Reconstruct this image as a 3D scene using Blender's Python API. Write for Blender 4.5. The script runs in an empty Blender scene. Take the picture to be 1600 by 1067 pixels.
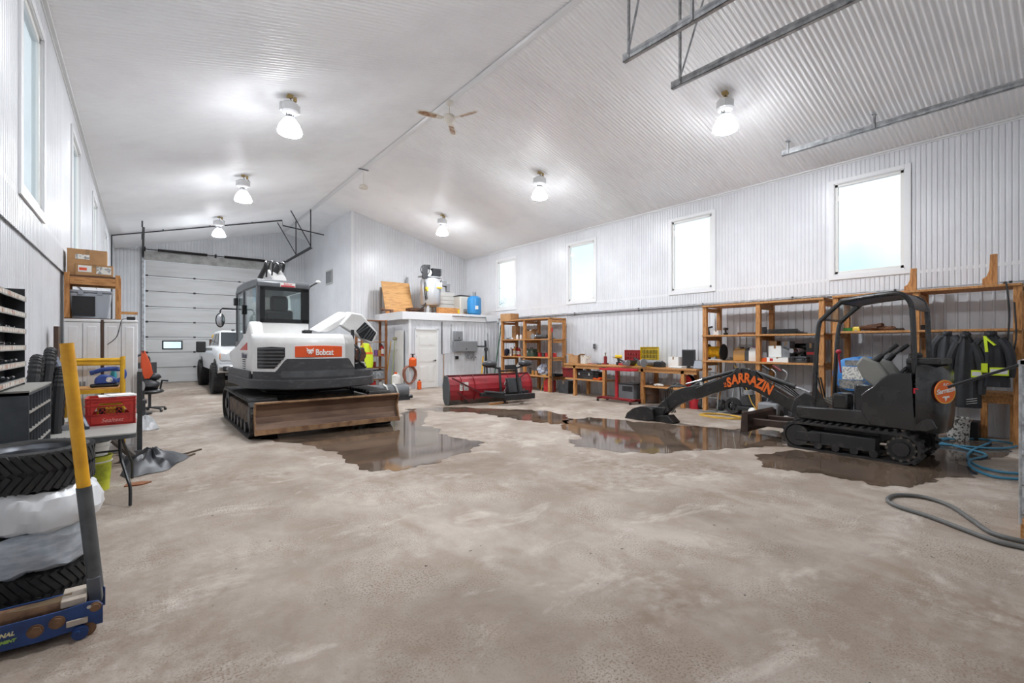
import bpy, math, random
from mathutils import Vector, Matrix
random.seed(7)
SC = bpy.context.scene
COL = SC.collection
# ---------------------------------------------------------------- camera
F, UC, HY, H = 725.0, 800.0, 537.5, 1.57
TH = math.atan2(579.0, F); CC, SS = math.cos(TH), math.sin(TH)
cam = bpy.data.objects.new('camera', bpy.data.cameras.new('camera')); COL.objects.link(cam)
cam.data.sensor_width = 36.0; cam.data.lens = F / 1600.0 * 36.0
cam.data.shift_y = (HY - 533.5) / 1600.0
cam.data.clip_start = 0.05; cam.data.clip_end = 400
cam.location = (0, 0, H); cam.rotation_euler = (math.pi / 2, 0, -TH)
SC.camera = cam
# ---------------------------------------------------------------- world, exposure
w = bpy.data.worlds.new('sky'); SC.world = w; w.use_nodes = True
nt = w.node_tree; nt.nodes.clear()
o = nt.nodes.new('ShaderNodeOutputWorld'); b = nt.nodes.new('ShaderNodeBackground')
tc = nt.nodes.new('ShaderNodeTexCoord'); nz = nt.nodes.new('ShaderNodeTexNoise'); cr = nt.nodes.new('ShaderNodeValToRGB')
nz.inputs['Scale'].default_value = 2.2; nz.inputs['Detail'].default_value = 5
cr.color_ramp.elements[0].position = 0.30; cr.color_ramp.elements[0].color = (0.40, 0.57, 0.74, 1)
cr.color_ramp.elements[1].position = 0.52; cr.color_ramp.elements[1].color = (0.97, 0.98, 1.0, 1)
nt.links.new(tc.outputs['Generated'], nz.inputs['Vector']); nt.links.new(nz.outputs['Fac'], cr.inputs['Fac'])
nt.links.new(cr.outputs['Color'], b.inputs['Color']); nt.links.new(b.outputs['Background'], o.inputs['Surface'])
b.inputs['Strength'].default_value = 1.7
vs = SC.view_settings
SC.display_settings.display_device = 'sRGB'
vs.view_transform = 'Standard'; vs.look = 'None'; vs.gamma = 1.0; vs.use_curve_mapping = False
vs.exposure = 0.10
LAMP_E = 370.0; BELL_E = 7.0
# ---------------------------------------------------------------- building dimensions (metres)
WL, WR, YB, YF = -0.844, 11.19, 23.7, -1.2
ZE, XR, ZR = H + 3.716, 5.17, H + 5.257
PITCH = (ZR - ZE) / (WR - XR)
def roof(x): return ZR - abs(x - XR) * PITCH
YBLK, XBLK = 17.28, 6.14         # office block corner
YMZ, XMZ, ZMZ = 14.9, 7.3, 2.43  # low room under the mezzanine
ZW = 2.57                        # wainscot joint
# ---------------------------------------------------------------- pixel -> point on a known surface
def kk(u): return (u - UC) / F
def fl(u, v, z=0.0):
    d = F * (H - z) / (v - HY); r = kk(u) * d
    return Vector((r * CC + d * SS, d * CC - r * SS, z))
def wx(u, v, X):
    k = kk(u); d = X / (k * CC + SS)
    return Vector((X, d * (CC - k * SS), H - (v - HY) / F * d))
def wy(u, v, Y):
    k = kk(u); d = Y / (CC - k * SS)
    return Vector((d * (k * CC + SS), Y, H - (v - HY) / F * d))
# ---------------------------------------------------------------- materials
def lin(c):
    return tuple(((x / 255) / 12.92 if x / 255 <= 0.04045 else ((x / 255 + 0.055) / 1.055) ** 2.4) for x in c)
MATS = {}
def M(name, col=None, rough=0.5, metal=0.0, col2=None, scale=4.0, lo=0.42, hi=0.62, bump=0.0, stretch=None, emit=0.0, spec=0.5, alpha=1.0, detail=6.0):
    if name in MATS: return MATS[name]
    m = bpy.data.materials.new(name); m.use_nodes = True; MATS[name] = m
    n = m.node_tree.nodes; l = m.node_tree.links; p = n['Principled BSDF']
    p.inputs['Roughness'].default_value = rough; p.inputs['Metallic'].default_value = metal
    p.inputs['Specular IOR Level'].default_value = spec
    c1 = lin(col) + (1,)
    p.inputs['Base Color'].default_value = c1
    m.diffuse_color = c1
    if alpha < 1: p.inputs['Alpha'].default_value = alpha
    if emit: p.inputs['Emission Color'].default_value = c1; p.inputs['Emission Strength'].default_value = emit
    if col2 is not None or bump:
        t = n.new('ShaderNodeTexCoord'); mp = n.new('ShaderNodeMapping'); z = n.new('ShaderNodeTexNoise')
        l.new(t.outputs['Object'], mp.inputs['Vector']); l.new(mp.outputs['Vector'], z.inputs['Vector'])
        if stretch: mp.inputs['Scale'].default_value = stretch
        z.inputs['Scale'].default_value = scale; z.inputs['Detail'].default_value = detail; z.inputs['Roughness'].default_value = 0.6
        if col2 is not None:
            r = n.new('ShaderNodeValToRGB'); e = r.color_ramp.elements
            e[0].position = lo; e[0].color = c1; e[1].position = hi; e[1].color = lin(col2) + (1,)
            l.new(z.outputs['Fac'], r.inputs['Fac']); l.new(r.outputs['Color'], p.inputs['Base Color'])
        if bump:
            bp = n.new('ShaderNodeBump'); bp.inputs['Strength'].default_value = bump; bp.inputs['Distance'].default_value = 0.01
            l.new(z.outputs['Fac'], bp.inputs['Height']); l.new(bp.outputs['Normal'], p.inputs['Normal'])
    return m
def glass_mat(name, tint=(235, 242, 245), gloss=0.10):
    m = bpy.data.materials.new(name); m.use_nodes = True; MATS[name] = m
    n = m.node_tree.nodes; l = m.node_tree.links; n.clear()
    o = n.new('ShaderNodeOutputMaterial'); mx = n.new('ShaderNodeMixShader'); t = n.new('ShaderNodeBsdfTransparent'); g = n.new('ShaderNodeBsdfGlossy')
    t.inputs['Color'].default_value = lin(tint) + (1,); g.inputs['Roughness'].default_value = 0.03
    lw = n.new('ShaderNodeLayerWeight'); pw = n.new('ShaderNodeMath'); pw.operation = 'POWER'; pw.inputs[1].default_value = 4.0; lw.inputs['Blend'].default_value = 0.5
    f = n.new('ShaderNodeMath'); f.operation = 'MULTIPLY_ADD'; f.inputs[1].default_value = 0.5; f.inputs[2].default_value = gloss * 0.5
    l.new(lw.outputs['Facing'], pw.inputs[0]); l.new(pw.outputs[0], f.inputs[0])
    l.new(f.outputs[0], mx.inputs['Fac']); l.new(t.outputs['BSDF'], mx.inputs[1]); l.new(g.outputs['BSDF'], mx.inputs[2]); l.new(mx.outputs['Shader'], o.inputs['Surface'])
    return m
GLASS = glass_mat('window_glass'); CABGLASS = glass_mat('cab_glass', (236, 241, 241), 0.10)
CLEARPL = glass_mat('clear_plastic', (205, 212, 216), 0.15)
# ---------------------------------------------------------------- mesh builder
class MB:
    def __init__(s, mtx=None): s.v = []; s.f = []; s.m = mtx
    def add(s, vs, fs):
        k = len(s.v)
        s.v += [tuple(s.m @ Vector(p)) if s.m is not None else tuple(p) for p in vs]
        s.f += [tuple(i + k for i in f) for f in fs]; return s
    def box(s, c, d, rot=None):
        hx, hy, hz = d[0] / 2, d[1] / 2, d[2] / 2; c = Vector(c)
        P = [Vector((x, y, z)) for z in (-hz, hz) for y in (-hy, hy) for x in (-hx, hx)]
        if rot is not None: P = [rot @ p for p in P]
        return s.add([p + c for p in P], [(0, 2, 3, 1), (4, 5, 7, 6), (0, 1, 5, 4), (2, 6, 7, 3), (0, 4, 6, 2), (1, 3, 7, 5)])
    def b2(s, p0, p1):
        return s.box([(a + b) / 2 for a, b in zip(p0, p1)], [abs(a - b) for a, b in zip(p0, p1)])
    def bar(s, p0, p1, w, h, up=(0, 0, 1)):
        p0, p1 = Vector(p0), Vector(p1); t = (p1 - p0).normalized(); up = Vector(up)
        if abs(t.dot(up)) > 0.98: up = Vector((1, 0, 0))
        a = t.cross(up).normalized(); b = a.cross(t).normalized(); vs = []
        for p in (p0, p1):
            for sa, sb in ((-1, -1), (1, -1), (1, 1), (-1, 1)): vs.append(p + a * sa * w / 2 + b * sb * h / 2)
        return s.add(vs, [(3, 2, 1, 0), (4, 5, 6, 7), (0, 1, 5, 4), (1, 2, 6, 5), (2, 3, 7, 6), (3, 0, 4, 7)])
    def cyl(s, p0, p1, r0, r1=None, n=14, caps=True):
        r1 = r0 if r1 is None else r1
        p0, p1 = Vector(p0), Vector(p1); t = (p1 - p0).normalized()
        a = t.orthogonal().normalized(); b = t.cross(a); vs = []
        for p, r in ((p0, r0), (p1, r1)):
            for i in range(n):
                q = 2 * math.pi * i / n; vs.append(p + (a * math.cos(q) + b * math.sin(q)) * r)
        fs = [(i, (i + 1) % n, n + (i + 1) % n, n + i) for i in range(n)]
        if caps: fs += [tuple(range(n - 1, -1, -1)), tuple(range(n, 2 * n))]
        return s.add(vs, fs)
    def tube(s, pts, r, n=8, closed=False, caps=True):
        pts = [Vector(p) for p in pts]; N = len(pts); rs = r if isinstance(r, (list, tuple)) else [r] * N
        vs = []; fs = []; a = None
        for i, p in enumerate(pts):
            if closed: t = pts[(i + 1) % N] - pts[i - 1]
            else: t = pts[min(i + 1, N - 1)] - pts[max(i - 1, 0)]
            t = t.normalized() if t.length > 1e-9 else Vector((0, 0, 1))
            if a is None: a = t.orthogonal().normalized()
            else:
                a = a - t * a.dot(t); a = a.normalized() if a.length > 1e-6 else t.orthogonal().normalized()
            b = t.cross(a)
            for j in range(n):
                q = 2 * math.pi * j / n; vs.append(p + (a * math.cos(q) + b * math.sin(q)) * rs[i])
        for i in range(N if closed else N - 1):
            k = (i + 1) % N
            for j in range(n): fs.append((i * n + j, i * n + (j + 1) % n, k * n + (j + 1) % n, k * n + j))
        if caps and not closed: fs += [tuple(range(n - 1, -1, -1)), tuple(range((N - 1) * n, N * n))]
        return s.add(vs, fs)
    def prism(s, pts, ax, a, b):
        # polygon pts in the plane normal to ax: 'x'->(y,z) 'y'->(x,z) 'z'->(x,y)
        def mk(p, t): return {'x': (t, p[0], p[1]), 'y': (p[0], t, p[1]), 'z': (p[0], p[1], t)}[ax]
        n = len(pts); vs = [mk(p, a) for p in pts] + [mk(p, b) for p in pts]
        return s.add(vs, [tuple(range(n - 1, -1, -1)), tuple(range(n, 2 * n))] + [(i, (i + 1) % n, n + (i + 1) % n, n + i) for i in range(n)])
    def lathe(s, prof, n=20, c=(0, 0, 0), ax='z', caps=False):
        c = Vector(c); vs = []; N = len(prof)
        for r, z in prof:
            for i in range(n):
                q = 2 * math.pi * i / n; x, y = r * math.cos(q), r * math.sin(q)
                vs.append(c + Vector({'z': (x, y, z), 'x': (z, x, y), 'y': (x, z, y)}[ax]))
        fs = [(j * n + i, j * n + (i + 1) % n, (j + 1) * n + (i + 1) % n, (j + 1) * n + i) for j in range(N - 1) for i in range(n)]
        if caps: fs += [tuple(range(n - 1, -1, -1)), tuple(range((N - 1) * n, N * n))]
        return s.add(vs, fs)
    def ball(s, c, r, nu=14, nv=8, jitter=0.0, seed=0):
        rnd = random.Random(seed)
        r = r if isinstance(r, (list, tuple)) else (r, r, r); c = Vector(c)
        vs = [c + Vector((0, 0, -r[2]))]; fs = []
        for j in range(1, nv):
            q = -math.pi / 2 + math.pi * j / nv
            for i in range(nu):
                t = 2 * math.pi * i / nu; f = 1 + rnd.uniform(-jitter, jitter)
                vs.append(c + Vector((r[0] * math.cos(q) * math.cos(t) * f, r[1] * math.cos(q) * math.sin(t) * f, r[2] * math.sin(q) * f)))
        vs.append(c + Vector((0, 0, r[2]))); top = len(vs) - 1
        for i in range(nu): fs.append((0, 1 + (i + 1) % nu, 1 + i)); fs.append((top, 1 + (nv - 2) * nu + i, 1 + (nv - 2) * nu + (i + 1) % nu))
        for j in range(nv - 2):
            for i in range(nu): fs.append((1 + j * nu + i, 1 + j * nu + (i + 1) % nu, 1 + (j + 1) * nu + (i + 1) % nu, 1 + (j + 1) * nu + i))
        return s.add(vs, fs)
    def loft(s, rings, caps=True, closed=True):
        n = len(rings[0]); vs = [p for r in rings for p in r]; fs = []
        for j in range(len(rings) - 1):
            for i in range(n if closed else n - 1): fs.append((j * n + i, j * n + (i + 1) % n, (j + 1) * n + (i + 1) % n, (j + 1) * n + i))
        if caps and closed: fs += [tuple(range(n - 1, -1, -1)), tuple(range((len(rings) - 1) * n, len(rings) * n))]
        return s.add(vs, fs)
    def sheet(s, prof, ax, a, b, th):
        # open 2D profile given thickness and extruded along ax
        n = len(prof); nor = []
        for i in range(n):
            d = (Vector(prof[min(i + 1, n - 1)]) - Vector(prof[max(i - 1, 0)])).normalized(); nor.append(Vector((-d.y, d.x)))
        back = [tuple(Vector(p) + nor[i] * th) for i, p in enumerate(prof)]
        for i in range(n - 1): s.prism([prof[i], prof[i + 1], back[i + 1], back[i]], ax, a, b)
        return s
    def mesh(s, name):
        me = bpy.data.meshes.new(name); me.from_pydata(s.v, [], s.f); me.validate(); me.update(); return me
    def build(s, name, mat, parent=None, smooth=35, bevel=0.0, seg=2, label=None, kind=None):
        me = s.mesh(name); me.materials.append(mat if not isinstance(mat, str) else MATS[mat])
        import bmesh
        bm = bmesh.new(); bm.from_mesh(me); bmesh.ops.remove_doubles(bm, verts=bm.verts, dist=1e-5); bmesh.ops.recalc_face_normals(bm, faces=bm.faces); bm.to_mesh(me); bm.free()
        if smooth:
            me.shade_smooth(); me.set_sharp_from_angle(angle=math.radians(smooth))
        ob = bpy.data.objects.new(name, me); COL.objects.link(ob)
        if parent is not None: ob.parent = parent
        if bevel:
            md = ob.modifiers.new('bevel', 'BEVEL'); md.width = bevel; md.segments = seg; md.limit_method = 'ANGLE'; md.angle_limit = math.radians(40)
        if label: ob['label'] = label
        if kind: ob['kind'] = kind
        return ob
def tag(o, label, cat, group=None):
    o['label'] = label; o['category'] = cat
    if group: o['group'] = group
    return o
def thing(name, label, cat, loc=(0, 0, 0), rz=0.0, group=None):
    o = bpy.data.objects.new(name, None); COL.objects.link(o); o.empty_display_size = 0.1
    o.location = loc; o.rotation_euler = (0, 0, rz)
    return tag(o, label, cat, group)
def struct(name, loc=(0, 0, 0)):
    o = bpy.data.objects.new(name, None); COL.objects.link(o); o.location = loc; o['kind'] = 'structure'; return o
def dup(root, loc, rz, label=None, group=None):
    r = root.copy(); COL.objects.link(r); r.location = loc; r.rotation_euler = (0, 0, rz)
    if label: r['label'] = label
    if group: r['group'] = group
    for ch in list(root.children):
        c = ch.copy(); COL.objects.link(c); c.parent = r
        for g in ch.children:
            d = g.copy(); COL.objects.link(d); d.parent = c
    return r
def inst(src, parent, mtx, name=None):
    c = src.copy(); COL.objects.link(c); c.parent = parent; c.matrix_local = mtx
    if name: c.name = name
    return c
def text_mesh(name, txt, size, mat, parent, mtx, shear=0.0, depth=0.002, spacing=1.0, bold=0.0, sx=1.0):
    cu = bpy.data.curves.new(name, 'FONT'); cu.body = txt; cu.size = size; cu.align_x = 'CENTER'; cu.align_y = 'CENTER'
    cu.extrude = depth; cu.shear = shear; cu.space_character = spacing; cu.offset = bold
    to = bpy.data.objects.new(name, cu); COL.objects.link(to)
    bpy.context.view_layer.update()
    me = bpy.data.meshes.new_from_object(to.evaluated_get(bpy.context.evaluated_depsgraph_get()))
    bpy.data.objects.remove(to); bpy.data.curves.remove(cu)
    me.transform(mtx @ Matrix.Diagonal((sx, 1, 1, 1)))
    me.materials.clear(); me.materials.append(mat); me.name = name
    ob = bpy.data.objects.new(name, me); COL.objects.link(ob); ob.parent = parent
    return ob
def frame_mtx(o, ex, ez):
    # matrix whose local x -> ex, local y -> ez (text up), local z -> normal
    ex = Vector(ex).normalized(); ey = Vector(ez); ey = (ey - ex * ey.dot(ex)).normalized(); n = ex.cross(ey)
    m = Matrix.Identity(4)
    for i in range(3): m[i][0], m[i][1], m[i][2], m[i][3] = ex[i], ey[i], n[i], o[i]
    return m
def rotz(a): return Matrix.Rotation(a, 3, 'Z')
def rotx(a): return Matrix.Rotation(a, 3, 'X')
def roty(a): return Matrix.Rotation(a, 3, 'Y')
def bez(pts, n=8):
    # Catmull-Rom through points
    P = [Vector(p) for p in pts]; out = []
    for i in range(len(P) - 1):
        p0, p1, p2, p3 = P[max(i - 1, 0)], P[i], P[i + 1], P[min(i + 2, len(P) - 1)]
        for k in range(n):
            t = k / n
            out.append(0.5 * ((2 * p1) + (-p0 + p2) * t + (2 * p0 - 5 * p1 + 4 * p2 - p3) * t * t + (-p0 + 3 * p1 - 3 * p2 + p3) * t ** 3))
    out.append(P[-1]); return out
# common materials
WHITE = M('white_liner_steel', (222, 224, 227), 0.30, col2=(211, 212, 215), scale=1.3, lo=0.35, hi=0.75)
CEILW = M('white_ceiling_steel', (246, 247, 248), 0.32, col2=(230, 230, 232), scale=0.7, lo=0.45, hi=0.85)
TRIMW = M('white_trim', (226, 227, 228), 0.4)
GALV = M('galvanised_steel', (184, 186, 188), 0.35, 0.35, col2=(140, 142, 145), scale=9)
BLKIRON = M('black_iron', (52, 53, 55), 0.5, 0.3)
WOOD = M('stained_lumber', (196, 144, 88), 0.6, col2=(156, 104, 56), scale=7, stretch=(1.0, 6, 6), bump=0.1)
WOODV = M('stained_lumber_upright', (194, 138, 80), 0.6, col2=(150, 98, 50), scale=7, stretch=(6, 6, 0.8), bump=0.1)
PLY = M('plywood', (196, 148, 88), 0.6, col2=(170, 122, 66), scale=3, stretch=(1, 1, 5))
CARD = M('cardboard', (178, 138, 96), 0.8, col2=(160, 120, 80), scale=3)
BLACK = M('black_plastic', (26, 26, 28), 0.45)
DKGREY = M('dark_grey_paint', (62, 64, 67), 0.45, col2=(48, 49, 52), scale=6)
RUBBER = M('black_rubber', (30, 30, 31), 0.75, col2=(44, 43, 42), scale=8)
RED = M('red_plastic', (176, 38, 34), 0.45)
ORANGE = M('orange_plastic', (226, 92, 26), 0.5)
YELLOW = M('yellow_paint', (222, 172, 30), 0.45, col2=(196, 146, 30), scale=6)
BLUE = M('blue_plastic', (44, 120, 180), 0.4)
GREYP = M('grey_plastic', (128, 130, 133), 0.5)
WHITEP = M('white_plastic', (226, 226, 222), 0.4)
CHROME = M('bright_metal', (200, 202, 205), 0.2, 1.0)
# ---------------------------------------------------------------- shell
CORR = [(0.0, 0.0), (0.17, -0.25), (0.33, -0.8), (0.5, -1.0), (0.67, -0.8), (0.83, -0.25)]
TRAP = [(0.0, 0.0), (0.56, 0.0), (0.70, -1.0), (0.88, -1.0)]
WIDE = [(0.0, 0.0), (0.72, 0.0), (0.80, 1.0), (0.92, 1.0)]
def samples(a0, a1, per, prof, extra=()):
    out = []; k = math.floor(a0 / per) - 1
    while k * per < a1 + per:
        for t, h in prof: out.append((k * per + t * per, h))
        k += 1
    def hgt(a):
        for (x0, h0), (x1, h1) in zip(out, out[1:]):
            if x0 <= a <= x1: return h0 + (h1 - h0) * (a - x0) / max(x1 - x0, 1e-9)
        return 0
    res = [(a0, hgt(a0)), (a1, hgt(a1))] + [(e, hgt(e)) for e in extra if a0 < e < a1] + [q for q in out if a0 < q[0] < a1]
    return sorted(set((round(a, 5), h) for a, h in res))
def ribbed(name, fixed, axis, nsign, a0, a1, zb, zt, per, amp, prof, mat, holes=(), parent=None):
    zb = zb if callable(zb) else (lambda a, z=zb: z); zt = zt if callable(zt) else (lambda a, z=zt: z)
    s = samples(a0, a1, per, prof, [h for hh in holes for h in hh[:2]]); vs = []; fs = []
    for (p, hp), (q, hq) in zip(s, s[1:]):
        mid = (p + q) / 2; cuts = [(h[2], h[3]) for h in holes if h[0] < mid < h[1]]
        segs = []; lo = None
        if cuts:
            z0, z1 = cuts[0]; segs = [(zb, lambda a, z=z0: z), (lambda a, z=z1: z, zt)]
            if z0 <= zb(mid): segs = segs[1:]
        else: segs = [(zb, zt)]
        for f0, f1 in segs:
            k = len(vs)
            for a, h, f in ((p, hp, f0), (q, hq, f0), (q, hq, f1), (p, hp, f1)):
                off = fixed + nsign * amp * h
                vs.append((off, a, f(a)) if axis == 'x' else (a, off, f(a)))
            fs.append((k, k + 1, k + 2, k + 3))
    m = MB(); m.v = vs; m.f = fs
    return m.build(name, mat, parent, smooth=0, kind='structure' if parent is None else None)
# windows
WINW = 1.14
RW = [(wx(1356, 335, WR).y, 1.12), (wx(1080, 390, WR).y, 1.12), (wx(908, 417, WR).y, 1.12), (wx(791, 440, WR).y, 1.12)]
ZS, ZT = H + 1.42, H + 3.29
LW = [RW[1][0], RW[2][0], RW[3][0], RW[3][0] + 4.0]
holesR = [(y - WINW / 2, y + WINW / 2, ZS, ZT) for y, _ in RW]
holesL = [(y - WINW / 2, y + WINW / 2, ZS, ZT) for y in LW]
ribbed('wall_right', WR, 'x', -1, YF, YB, ZW, ZE + 0.02, 0.0762, 0.011, TRAP, WHITE, holesR)
ribbed('wall_left', WL, 'x', 1, YF, YB, ZW, ZE + 0.02, 0.0762, 0.011, TRAP, WHITE, holesL)
WAIN = M('white_wainscot_steel', (214, 216, 219), 0.35, col2=(198, 200, 204), scale=1.6, lo=0.4, hi=0.8)
ribbed('wall_right_wainscot', WR + 0.032, 'x', -1, YF, YB, 0, ZW + 0.33, 0.152, 0.018, WIDE, WAIN)
ribbed('wall_left_wainscot', WL - 0.026, 'x', 1, YF, YB, 0, ZW + 0.33, 0.0762, 0.011, TRAP, WAIN)
DX0, DX1, DZ = wy(226, 450, YB).x, wy(226, 450, YB).x + 5.0, H + 3.37
ribbed('wall_back', YB, 'y', -1, WL, XBLK + 0.02, 0, lambda a: roof(a) + 0.03, 0.11, 0.014, TRAP, WHITE, [(DX0, DX1, -1, DZ)])
ribbed('wall_front', YF, 'y', 1, WL, WR, 0, lambda a: roof(a) + 0.03, 0.152, 0.014, TRAP, WHITE)
ribbed('wall_office_front', YBLK, 'y', -1, XBLK, WR, 0, lambda a: roof(a) + 0.03, 0.105, 0.012, TRAP, WHITE)
ribbed('wall_office_side', XBLK, 'x', -1, YBLK, YB, 0, roof(XBLK) + 0.03, 0.105, 0.006, TRAP, WHITE)
def ceiling():
    s = samples(YF, YB, 0.0762, CORR); m = MB(); NRM = 1 / math.sqrt(1 + PITCH ** 2)
    for x0, x1 in ((WL - 0.02, XR), (XR, WR + 0.02)):
        for (p, hp), (q, hq) in zip(s, s[1:]):
            vs = []
            for x, y, h in ((x0, p, hp), (x1, p, hp), (x1, q, hq), (x0, q, hq)):
                sg = 1 if x1 == XR else -1
                vs.append((x, y, ZR - (XR - x) * sg * PITCH + 0.019 * h))
            m.add(vs, [(0, 1, 2, 3)])
    return m.build('ceiling', CEILW, None, smooth=60, kind='structure')
ceiling()
# floor
def floor_mat():
    m = bpy.data.materials.new('dusty_concrete'); m.use_nodes = True; n = m.node_tree.nodes; l = m.node_tree.links; p = n['Principled BSDF']
    t = n.new('ShaderNodeTexCoord')
    def noise(sc, det=6, st=None, dist=0.0):
        z = n.new('ShaderNodeTexNoise'); z.inputs['Scale'].default_value = sc; z.inputs['Detail'].default_value = det; z.inputs['Roughness'].default_value = 0.62; z.inputs['Distortion'].default_value = dist
        if st:
            mp = n.new('ShaderNodeMapping'); mp.inputs['Scale'].default_value = st; l.new(t.outputs['Object'], mp.inputs['Vector']); l.new(mp.outputs['Vector'], z.inputs['Vector'])
        else: l.new(t.outputs['Object'], z.inputs['Vector'])
        return z.outputs['Fac']
    def ramp(f, a, b, c0=(0, 0, 0), c1=(1, 1, 1)):
        r = n.new('ShaderNodeValToRGB'); e = r.color_ramp.elements; e[0].position = a; e[1].position = b
        e[0].color = tuple(c0) + (1,); e[1].color = tuple(c1) + (1,); l.new(f, r.inputs['Fac']); return r.outputs['Color']
    def mix(fac, A, B):
        x = n.new('ShaderNodeMix'); x.data_type = 'RGBA'; l.new(fac, x.inputs['Factor'])
        for sock, val in ((x.inputs[6], A), (x.inputs[7], B)):
            if isinstance(val, tuple): sock.default_value = val + (1,)
            else: l.new(val, sock)
        return x.outputs[2]
    def mul(A, B):
        x = n.new('ShaderNodeMath'); x.operation = 'MULTIPLY'; l.new(A, x.inputs[0]); l.new(B, x.inputs[1]); return x.outputs[0]
    base = ramp(noise(0.7, 12, dist=0.25), 0.32, 0.68, lin((130, 116, 103)), lin((187, 177, 166)))
    base = mix(ramp(noise(3.1, 12, (1.0, 0.6, 1), 0.3), 0.48, 0.72), base, lin((146, 130, 115)))
    base = mix(ramp(noise(1.9, 10, (0.7, 1.2, 1), 0.5), 0.56, 0.74), base, lin((200, 191, 181)))
    base = mix(mul(ramp(noise(1.1, 6), 0.44, 0.62), ramp(noise(75, 10), 0.50, 0.60)), base, lin((118, 101, 86)))
    base = mix(mul(ramp(noise(0.45, 5, dist=.4), 0.46, 0.64), ramp(noise(9, 12), 0.38, 0.64)), base, lin((124, 106, 90)))
    base = mix(ramp(noise(60, 4), 0.66, 0.70), base, lin((96, 82, 70)))
    base = mix(ramp(noise(13, 2), 0.735, 0.75), base, lin((72, 62, 54)))
    base = mix(ramp(noise(150, 3), 0.58, 0.72), base, lin((134, 118, 103)))
    l.new(base, p.inputs['Base Color']); p.inputs['Roughness'].default_value = 0.72; p.inputs['Specular IOR Level'].default_value = 0.35
    bp = n.new('ShaderNodeBump'); bp.inputs['Strength'].default_value = 0.5; bp.inputs['Distance'].default_value = 0.01
    l.new(noise(30, 12), bp.inputs['Height']); l.new(bp.outputs['Normal'], p.inputs['Normal'])
    return m
FLOORM = floor_mat()
MB().add([(WL - .3, YF - .3, 0), (WR + .3, YF - .3, 0), (WR + .3, YB + .3, 0), (WL - .3, YB + .3, 0)], [(0, 1, 2, 3)]).build('floor', FLOORM, smooth=0, kind='structure')
# eave, ridge and corner trims, added light-blocking caps at the wall joint
def trim(name, m, mat=None): return m.build(name, mat or TRIMW, None, smooth=0, kind='structure')
t = MB(); t.b2((WR - 0.05, YF, ZE - 0.035), (WR, YB, ZE + 0.0)); t.b2((WR - 0.012, YF, ZE - 0.06), (WR, YB, ZE)); trim('trim_1', t)
t = MB(); t.b2((WL, YF, ZE - 0.035), (WL + 0.05, YB, ZE + 0.0)); t.b2((WL, YF, ZE - 0.06), (WL + 0.012, YB, ZE)); trim('trim_2', t)
t = MB(); t.prism([(XR - 0.07, ZR - 0.05), (XR, ZR - 0.03), (XR + 0.07, ZR - 0.05), (XR, ZR - 0.04)], 'y', YF, YB); trim('trim_3', t)
t = MB(); t.b2((XBLK - 0.03, YBLK - 0.03, 0), (XBLK + 0.05, YBLK + 0.02, roof(XBLK))); trim('trim_4', t)
for nm, X, sg in (('leak_cap_1', WR + 0.002, -1), ('leak_cap_2', WL - 0.002, 1)):  # unseen caps added to keep daylight out between the overlapping wall sheets
    t = MB(); t.b2((X, YF, ZW + 0.30), (X - sg * 0.06, YB, ZW + 0.36)); trim(nm, t)
t = MB(); t.b2((WL, YB - 0.04, ZE - 0.02), (WL + 0.06, YB, ZE + 0.05)); t.b2((WL + .0, YB - 0.05, 0), (WL + 0.05, YB, ZE)); trim('trim_7', t)
t = MB(); t.b2((WR - 0.05, YBLK - 0.05, ZMZ), (WR, YBLK, ZE)); trim('trim_8', t)
def window(idx, X, y, sg):
    # sg = direction into the room (+1 for the left wall, -1 for the right one)
    r = struct('window_%d' % idx, (X, y, 0)); hw = WINW / 2; o = -sg * 0.07
    c = MB()   # casing on the wall
    for a0, a1, z0, z1 in ((-hw - .09, -hw, ZS - .10, ZT + .08), (hw, hw + .09, ZS - .10, ZT + .08), (-hw, hw, ZT, ZT + .08), (-hw, hw, ZS - .10, ZS)):
        c.b2((0, a0, z0), (sg * 0.022, a1, z1))
    c.build('window_casing', TRIMW, r, smooth=0, bevel=0.003)
    j = MB()
    for a0, a1, z0, z1 in ((-hw - .02, -hw + .015, ZS, ZT), (hw - .015, hw + .02, ZS, ZT), (-hw, hw, ZT - .015, ZT + .02), (-hw, hw, ZS - .02, ZS + .015)):
        j.b2((sg * 0.01, a0, z0), (o, a1, z1))
    j.build('window_jamb', TRIMW, r, smooth=0)
    f = MB()
    for a0, a1, z0, z1 in ((-hw + .01, -hw + .07, ZS, ZT), (hw - .07, hw - .01, ZS, ZT), (-hw, hw, ZT - .07, ZT), (-hw, hw, ZS, ZS + .07)):
        f.b2((o, a0, z0), (o + sg * 0.06, a1, z1))
    f.build('window_frame', WHITEP, r, smooth=0, bevel=0.006)
    MB().b2((o + sg * .028, -hw + .05, ZS + .05), (o + sg * .034, hw - .05, ZT - .05)).build('pane', GLASS, r, smooth=0)
    return r
for i, (y, _) in enumerate(RW): window(i + 1, WR, y, -1)
for i, y in enumerate(LW): window(i + 5, WL, y, 1)
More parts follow.
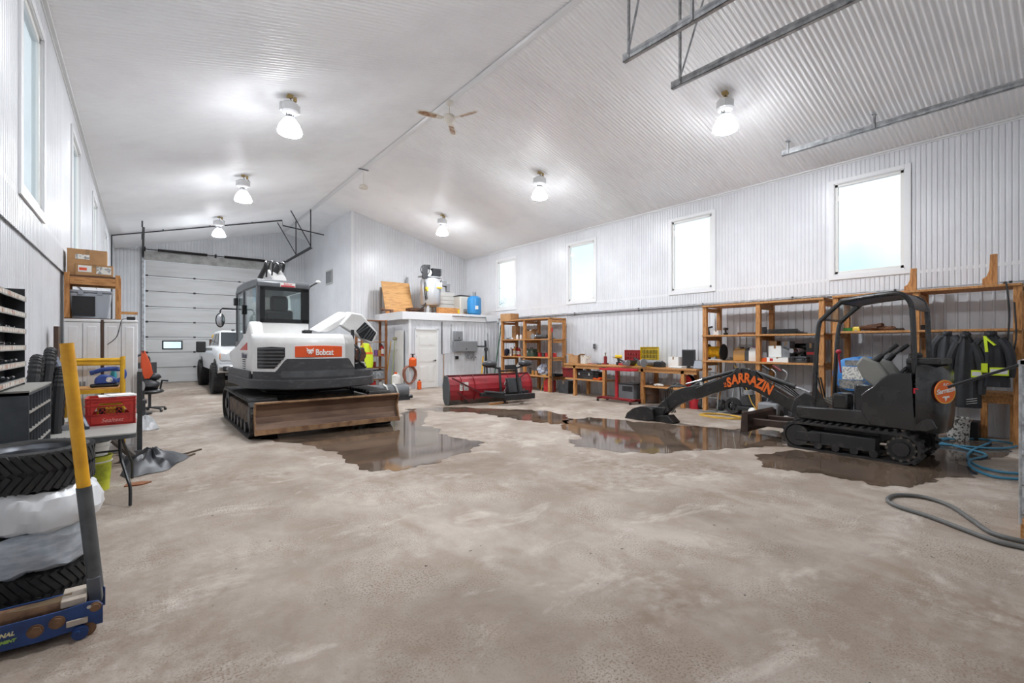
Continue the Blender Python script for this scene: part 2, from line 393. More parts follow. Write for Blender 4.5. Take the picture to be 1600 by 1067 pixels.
# low room under the mezzanine
ribbed('wall_store_front', YMZ, 'y', -1, XMZ, WR, 0, ZMZ + .02, 0.152, 0.016, WIDE, WAIN, [(wy(648, 560, YMZ).x, wy(684.5, 560, YMZ).x, -1, wy(665, 513, YMZ).z)])
ribbed('wall_store_side', XMZ, 'x', -1, YMZ, YBLK, 0, ZMZ + .02, 0.152, 0.008, WIDE, WAIN)
t = MB(); t.b2((XMZ - 0.02, YMZ - 0.03, 0), (XMZ + 0.07, YMZ + 0.01, ZMZ)); trim('trim_9', t)
mz = struct('trim_10', (0, 0, 0)); mz.name = 'trim_10'
MB().b2((XMZ - 0.28, YMZ - 0.06, ZMZ), (WR, YMZ + 0.0, ZMZ + 0.27)).build('mezzanine_fascia', TRIMW, mz, smooth=0, bevel=0.004)
MB().b2((XMZ - 0.28, YMZ - 0.0, ZMZ), (XMZ - 0.22, YBLK, ZMZ + 0.27)).build('mezzanine_fascia', TRIMW, mz, smooth=0, bevel=0.004)
MB().b2((XMZ - 0.22, YMZ, ZMZ + 0.2), (WR, YBLK, ZMZ + 0.262)).build('mezzanine_deck', PLY, mz, smooth=0)
MB().b2((XMZ - 0.22, YMZ, ZMZ + 0.0), (WR, YBLK, ZMZ + 0.012)).build('mezzanine_soffit', TRIMW, mz, smooth=0)
ZDK = ZMZ + 0.262
# ================================================================ ceiling fittings, doors, pipes
def roofpt(u, v):
    k = kk(u); a, b2, e = k * CC + SS, CC - k * SS, (v - HY) / F
    d = (ZR - XR * PITCH - H) / (-e - a * PITCH)
    if d * a > XR: d = (ZR + XR * PITCH - H) / (-e + a * PITCH)
    return Vector((d * a, d * b2, H - d * e))
LAMPGLOW = M('lit_lamp_glass', (247, 250, 255), 0.4, emit=LAMP_E)
BELLGLOW = M('glowing_bell_glass', (247, 250, 255), 0.4, emit=BELL_E)
LAMPW = M('lamp_housing_white', (214, 214, 214), 0.4)
def make_lamp():
    r = thing('high_bay_lamp', '', 'lamp')
    MB().box((0, 0, -0.02), (0.10, 0.10, 0.04)).box((0.09, 0.02, -0.05), (0.05, 0.06, 0.08)).build('junction_box', M('brass_box', (176, 150, 92), .5), r, bevel=0.006)
    MB().tube([(0, 0, -0.05), (0.03, 0, -0.10), (0, 0, -0.14), (-0.02, 0, -0.11)], 0.008, 6).tube(bez([(0.1, 0.02, -0.1), (0.16, 0.05, -0.16), (0.10, 0.02, -0.2), (0.05, 0, -0.18)], 5), 0.008, 6).build('hook', BLKIRON, r)
    MB().lathe([(0.02, -0.13), (0.11, -0.14), (0.145, -0.17), (0.145, -0.30), (0.12, -0.33), (0.07, -0.34)], 18).box((0.0, 0, -0.24), (0.33, 0.10, 0.14)).build('ballast_housing', LAMPW, r, bevel=0.005)
    MB().cyl((-0.055, 0, -0.33), (-0.055, 0, -0.43), 0.012, n=6).cyl((0.055, 0, -0.33), (0.055, 0, -0.43), 0.012, n=6).lathe([(0.09, -0.42), (0.09, -0.40), (0.03, -0.40)], 14).build('neck', GALV, r)
    bell = MB().lathe([(0.075, -0.42), (0.11, -0.45), (0.165, -0.53), (0.20, -0.62), (0.205, -0.66)], 22).build('glass_bell', BELLGLOW, r)
    MB().lathe([(0.205, -0.66), (0.19, -0.69), (0.12, -0.71), (0.001, -0.715)], 22).build('lens', LAMPGLOW, bell)
    return r
lamp0 = make_lamp(); first = True
LP = [((453, 148), 'lit high bay lamp on the left slope beside the brown-bladed ceiling fan'), ((380, 273), 'lit high bay lamp on the left slope, middle one of its row'), ((342, 338), 'lit high bay lamp in front of the overhead door'),
      ((1133, 143), 'lit high bay lamp below the hanging door tracks on the right slope'), ((843, 268), 'lit high bay lamp midway along the right slope'), ((691, 335), 'lit high bay lamp above the air compressor')]
for (u, v), lb in LP:
    p = roofpt(u, v); p.z -= 0.01
    if first: lamp0.location = p; lamp0['label'] = lb; lamp0['group'] = 'high bay lamps'; first = False
    else: dup(lamp0, p, random.uniform(-0.6, 0.6), lb, 'high bay lamps')
pl = roofpt(453, 148); dup(lamp0, Vector((pl.x, pl.y - 5.1, pl.z)), 0.3, 'lit high bay lamp on the left slope above the tyre stack', 'high bay lamps')
# ceiling fans
FANW = M('fan_cream', (222, 216, 204), 0.4); CANE = M('fan_blade_brown', (150, 108, 78), 0.5, col2=(196, 172, 148), scale=9, stretch=(1, 1, 1))
def fan(px, drop, label, blades):
    p = roofpt(*px); r = thing('ceiling_fan', label, 'ceiling fan', (XR, p.y, ZR - 0.045), 0.0)
    MB().lathe([(0.001, 0), (0.07, -0.0), (0.065, -0.05), (0.03, -0.09), (0.012, -0.1)], 14).build('canopy', FANW, r)
    MB().cyl((0, 0, -0.08), (0, 0, -drop), 0.012, n=8).build('rod', FANW, r)
    MB().lathe([(0.02, -drop + 0.02), (0.10, -drop), (0.13, -drop - 0.04), (0.13, -drop - 0.10), (0.09, -drop - 0.14), (0.05, -drop - 0.18), (0.001, -drop - 0.18)], 18).build('motor', FANW, r)
    for a in blades:
        m = MB(Matrix.Rotation(a, 4, 'Z') @ Matrix.Translation((0, 0, -drop - 0.09)) @ Matrix.Rotation(0.22, 4, 'X'))
        out = [(0.16, -0.045), (0.30, -0.07), (0.56, -0.085), (0.70, -0.06), (0.735, 0.0), (0.70, 0.06), (0.56, 0.085), (0.30, 0.07), (0.16, 0.045)]
        m.prism(out, 'z', -0.005, 0.005); bl = m.build('blade', FANW, r, bevel=0.002)
        m2 = MB(Matrix.Rotation(a, 4, 'Z') @ Matrix.Translation((0, 0, -drop - 0.09)) @ Matrix.Rotation(0.22, 4, 'X'))
        m2.prism([(0.30, -0.05), (0.56, -0.06), (0.67, -0.04), (0.69, 0.0), (0.67, 0.04), (0.56, 0.06), (0.30, 0.05)], 'z', -0.009, 0.009); m2.build('blade_inlay', CANE, bl)
        MB().bar((0.10 * math.cos(a), 0.10 * math.sin(a), -drop - 0.08), (0.32 * math.cos(a), 0.32 * math.sin(a), -drop - 0.09), 0.035, 0.012).build('blade_arm', FANW, r)
    return r
fan((700, 155), 0.30, 'ceiling fan with brown inlaid blades hung from the ridge', [0.897, 2.99, -1.197])
f2 = roofpt(561.5, 262); r = thing('ceiling_pendant', 'small white disc hung on a rod from the ridge', 'pendant', (XR, f2.y, ZR - 0.045))
MB().box((0, 0, -0.01), (0.3, 0.05, 0.03)).build('canopy', GREYP, r); MB().cyl((0, 0, 0), (0, 0, -0.5), 0.009, n=6).build('rod', FANW, r)
MB().lathe([(0.001, -0.46), (0.10, -0.48), (0.14, -0.53), (0.12, -0.58), (0.001, -0.6)], 16).build('motor', FANW, r)
# hung tracks of the front doors
def hung_track(px, z, label, hang, length=5.3):
    k = kk(px[0]); d = F * (z - H) / (HY - px[1]); X = d * (k * CC + SS); Y = d * (CC - k * SS)
    r = thing('door_track', label, 'door track', (X, Y, z), 0, 'overhead tracks of the front doors')
    y0 = max(-length, YF - Y + 0.03)
    m = MB(); m.b2((-0.03, y0, -0.03), (-0.024, 0, 0.03)); m.b2((-0.03, y0, 0.024), (0.03, 0, 0.03)); m.b2((-0.03, y0, -0.03), (0.03, 0, -0.024)); m.b2((0.024, y0, -0.03), (0.03, 0, -0.012)); m.b2((-0.03, y0, 0.03), (-0.024, 0, 0.07))
    m.build('rail', GALV, r, smooth=0)
    for hy, brace in hang:
        top = roof(X) - z - 0.015
        h = MB(); h.b2((-0.045, hy - 0.016, -0.02), (-0.039, hy + 0.016, top)); h.b2((-0.045, hy - 0.016, -0.02), (-0.015, hy - 0.012, top)); h.box((-0.03, hy, top - 0.006), (0.1, 0.06, 0.012)); h.build('hanger', GALV, r, smooth=0)
        if brace: MB().bar((-0.05, hy, 0.02), (-0.05 - brace * 0.3, hy - 0.55, roof(X - brace * .3) - z - 0.01), 0.03, 0.006).build('brace', GALV, r, smooth=0)
    return r
zt = H + 3.78
hung_track((1222, 242), zt, 'long galvanised door track hung just under the eave of the right slope', [(-0.12, 0), (-1.5, 0)])
hung_track((1050, 137), zt, 'galvanised door track with vee hangers on the right slope', [(-0.15, 0.3), (-2.2, 0.3)])
hung_track((975, 95), zt, 'galvanised door track hung near the ridge', [(-0.10, 0.6), (-1.0, 0.0)])
# ---------------------------------------------------------------- overhead door
DOORW = M('door_panel_white', (206, 207, 206), 0.45, col2=(186, 186, 184), scale=1.5, lo=0.4, hi=0.8, stretch=(0.4, 1, 3))
SEALK = M('black_seal', (38, 38, 40), 0.7)
dr = struct('door_1', (0, YB, 0)); PH = DZ / 8
for i in range(8):
    z0, z1 = i * PH + 0.012, (i + 1) * PH - 0.008
    m = MB()
    if i == 2:
        wu0, wu1 = wy(254.5, 540, YB).x, wy(284, 540, YB).x; wz0, wz1 = z0 + 0.13, z1 - 0.16
        for a0, a1, c0, c1 in ((DX0 + .01, wu0, z0, z1), (wu1, DX1, z0, z1), (wu0, wu1, z0, wz0), (wu0, wu1, wz1, z1)): m.b2((a0, -0.02, c0), (a1, 0.03, c1))
        fr = MB()
        for a0, a1, c0, c1 in ((wu0 - .03, wu0 + .02, wz0 - .03, wz1 + .03), (wu1 - .02, wu1 + .03, wz0 - .03, wz1 + .03), (wu0, wu1, wz0 - .03, wz0 + .02), (wu0, wu1, wz1 - .02, wz1 + .03)): fr.b2((a0, -0.035, c0), (a1, 0.035, c1))
    else:
        m.b2((DX0 + .01, -0.02, z0), (DX1, 0.03, z1))
    for zz in (z0 + 0.012, z1 - 0.012): m.b2((DX0 + .01, -0.028, zz - 0.012), (DX1, -0.02, zz + 0.012))
    for q in range(1, 9):   # pressed lines of each panel
        zz = z0 + (z1 - z0) * q / 9
        if not (i == 2): m.b2((DX0 + .03, -0.0225, zz - 0.004), (DX1 - .02, -0.02, zz + 0.004))
    pn = m.build('door_panel', DOORW, dr, smooth=0)
    if i == 2:
        fr.build('window_frame', SEALK, pn, smooth=0); MB().b2((wu0, 0.0, wz0), (wu1, 0.006, wz1)).build('pane', GLASS, pn, smooth=0)
    MB().b2((DX0 + .01, -0.018, i * PH - 0.008), (DX1, 0.02, i * PH + 0.012)).build('panel_seal', SEALK, pn, smooth=0)
    if i:
        for hx in (DX0 + 0.07, DX0 + 1.65, DX0 + 3.3, DX1 - 0.1): MB().box((hx, -0.035, i * PH), (0.08, 0.03, 0.07)).build('hinge', BLKIRON, pn, smooth=0)
    if i in (2, 4, 6):
        MB().b2((DX0 + .02, -0.05, z1 - 0.05), (DX1, -0.025, z1 - 0.02)).build('strut', TRIMW, pn, smooth=0)
for X in (DX0 - 0.05, DX1 + 0.05):
    m = MB(); m.b2((X - 0.05, -0.12, 0), (X - 0.04, -0.02, DZ + 0.1)); m.b2((X - 0.05, -0.12, 0), (X + 0.05, -0.11, DZ + 0.1)); m.build('vertical_track', GALV, dr, smooth=0)
    zt2 = H + 3.77 - 0.02
    MB().tube(bez([(X, -0.08, DZ), (X, -0.12, DZ + 0.18), (X, -0.24, DZ + 0.32), (X, -0.5, zt2), (X, -1.0, zt2)], 5), 0.035, 6).build('curved_track', BLKIRON, dr)
    m = MB(); m.b2((X - 0.035, -4.85, zt2 - 0.04), (X - 0.025, -0.9, zt2 + 0.04)); m.b2((X - 0.035, -4.85, zt2 - 0.04), (X + 0.035, -0.9, zt2 - 0.03)); m.build('horizontal_track', BLKIRON, dr, smooth=0)
    for yy in (-4.8, -2.6):
        top = roof(X) - 0.01
        MB().bar((X - 0.03, yy, zt2 - 0.03), (X - 0.03, yy, top), 0.04, 0.008, (0, 1, 0)).build('hanger', BLKIRON, dr, smooth=0)
        if X > 1: MB().bar((X - 0.03, yy, zt2 + 0.05), (X - 0.75, yy + 0.0, roof(X - .75) - .01), 0.035, 0.008, (0, 1, 0)).build('brace', BLKIRON, dr, smooth=0)
HEADG = M('grey_header_board', (176, 176, 172), 0.6, col2=(150, 149, 144), scale=3)
MB().b2((DX0 - 0.1, -0.04, DZ), (DX1 + 0.1, -0.016, DZ + 0.36)).build('header_board', HEADG, dr, smooth=0)
zs = DZ + 0.42
MB().cyl((DX0 - 0.05, -0.14, zs), (DX1 + 0.15, -0.14, zs), 0.016, n=8).build('torsion_shaft', BLKIRON, dr)
def coil(x0, x1):
    m = MB(); n = 34
    for i in range(n):
        xa = x0 + (x1 - x0) * i / n; m.lathe([(0.05, xa + 0.001), (0.062, xa + 0.3 * (x1 - x0) / n), (0.05, xa + 0.85 * (x1 - x0) / n)], 10, (0, -0.14, zs), 'x')
    return m
SPRING = M('dark_spring_steel', (48, 42, 40), 0.5, 0.4)
L = DX1 - DX0
coil(DX0 + 0.42, DX0 + 2.1).build('torsion_spring', SPRING, dr); coil(DX0 + 2.72, DX0 + 4.3).build('torsion_spring', SPRING, dr)
MB().box((DX0 + 2.4, -0.09, zs), (0.06, 0.14, 0.14)).cyl((DX0 + 2.37, -.14, zs), (DX0 + 2.43, -.14, zs), 0.05, n=10).build('centre_bracket', BLKIRON, dr)
for xx in (DX0 - 0.02, DX1 + 0.1): MB().cyl((xx - 0.05, -0.14, zs), (xx + 0.05, -0.14, zs), 0.09, n=14).build('cable_drum', BLKIRON, dr)
# man door in the store wall
dw0, dw1, dzt = wy(648, 560, YMZ).x, wy(684.5, 560, YMZ).x, wy(665, 513, YMZ).z
d2 = struct('door_2', (0, YMZ, 0))
m = MB(); m.b2((dw0, -0.03, 0), (dw0 + 0.05, 0.05, dzt)); m.b2((dw1 - 0.05, -0.03, 0), (dw1, 0.05, dzt)); m.b2((dw0, -0.03, dzt - 0.05), (dw1, 0.05, dzt)); m.build('door_frame', TRIMW, d2, smooth=0, bevel=0.004)
lf = MB().b2((dw0 + 0.05, -0.005, 0.01), (dw1 - 0.05, 0.035, dzt - 0.05)).build('door_leaf', WHITEP, d2, smooth=0)
cx = (dw0 + dw1) / 2; pw = (dw1 - dw0 - 0.1) * 0.32
for (z0, z1) in ((0.22, 0.78), (0.93, 1.42), (1.52, 1.86)):
    for sx in (-1, 1):
        xx = cx + sx * pw * 0.62; m = MB(); m.b2((xx - pw / 2, -0.011, z0), (xx + pw / 2, -0.004, z1)); m.b2((xx - pw / 2 + .03, -0.015, z0 + .03), (xx + pw / 2 - .03, -0.008, z1 - .03)); m.build('raised_panel', WHITEP, lf, smooth=0, bevel=0.003)
MB().cyl((dw1 - 0.12, -0.01, 0.98), (dw1 - 0.12, -0.05, 0.98), 0.025, n=12).bar((dw1 - 0.12, -0.055, 0.98), (dw1 - 0.23, -0.055, 0.965), 0.02, 0.02).build('door_handle', BLKIRON, lf)
for z in (0.25, 1.05, 1.8): MB().cyl((dw0 + 0.05, -0.015, z), (dw0 + 0.05, -0.015, z + 0.1), 0.012, n=8).build('hinge', BLKIRON, lf)
# backing behind the store door so nothing shows through the gaps
# pipes on the walls
def pipe(name, pts, r, mat, label, clips=(), cat='pipe', group=None):
    t = thing(name, label, cat, (0, 0, 0), 0, group); MB().tube(pts, r, 7).build('pipe_run', mat, t)
    if clips:
        for q in clips: MB().box(q, (0.035, 0.035, 0.035)).build('pipe_clip', BLKIRON, t)
    return t
ys = [wx(u, 470, WR).y for u in (900, 1000, 1100, 1240, 1400, 1580)]
for dz, r_, lb in ((0.02, 0.011, 'upper thin black conduit along the joint of the right wall'), (-0.04, 0.010, 'lower thin black conduit along the joint of the right wall')):
    pipe('conduit', [(WR - 0.06, 0.2, ZW + dz), (WR - 0.06, 14.8, ZW + dz)], r_, GALV if dz > 0 else BLKIRON, lb, [(WR - 0.055, y, ZW + dz) for y in ys], 'conduit')
yg = fl(176, 400).y
Yp = 20.6; pl0 = Vector((WL + 0.05, Yp, ZE - 0.02)); pk = wy(441, 350, Yp)
pk.z = roof(pk.x) - 0.05
pipe('gas_pipe', [(WL + 0.06, Yp, 0.02), (WL + 0.06, Yp, ZE - 0.06), (pk.x, Yp, pk.z), (pk.x + 0.02, Yp, pk.z - 0.2), (XBLK - 0.02, Yp, pk.z - 0.35)], 0.025, BLKIRON, 'black gas pipe under the ceiling ahead of the overhead door', [(x, Yp, roof(x) - 0.035) for x in (0.6, 2.0, 3.4)])
# ================================================================ small-thing makers (each one thing with its parts)
LABELW = M('paper_label', (222, 220, 212), 0.6, col2=(150, 150, 150), scale=30, lo=0.52, hi=0.56)
PAPER = M('white_paper', (228, 228, 224), 0.7)
def carton(loc, rz, w, d, h, label, mat=None, open_=False, cat='box', lab=None, group=None):
    r = thing('carton' if mat in (None, CARD) else 'storage_box', label, cat, loc, rz, group); mat = mat or CARD; t = 0.006
    if open_:
        m = MB(); m.b2((-w/2, -d/2, 0), (w/2, d/2, t)); m.b2((-w/2, -d/2, 0), (-w/2 + t, d/2, h)); m.b2((w/2 - t, -d/2, 0), (w/2, d/2, h)); m.b2((-w/2, -d/2, 0), (w/2, -d/2 + t, h)); m.b2((-w/2, d/2 - t, 0), (w/2, d/2, h)); m.build('body', mat, r, smooth=0)
        for sy in (-1, 1):
            m = MB(); m.bar((0, sy * d/2, h), (0, sy * (d/2 + h * .35), h + h * .22), w, t, (0, 0, 1)); m.build('flap', mat, r, smooth=0)
    else:
        MB().b2((-w/2, -d/2, 0), (w/2, d/2, h * 0.985)).build('body', mat, r, smooth=0, bevel=min(0.006, h * .06))
        for sy in (-1, 1): MB().b2((-w/2, sy * 0.003, h * 0.985), (w/2, sy * d/2, h)).build('flap', mat, r, smooth=0)
        MB().b2((-w/2 - .001, -0.02, h), (w/2 + .001, 0.02, h + 0.001)).b2((-w/2 - .0015, -0.02, h * .75), (-w/2, 0.02, h + .001)).build('tape', M('packing_tape', (150, 116, 78), 0.3), r, smooth=0)
    if lab:
        a0, a1, c0, c1, lm = lab
        MB().b2((-w/2 - .002, -d/2 + d*a0, h*c0), (-w/2 - 0.0005, -d/2 + d*a1, h*c1)).build('box_label', lm, r, smooth=0)
    return r
def jug(loc, rz, w, h, mat, cap, label, lab=None, cat='jug', group=None):
    r = thing('plastic_jug', label, cat, loc, rz, group); d = w * 0.62
    rg = []
    for z, s in ((0, .9), (.03 * h, 1), (.70 * h, 1), (.80 * h, .82), (.86 * h, .4), (.88 * h, .28)):
        rg.append([(-w/2 * s * (1 if abs(math.cos(a)) > .5 else 1) * max(-1, min(1, 1.3 * math.cos(a))) - (w * .12 if z > .75 * h else 0), d/2 * s * max(-1, min(1, 1.3 * math.sin(a))), z) for a in [2 * math.pi * i / 16 for i in range(16)]])
    MB().loft(rg).build('body', mat, r)
    MB().tube([(w * .06, 0, .86 * h), (w * .25, 0, .92 * h), (w * .42, 0, .84 * h), (w * .42, 0, .66 * h)], w * .06, 6).build('handle', mat, r)
    MB().cyl((-w * .12, 0, .87 * h), (-w * .12, 0, .98 * h), w * .16, n=12).build('cap', cap, r)
    if lab: MB().b2((-w * .44, -d/2 - .003, .2 * h), (w * .44, -d/2 + .002, .6 * h)).b2((-w/2 - .003, -d*.4, .2 * h), (-w/2 + .002, d*.4, .6 * h)).build('bottle_label', lab, r, smooth=0)
    return r
def can(loc, rad, h, mat, cap, label, lab=None, cat='can', neck=False, group=None):
    r = thing('bottle' if neck else 'tin_can', label, cat, loc, 0, group)
    if neck: MB().lathe([(.001, 0), (rad * .95, 0), (rad, h * .03), (rad, h * .62), (rad * .75, h * .74), (rad * .36, h * .84), (rad * .34, h * .9)], 14).build('body', mat, r); MB().cyl((0, 0, h * .88), (0, 0, h), rad * .4, n=10).build('cap', cap, r)
    else: MB().lathe([(.001, 0), (rad, 0), (rad, h * .02), (rad * .97, h * .03), (rad * .97, h * .95), (rad, h * .96), (rad, h * .98), (rad * .9, h * .97)], 14).build('body', mat, r); MB().lathe([(rad * .9, h * .97), (rad * .85, h), (.001, h)], 14).build('lid', cap, r)
    if lab: MB().lathe([(rad * 1.012, h * .18), (rad * 1.012, h * .58)], 14).build('bottle_label', lab, r)
    return r
def toolcase(loc, rz, w, d, h, mat, label, latch=None, grid=False, cat='tool case', tilt=0, group=None):
    r = thing('tool_case', label, cat, loc, rz, group)
    if not grid:
        MB().b2((-d/2, -w/2, 0), (d/2, w/2, h * .62)).build('body', mat, r, bevel=.012)
        MB().b2((-d/2 + .004, -w/2 + .004, h * .63), (d/2 - .004, w/2 - .004, h)).build('lid', mat, r, bevel=.015)
        MB().tube([(0, -w * .18, h), (0, -w * .16, h + .045), (0, w * .16, h + .045), (0, w * .18, h)], .011, 6).build('handle', BLACK, r)
        for sy in (-.3, .3): MB().box((-d/2 - .006, w * sy, h * .6), (.014, .05, .07)).build('latch', latch or CHROME, r, bevel=.003)
    else:   # open case: shallow base, raised lid with moulded pockets
        MB().b2((-d/2, -w/2, 0), (d/2, w/2, .06)).build('body', mat, r, bevel=.01)
        m = MB(); t0 = d/2 - .035
        m.b2((t0, -w/2, .05), (t0 + .012, w/2, h)); m.b2((t0 - .045, -w/2, .05), (t0, -w/2 + .015, h)); m.b2((t0 - .045, w/2 - .015, .05), (t0, w/2, h)); m.b2((t0 - .045, -w/2, h - .015), (t0, w/2, h))
        m.build('lid', mat, r, bevel=.004)
        nn = 5
        for j in range(3):
            for i in range(nn):
                y0 = -w/2 + .03 + (w - .06) * i / nn; z0 = .09 + (h - .14) * j / 3
                MB().b2((t0 - .03, y0 + .012, z0), (t0, y0 + (w - .06) / nn - .012, z0 + (h - .14) / 3 - .03)).build('pocket', latch or mat, r, bevel=.004)
    return r
def grinder(loc, rz, s, body, label, cat='power tool', disc=True, group=None):
    r = thing('angle_grinder', label, cat, loc, rz, group)
    MB().cyl((0, -.20 * s, .055 * s), (0, .08 * s, .06 * s), .042 * s, .05 * s, 12).build('motor_body', body, r)
    MB().cyl((0, .07 * s, .06 * s), (0, .19 * s, .06 * s), .052 * s, .04 * s, 12).build('gear_head', CHROME, r)
    if disc: MB().cyl((-.045 * s, .15 * s, .062 * s), (-.06 * s, .15 * s, .062 * s), .06 * s, n=18).build('disc', GREYP, r)
    MB().cyl((.03 * s, .12 * s, .07 * s), (.16 * s, .12 * s, .12 * s), .018 * s, n=8).build('side_handle', BLACK, r)
    MB().tube(bez([(0, -.2 * s, .055 * s), (.04 * s, -.3 * s, .012), (.15 * s, -.32 * s, .012), (.2 * s, -.2 * s, .012)], 5), .009 * s, 5).build('power_cord', BLACK, r)
    return r
def drill(loc, rz, s, mat, label, group=None):
    r = thing('cordless_drill', label, 'drill', loc, rz, group)
    MB().box((0, 0, .035 * s), (.08 * s, .12 * s, .07 * s)).build('battery', BLACK, r, bevel=.008)
    MB().bar((0, 0, .06 * s), (0, .02 * s, .17 * s), .045 * s, .05 * s, (0, 1, 0)).build('grip', BLACK, r, bevel=.01)
    MB().cyl((0, -.07 * s, .19 * s), (0, .08 * s, .19 * s), .042 * s, n=12).build('motor_body', mat, r)
    MB().cyl((0, .08 * s, .19 * s), (0, .15 * s, .19 * s), .028 * s, .014 * s, 10).build('chuck', CHROME, r)
    return r
def bucket(loc, rad, h, mat, label, rim=None, band=None, bail=True, fill=None, group=None):
    r = thing('pail', label, 'bucket', loc, random.uniform(0, 3), group)
    MB().lathe([(.001, 0), (rad * .86, 0), (rad, h * .96), (rad * 1.05, h * .965), (rad * 1.05, h), (rad * .96, h), (rad * .83, .02), (.001, .02)], 24).build('body', mat, r)
    MB().lathe([(rad * .985, h * .82), (rad * 1.05, h * .825), (rad * 1.05, h * .85), (rad * .99, h * .86)], 24).build('rim_ring', rim or mat, r)
    if band: MB().lathe([(rad * .915, h * .3), (rad * .985, h * .78)], 24).build('bucket_label', band, r)
    if bail: MB().tube([(rad * 1.06 * math.cos(a), .02 - rad * .9 * math.sin(a) * .35, h * .86 - rad * .9 * math.sin(a)) for a in [math.pi * i / 12 for i in range(13)]], .004, 5).build('bail', CHROME, r)
    if fill: MB().lathe([(rad * .9, h * .6), (.001, h * .66)], 18).build('contents', fill, r)
    return r
def coil_on_floor(name, c, rad, turns, r, mat, label, cat, tail=(), sq=1.0, rnd=.05, seed=1):
    q = random.Random(seed); pts = []; n = int(turns * 20)
    for i in range(n):
        a = 2 * math.pi * i / 20; rr = rad * (1 + q.uniform(-rnd, rnd) + .06 * math.sin(a * .37))
        pts.append((c[0] + rr * math.cos(a), c[1] + rr * sq * math.sin(a), c[2] + r + r * 1.2 * (i // 20 % 3)))
    pts += [tuple(p) for p in tail]
    return tag(MB().tube(bez(pts, 2), r, 6).build(name, mat), label, cat)
# ================================================================ right-hand wall: shelves and bench
XF, XB = 10.32, 11.02
PT = 0.092
def shelf_unit(name, label, ypos, levels, top, braces=True, back=True, low=None, ends=0.0):
    ya, yb = min(ypos), max(ypos); r = thing(name, label, 'shelf', (XF, ya, 0)); n = 0
    for y in ypos:
        for x in (0.0, XB - XF):
            m = MB().b2((x - PT/2 if x else 0, y - ya - PT/2, 0), (x + PT/2 if x else PT, y - ya + PT/2, top)); m.build('post', WOODV, r, smooth=0, bevel=.004)
        for z in list(levels) + [top - .02]:
            MB().b2((0.05, y - ya - .02, z - .13), (XB - XF, y - ya + .02, z - .04)).build('cross_bearer', WOOD, r, smooth=0, bevel=.003)
    for z in list(levels) + [top]:
        for k in range(3):
            x0 = 0.03 + k * (XB - XF) / 3
            MB().b2((x0 - (0.06 if k == 0 else 0), -PT/2 - ends, z - .038), (x0 + (XB - XF) / 3 - .008, yb - ya + PT/2 + ends, z)).build('shelf_board', WOOD, r, smooth=0, bevel=.003)
    return r
yA = [wx(u, 560, XF).y for u in (784, 818.5, 857.5)]
shelf_unit('wooden_shelf', 'tall open wooden shelf of cans and tins behind the red plow', yA, (.52, 1.14, 1.74), 2.43)
yB = [wx(u, 560, XF).y for u in (1100.5, 1184, 1283.5)]
shelf_unit('wooden_shelf', 'open wooden shelf holding the yellow cable reel and jugs', yB, (1.19, 1.78), 2.47)
yC = [wx(u, 560, XF).y for u in (1305, 1431, 1590)]
shelf_unit('wooden_shelf', 'open wooden shelf behind the black excavator with coats under it', yC, (1.81,), 2.49)
# shaped brackets standing on the last shelf
for u, sc, lb in ((1422, 1.0, 'small scrolled wood bracket on the shelf beside the window corner'), (1546, 1.25, 'tall scrolled wood bracket standing on the shelf top')):
    y = wx(u, 450, 10.72).y
    tag(MB().prism([(.08, 0), (-.09, 0), (-.09, .42 * sc), (-.01, .42 * sc), (.0, .22 * sc), (.03, .14 * sc), (.08, .11 * sc)], 'x', -.03, .03).build('wood_bracket', WOODV, smooth=0, bevel=.004), lb, 'bracket').location = (10.72, y, 2.49)
# workbench
yw0, yw1 = yB[0] + 0.18, wx(882, 570, XF).y; ZBN = .97
wb = thing('workbench', 'long wooden workbench between the two shelves on the right wall', 'workbench', (XF, yw0, 0))
for k in range(4): MB().b2((-.03 + k * .18, 0, ZBN - .045), (-.03 + k * .18 + .174, yw1 - yw0, ZBN)).build('top_plank', WOOD, wb, smooth=0, bevel=.004)
MB().b2((.0, .02, ZBN - .135), (.04, yw1 - yw0 - .02, ZBN - .046)).build('apron', WOOD, wb, smooth=0, bevel=.003)
for u in (897, 943, 1003, 1066):
    y = wx(u, 600, XF).y - yw0
    for x in (.0, .60): MB().b2((x, y - PT/2, 0), (x + PT, y + PT/2, ZBN - .046)).build('leg', WOODV, wb, smooth=0, bevel=.004)
for ua, ub, z in ((883, 943, .52), (1003, 1068, .48)):
    a, b_ = wx(ub, 600, XF).y - yw0, wx(ua, 600, XF).y - yw0
    for k in range(3): MB().b2((-.01 + k * .22, a, z - .04), (.205 + k * .22, b_, z)).build('shelf_plank', WOOD, wb, smooth=0, bevel=.003)
YEL2 = M('yellow_plastic', (214, 186, 40), 0.45); GREEN = M('green_plastic', (66, 150, 70), 0.45); AMBER = M('amber_plastic', (176, 128, 58), 0.35)
SILV = M('silver_paint', (170, 172, 174), 0.4, 0.5); DKRED = M('dark_red_paint', (134, 26, 32), 0.5, col2=(104, 30, 32), scale=5); BROWNL = M('brown_leather', (96, 62, 40), 0.6, col2=(70, 46, 32), scale=8)
def at(u, z, X): p = wx(u, 560, X); return (X, p.y, z)
def wid(u0, u1, X): return abs(wx(u0, 560, X).y - wx(u1, 560, X).y)
def hgt(u, px, X): return px * (wx(u, 560, X).y * CC + X * SS) / F
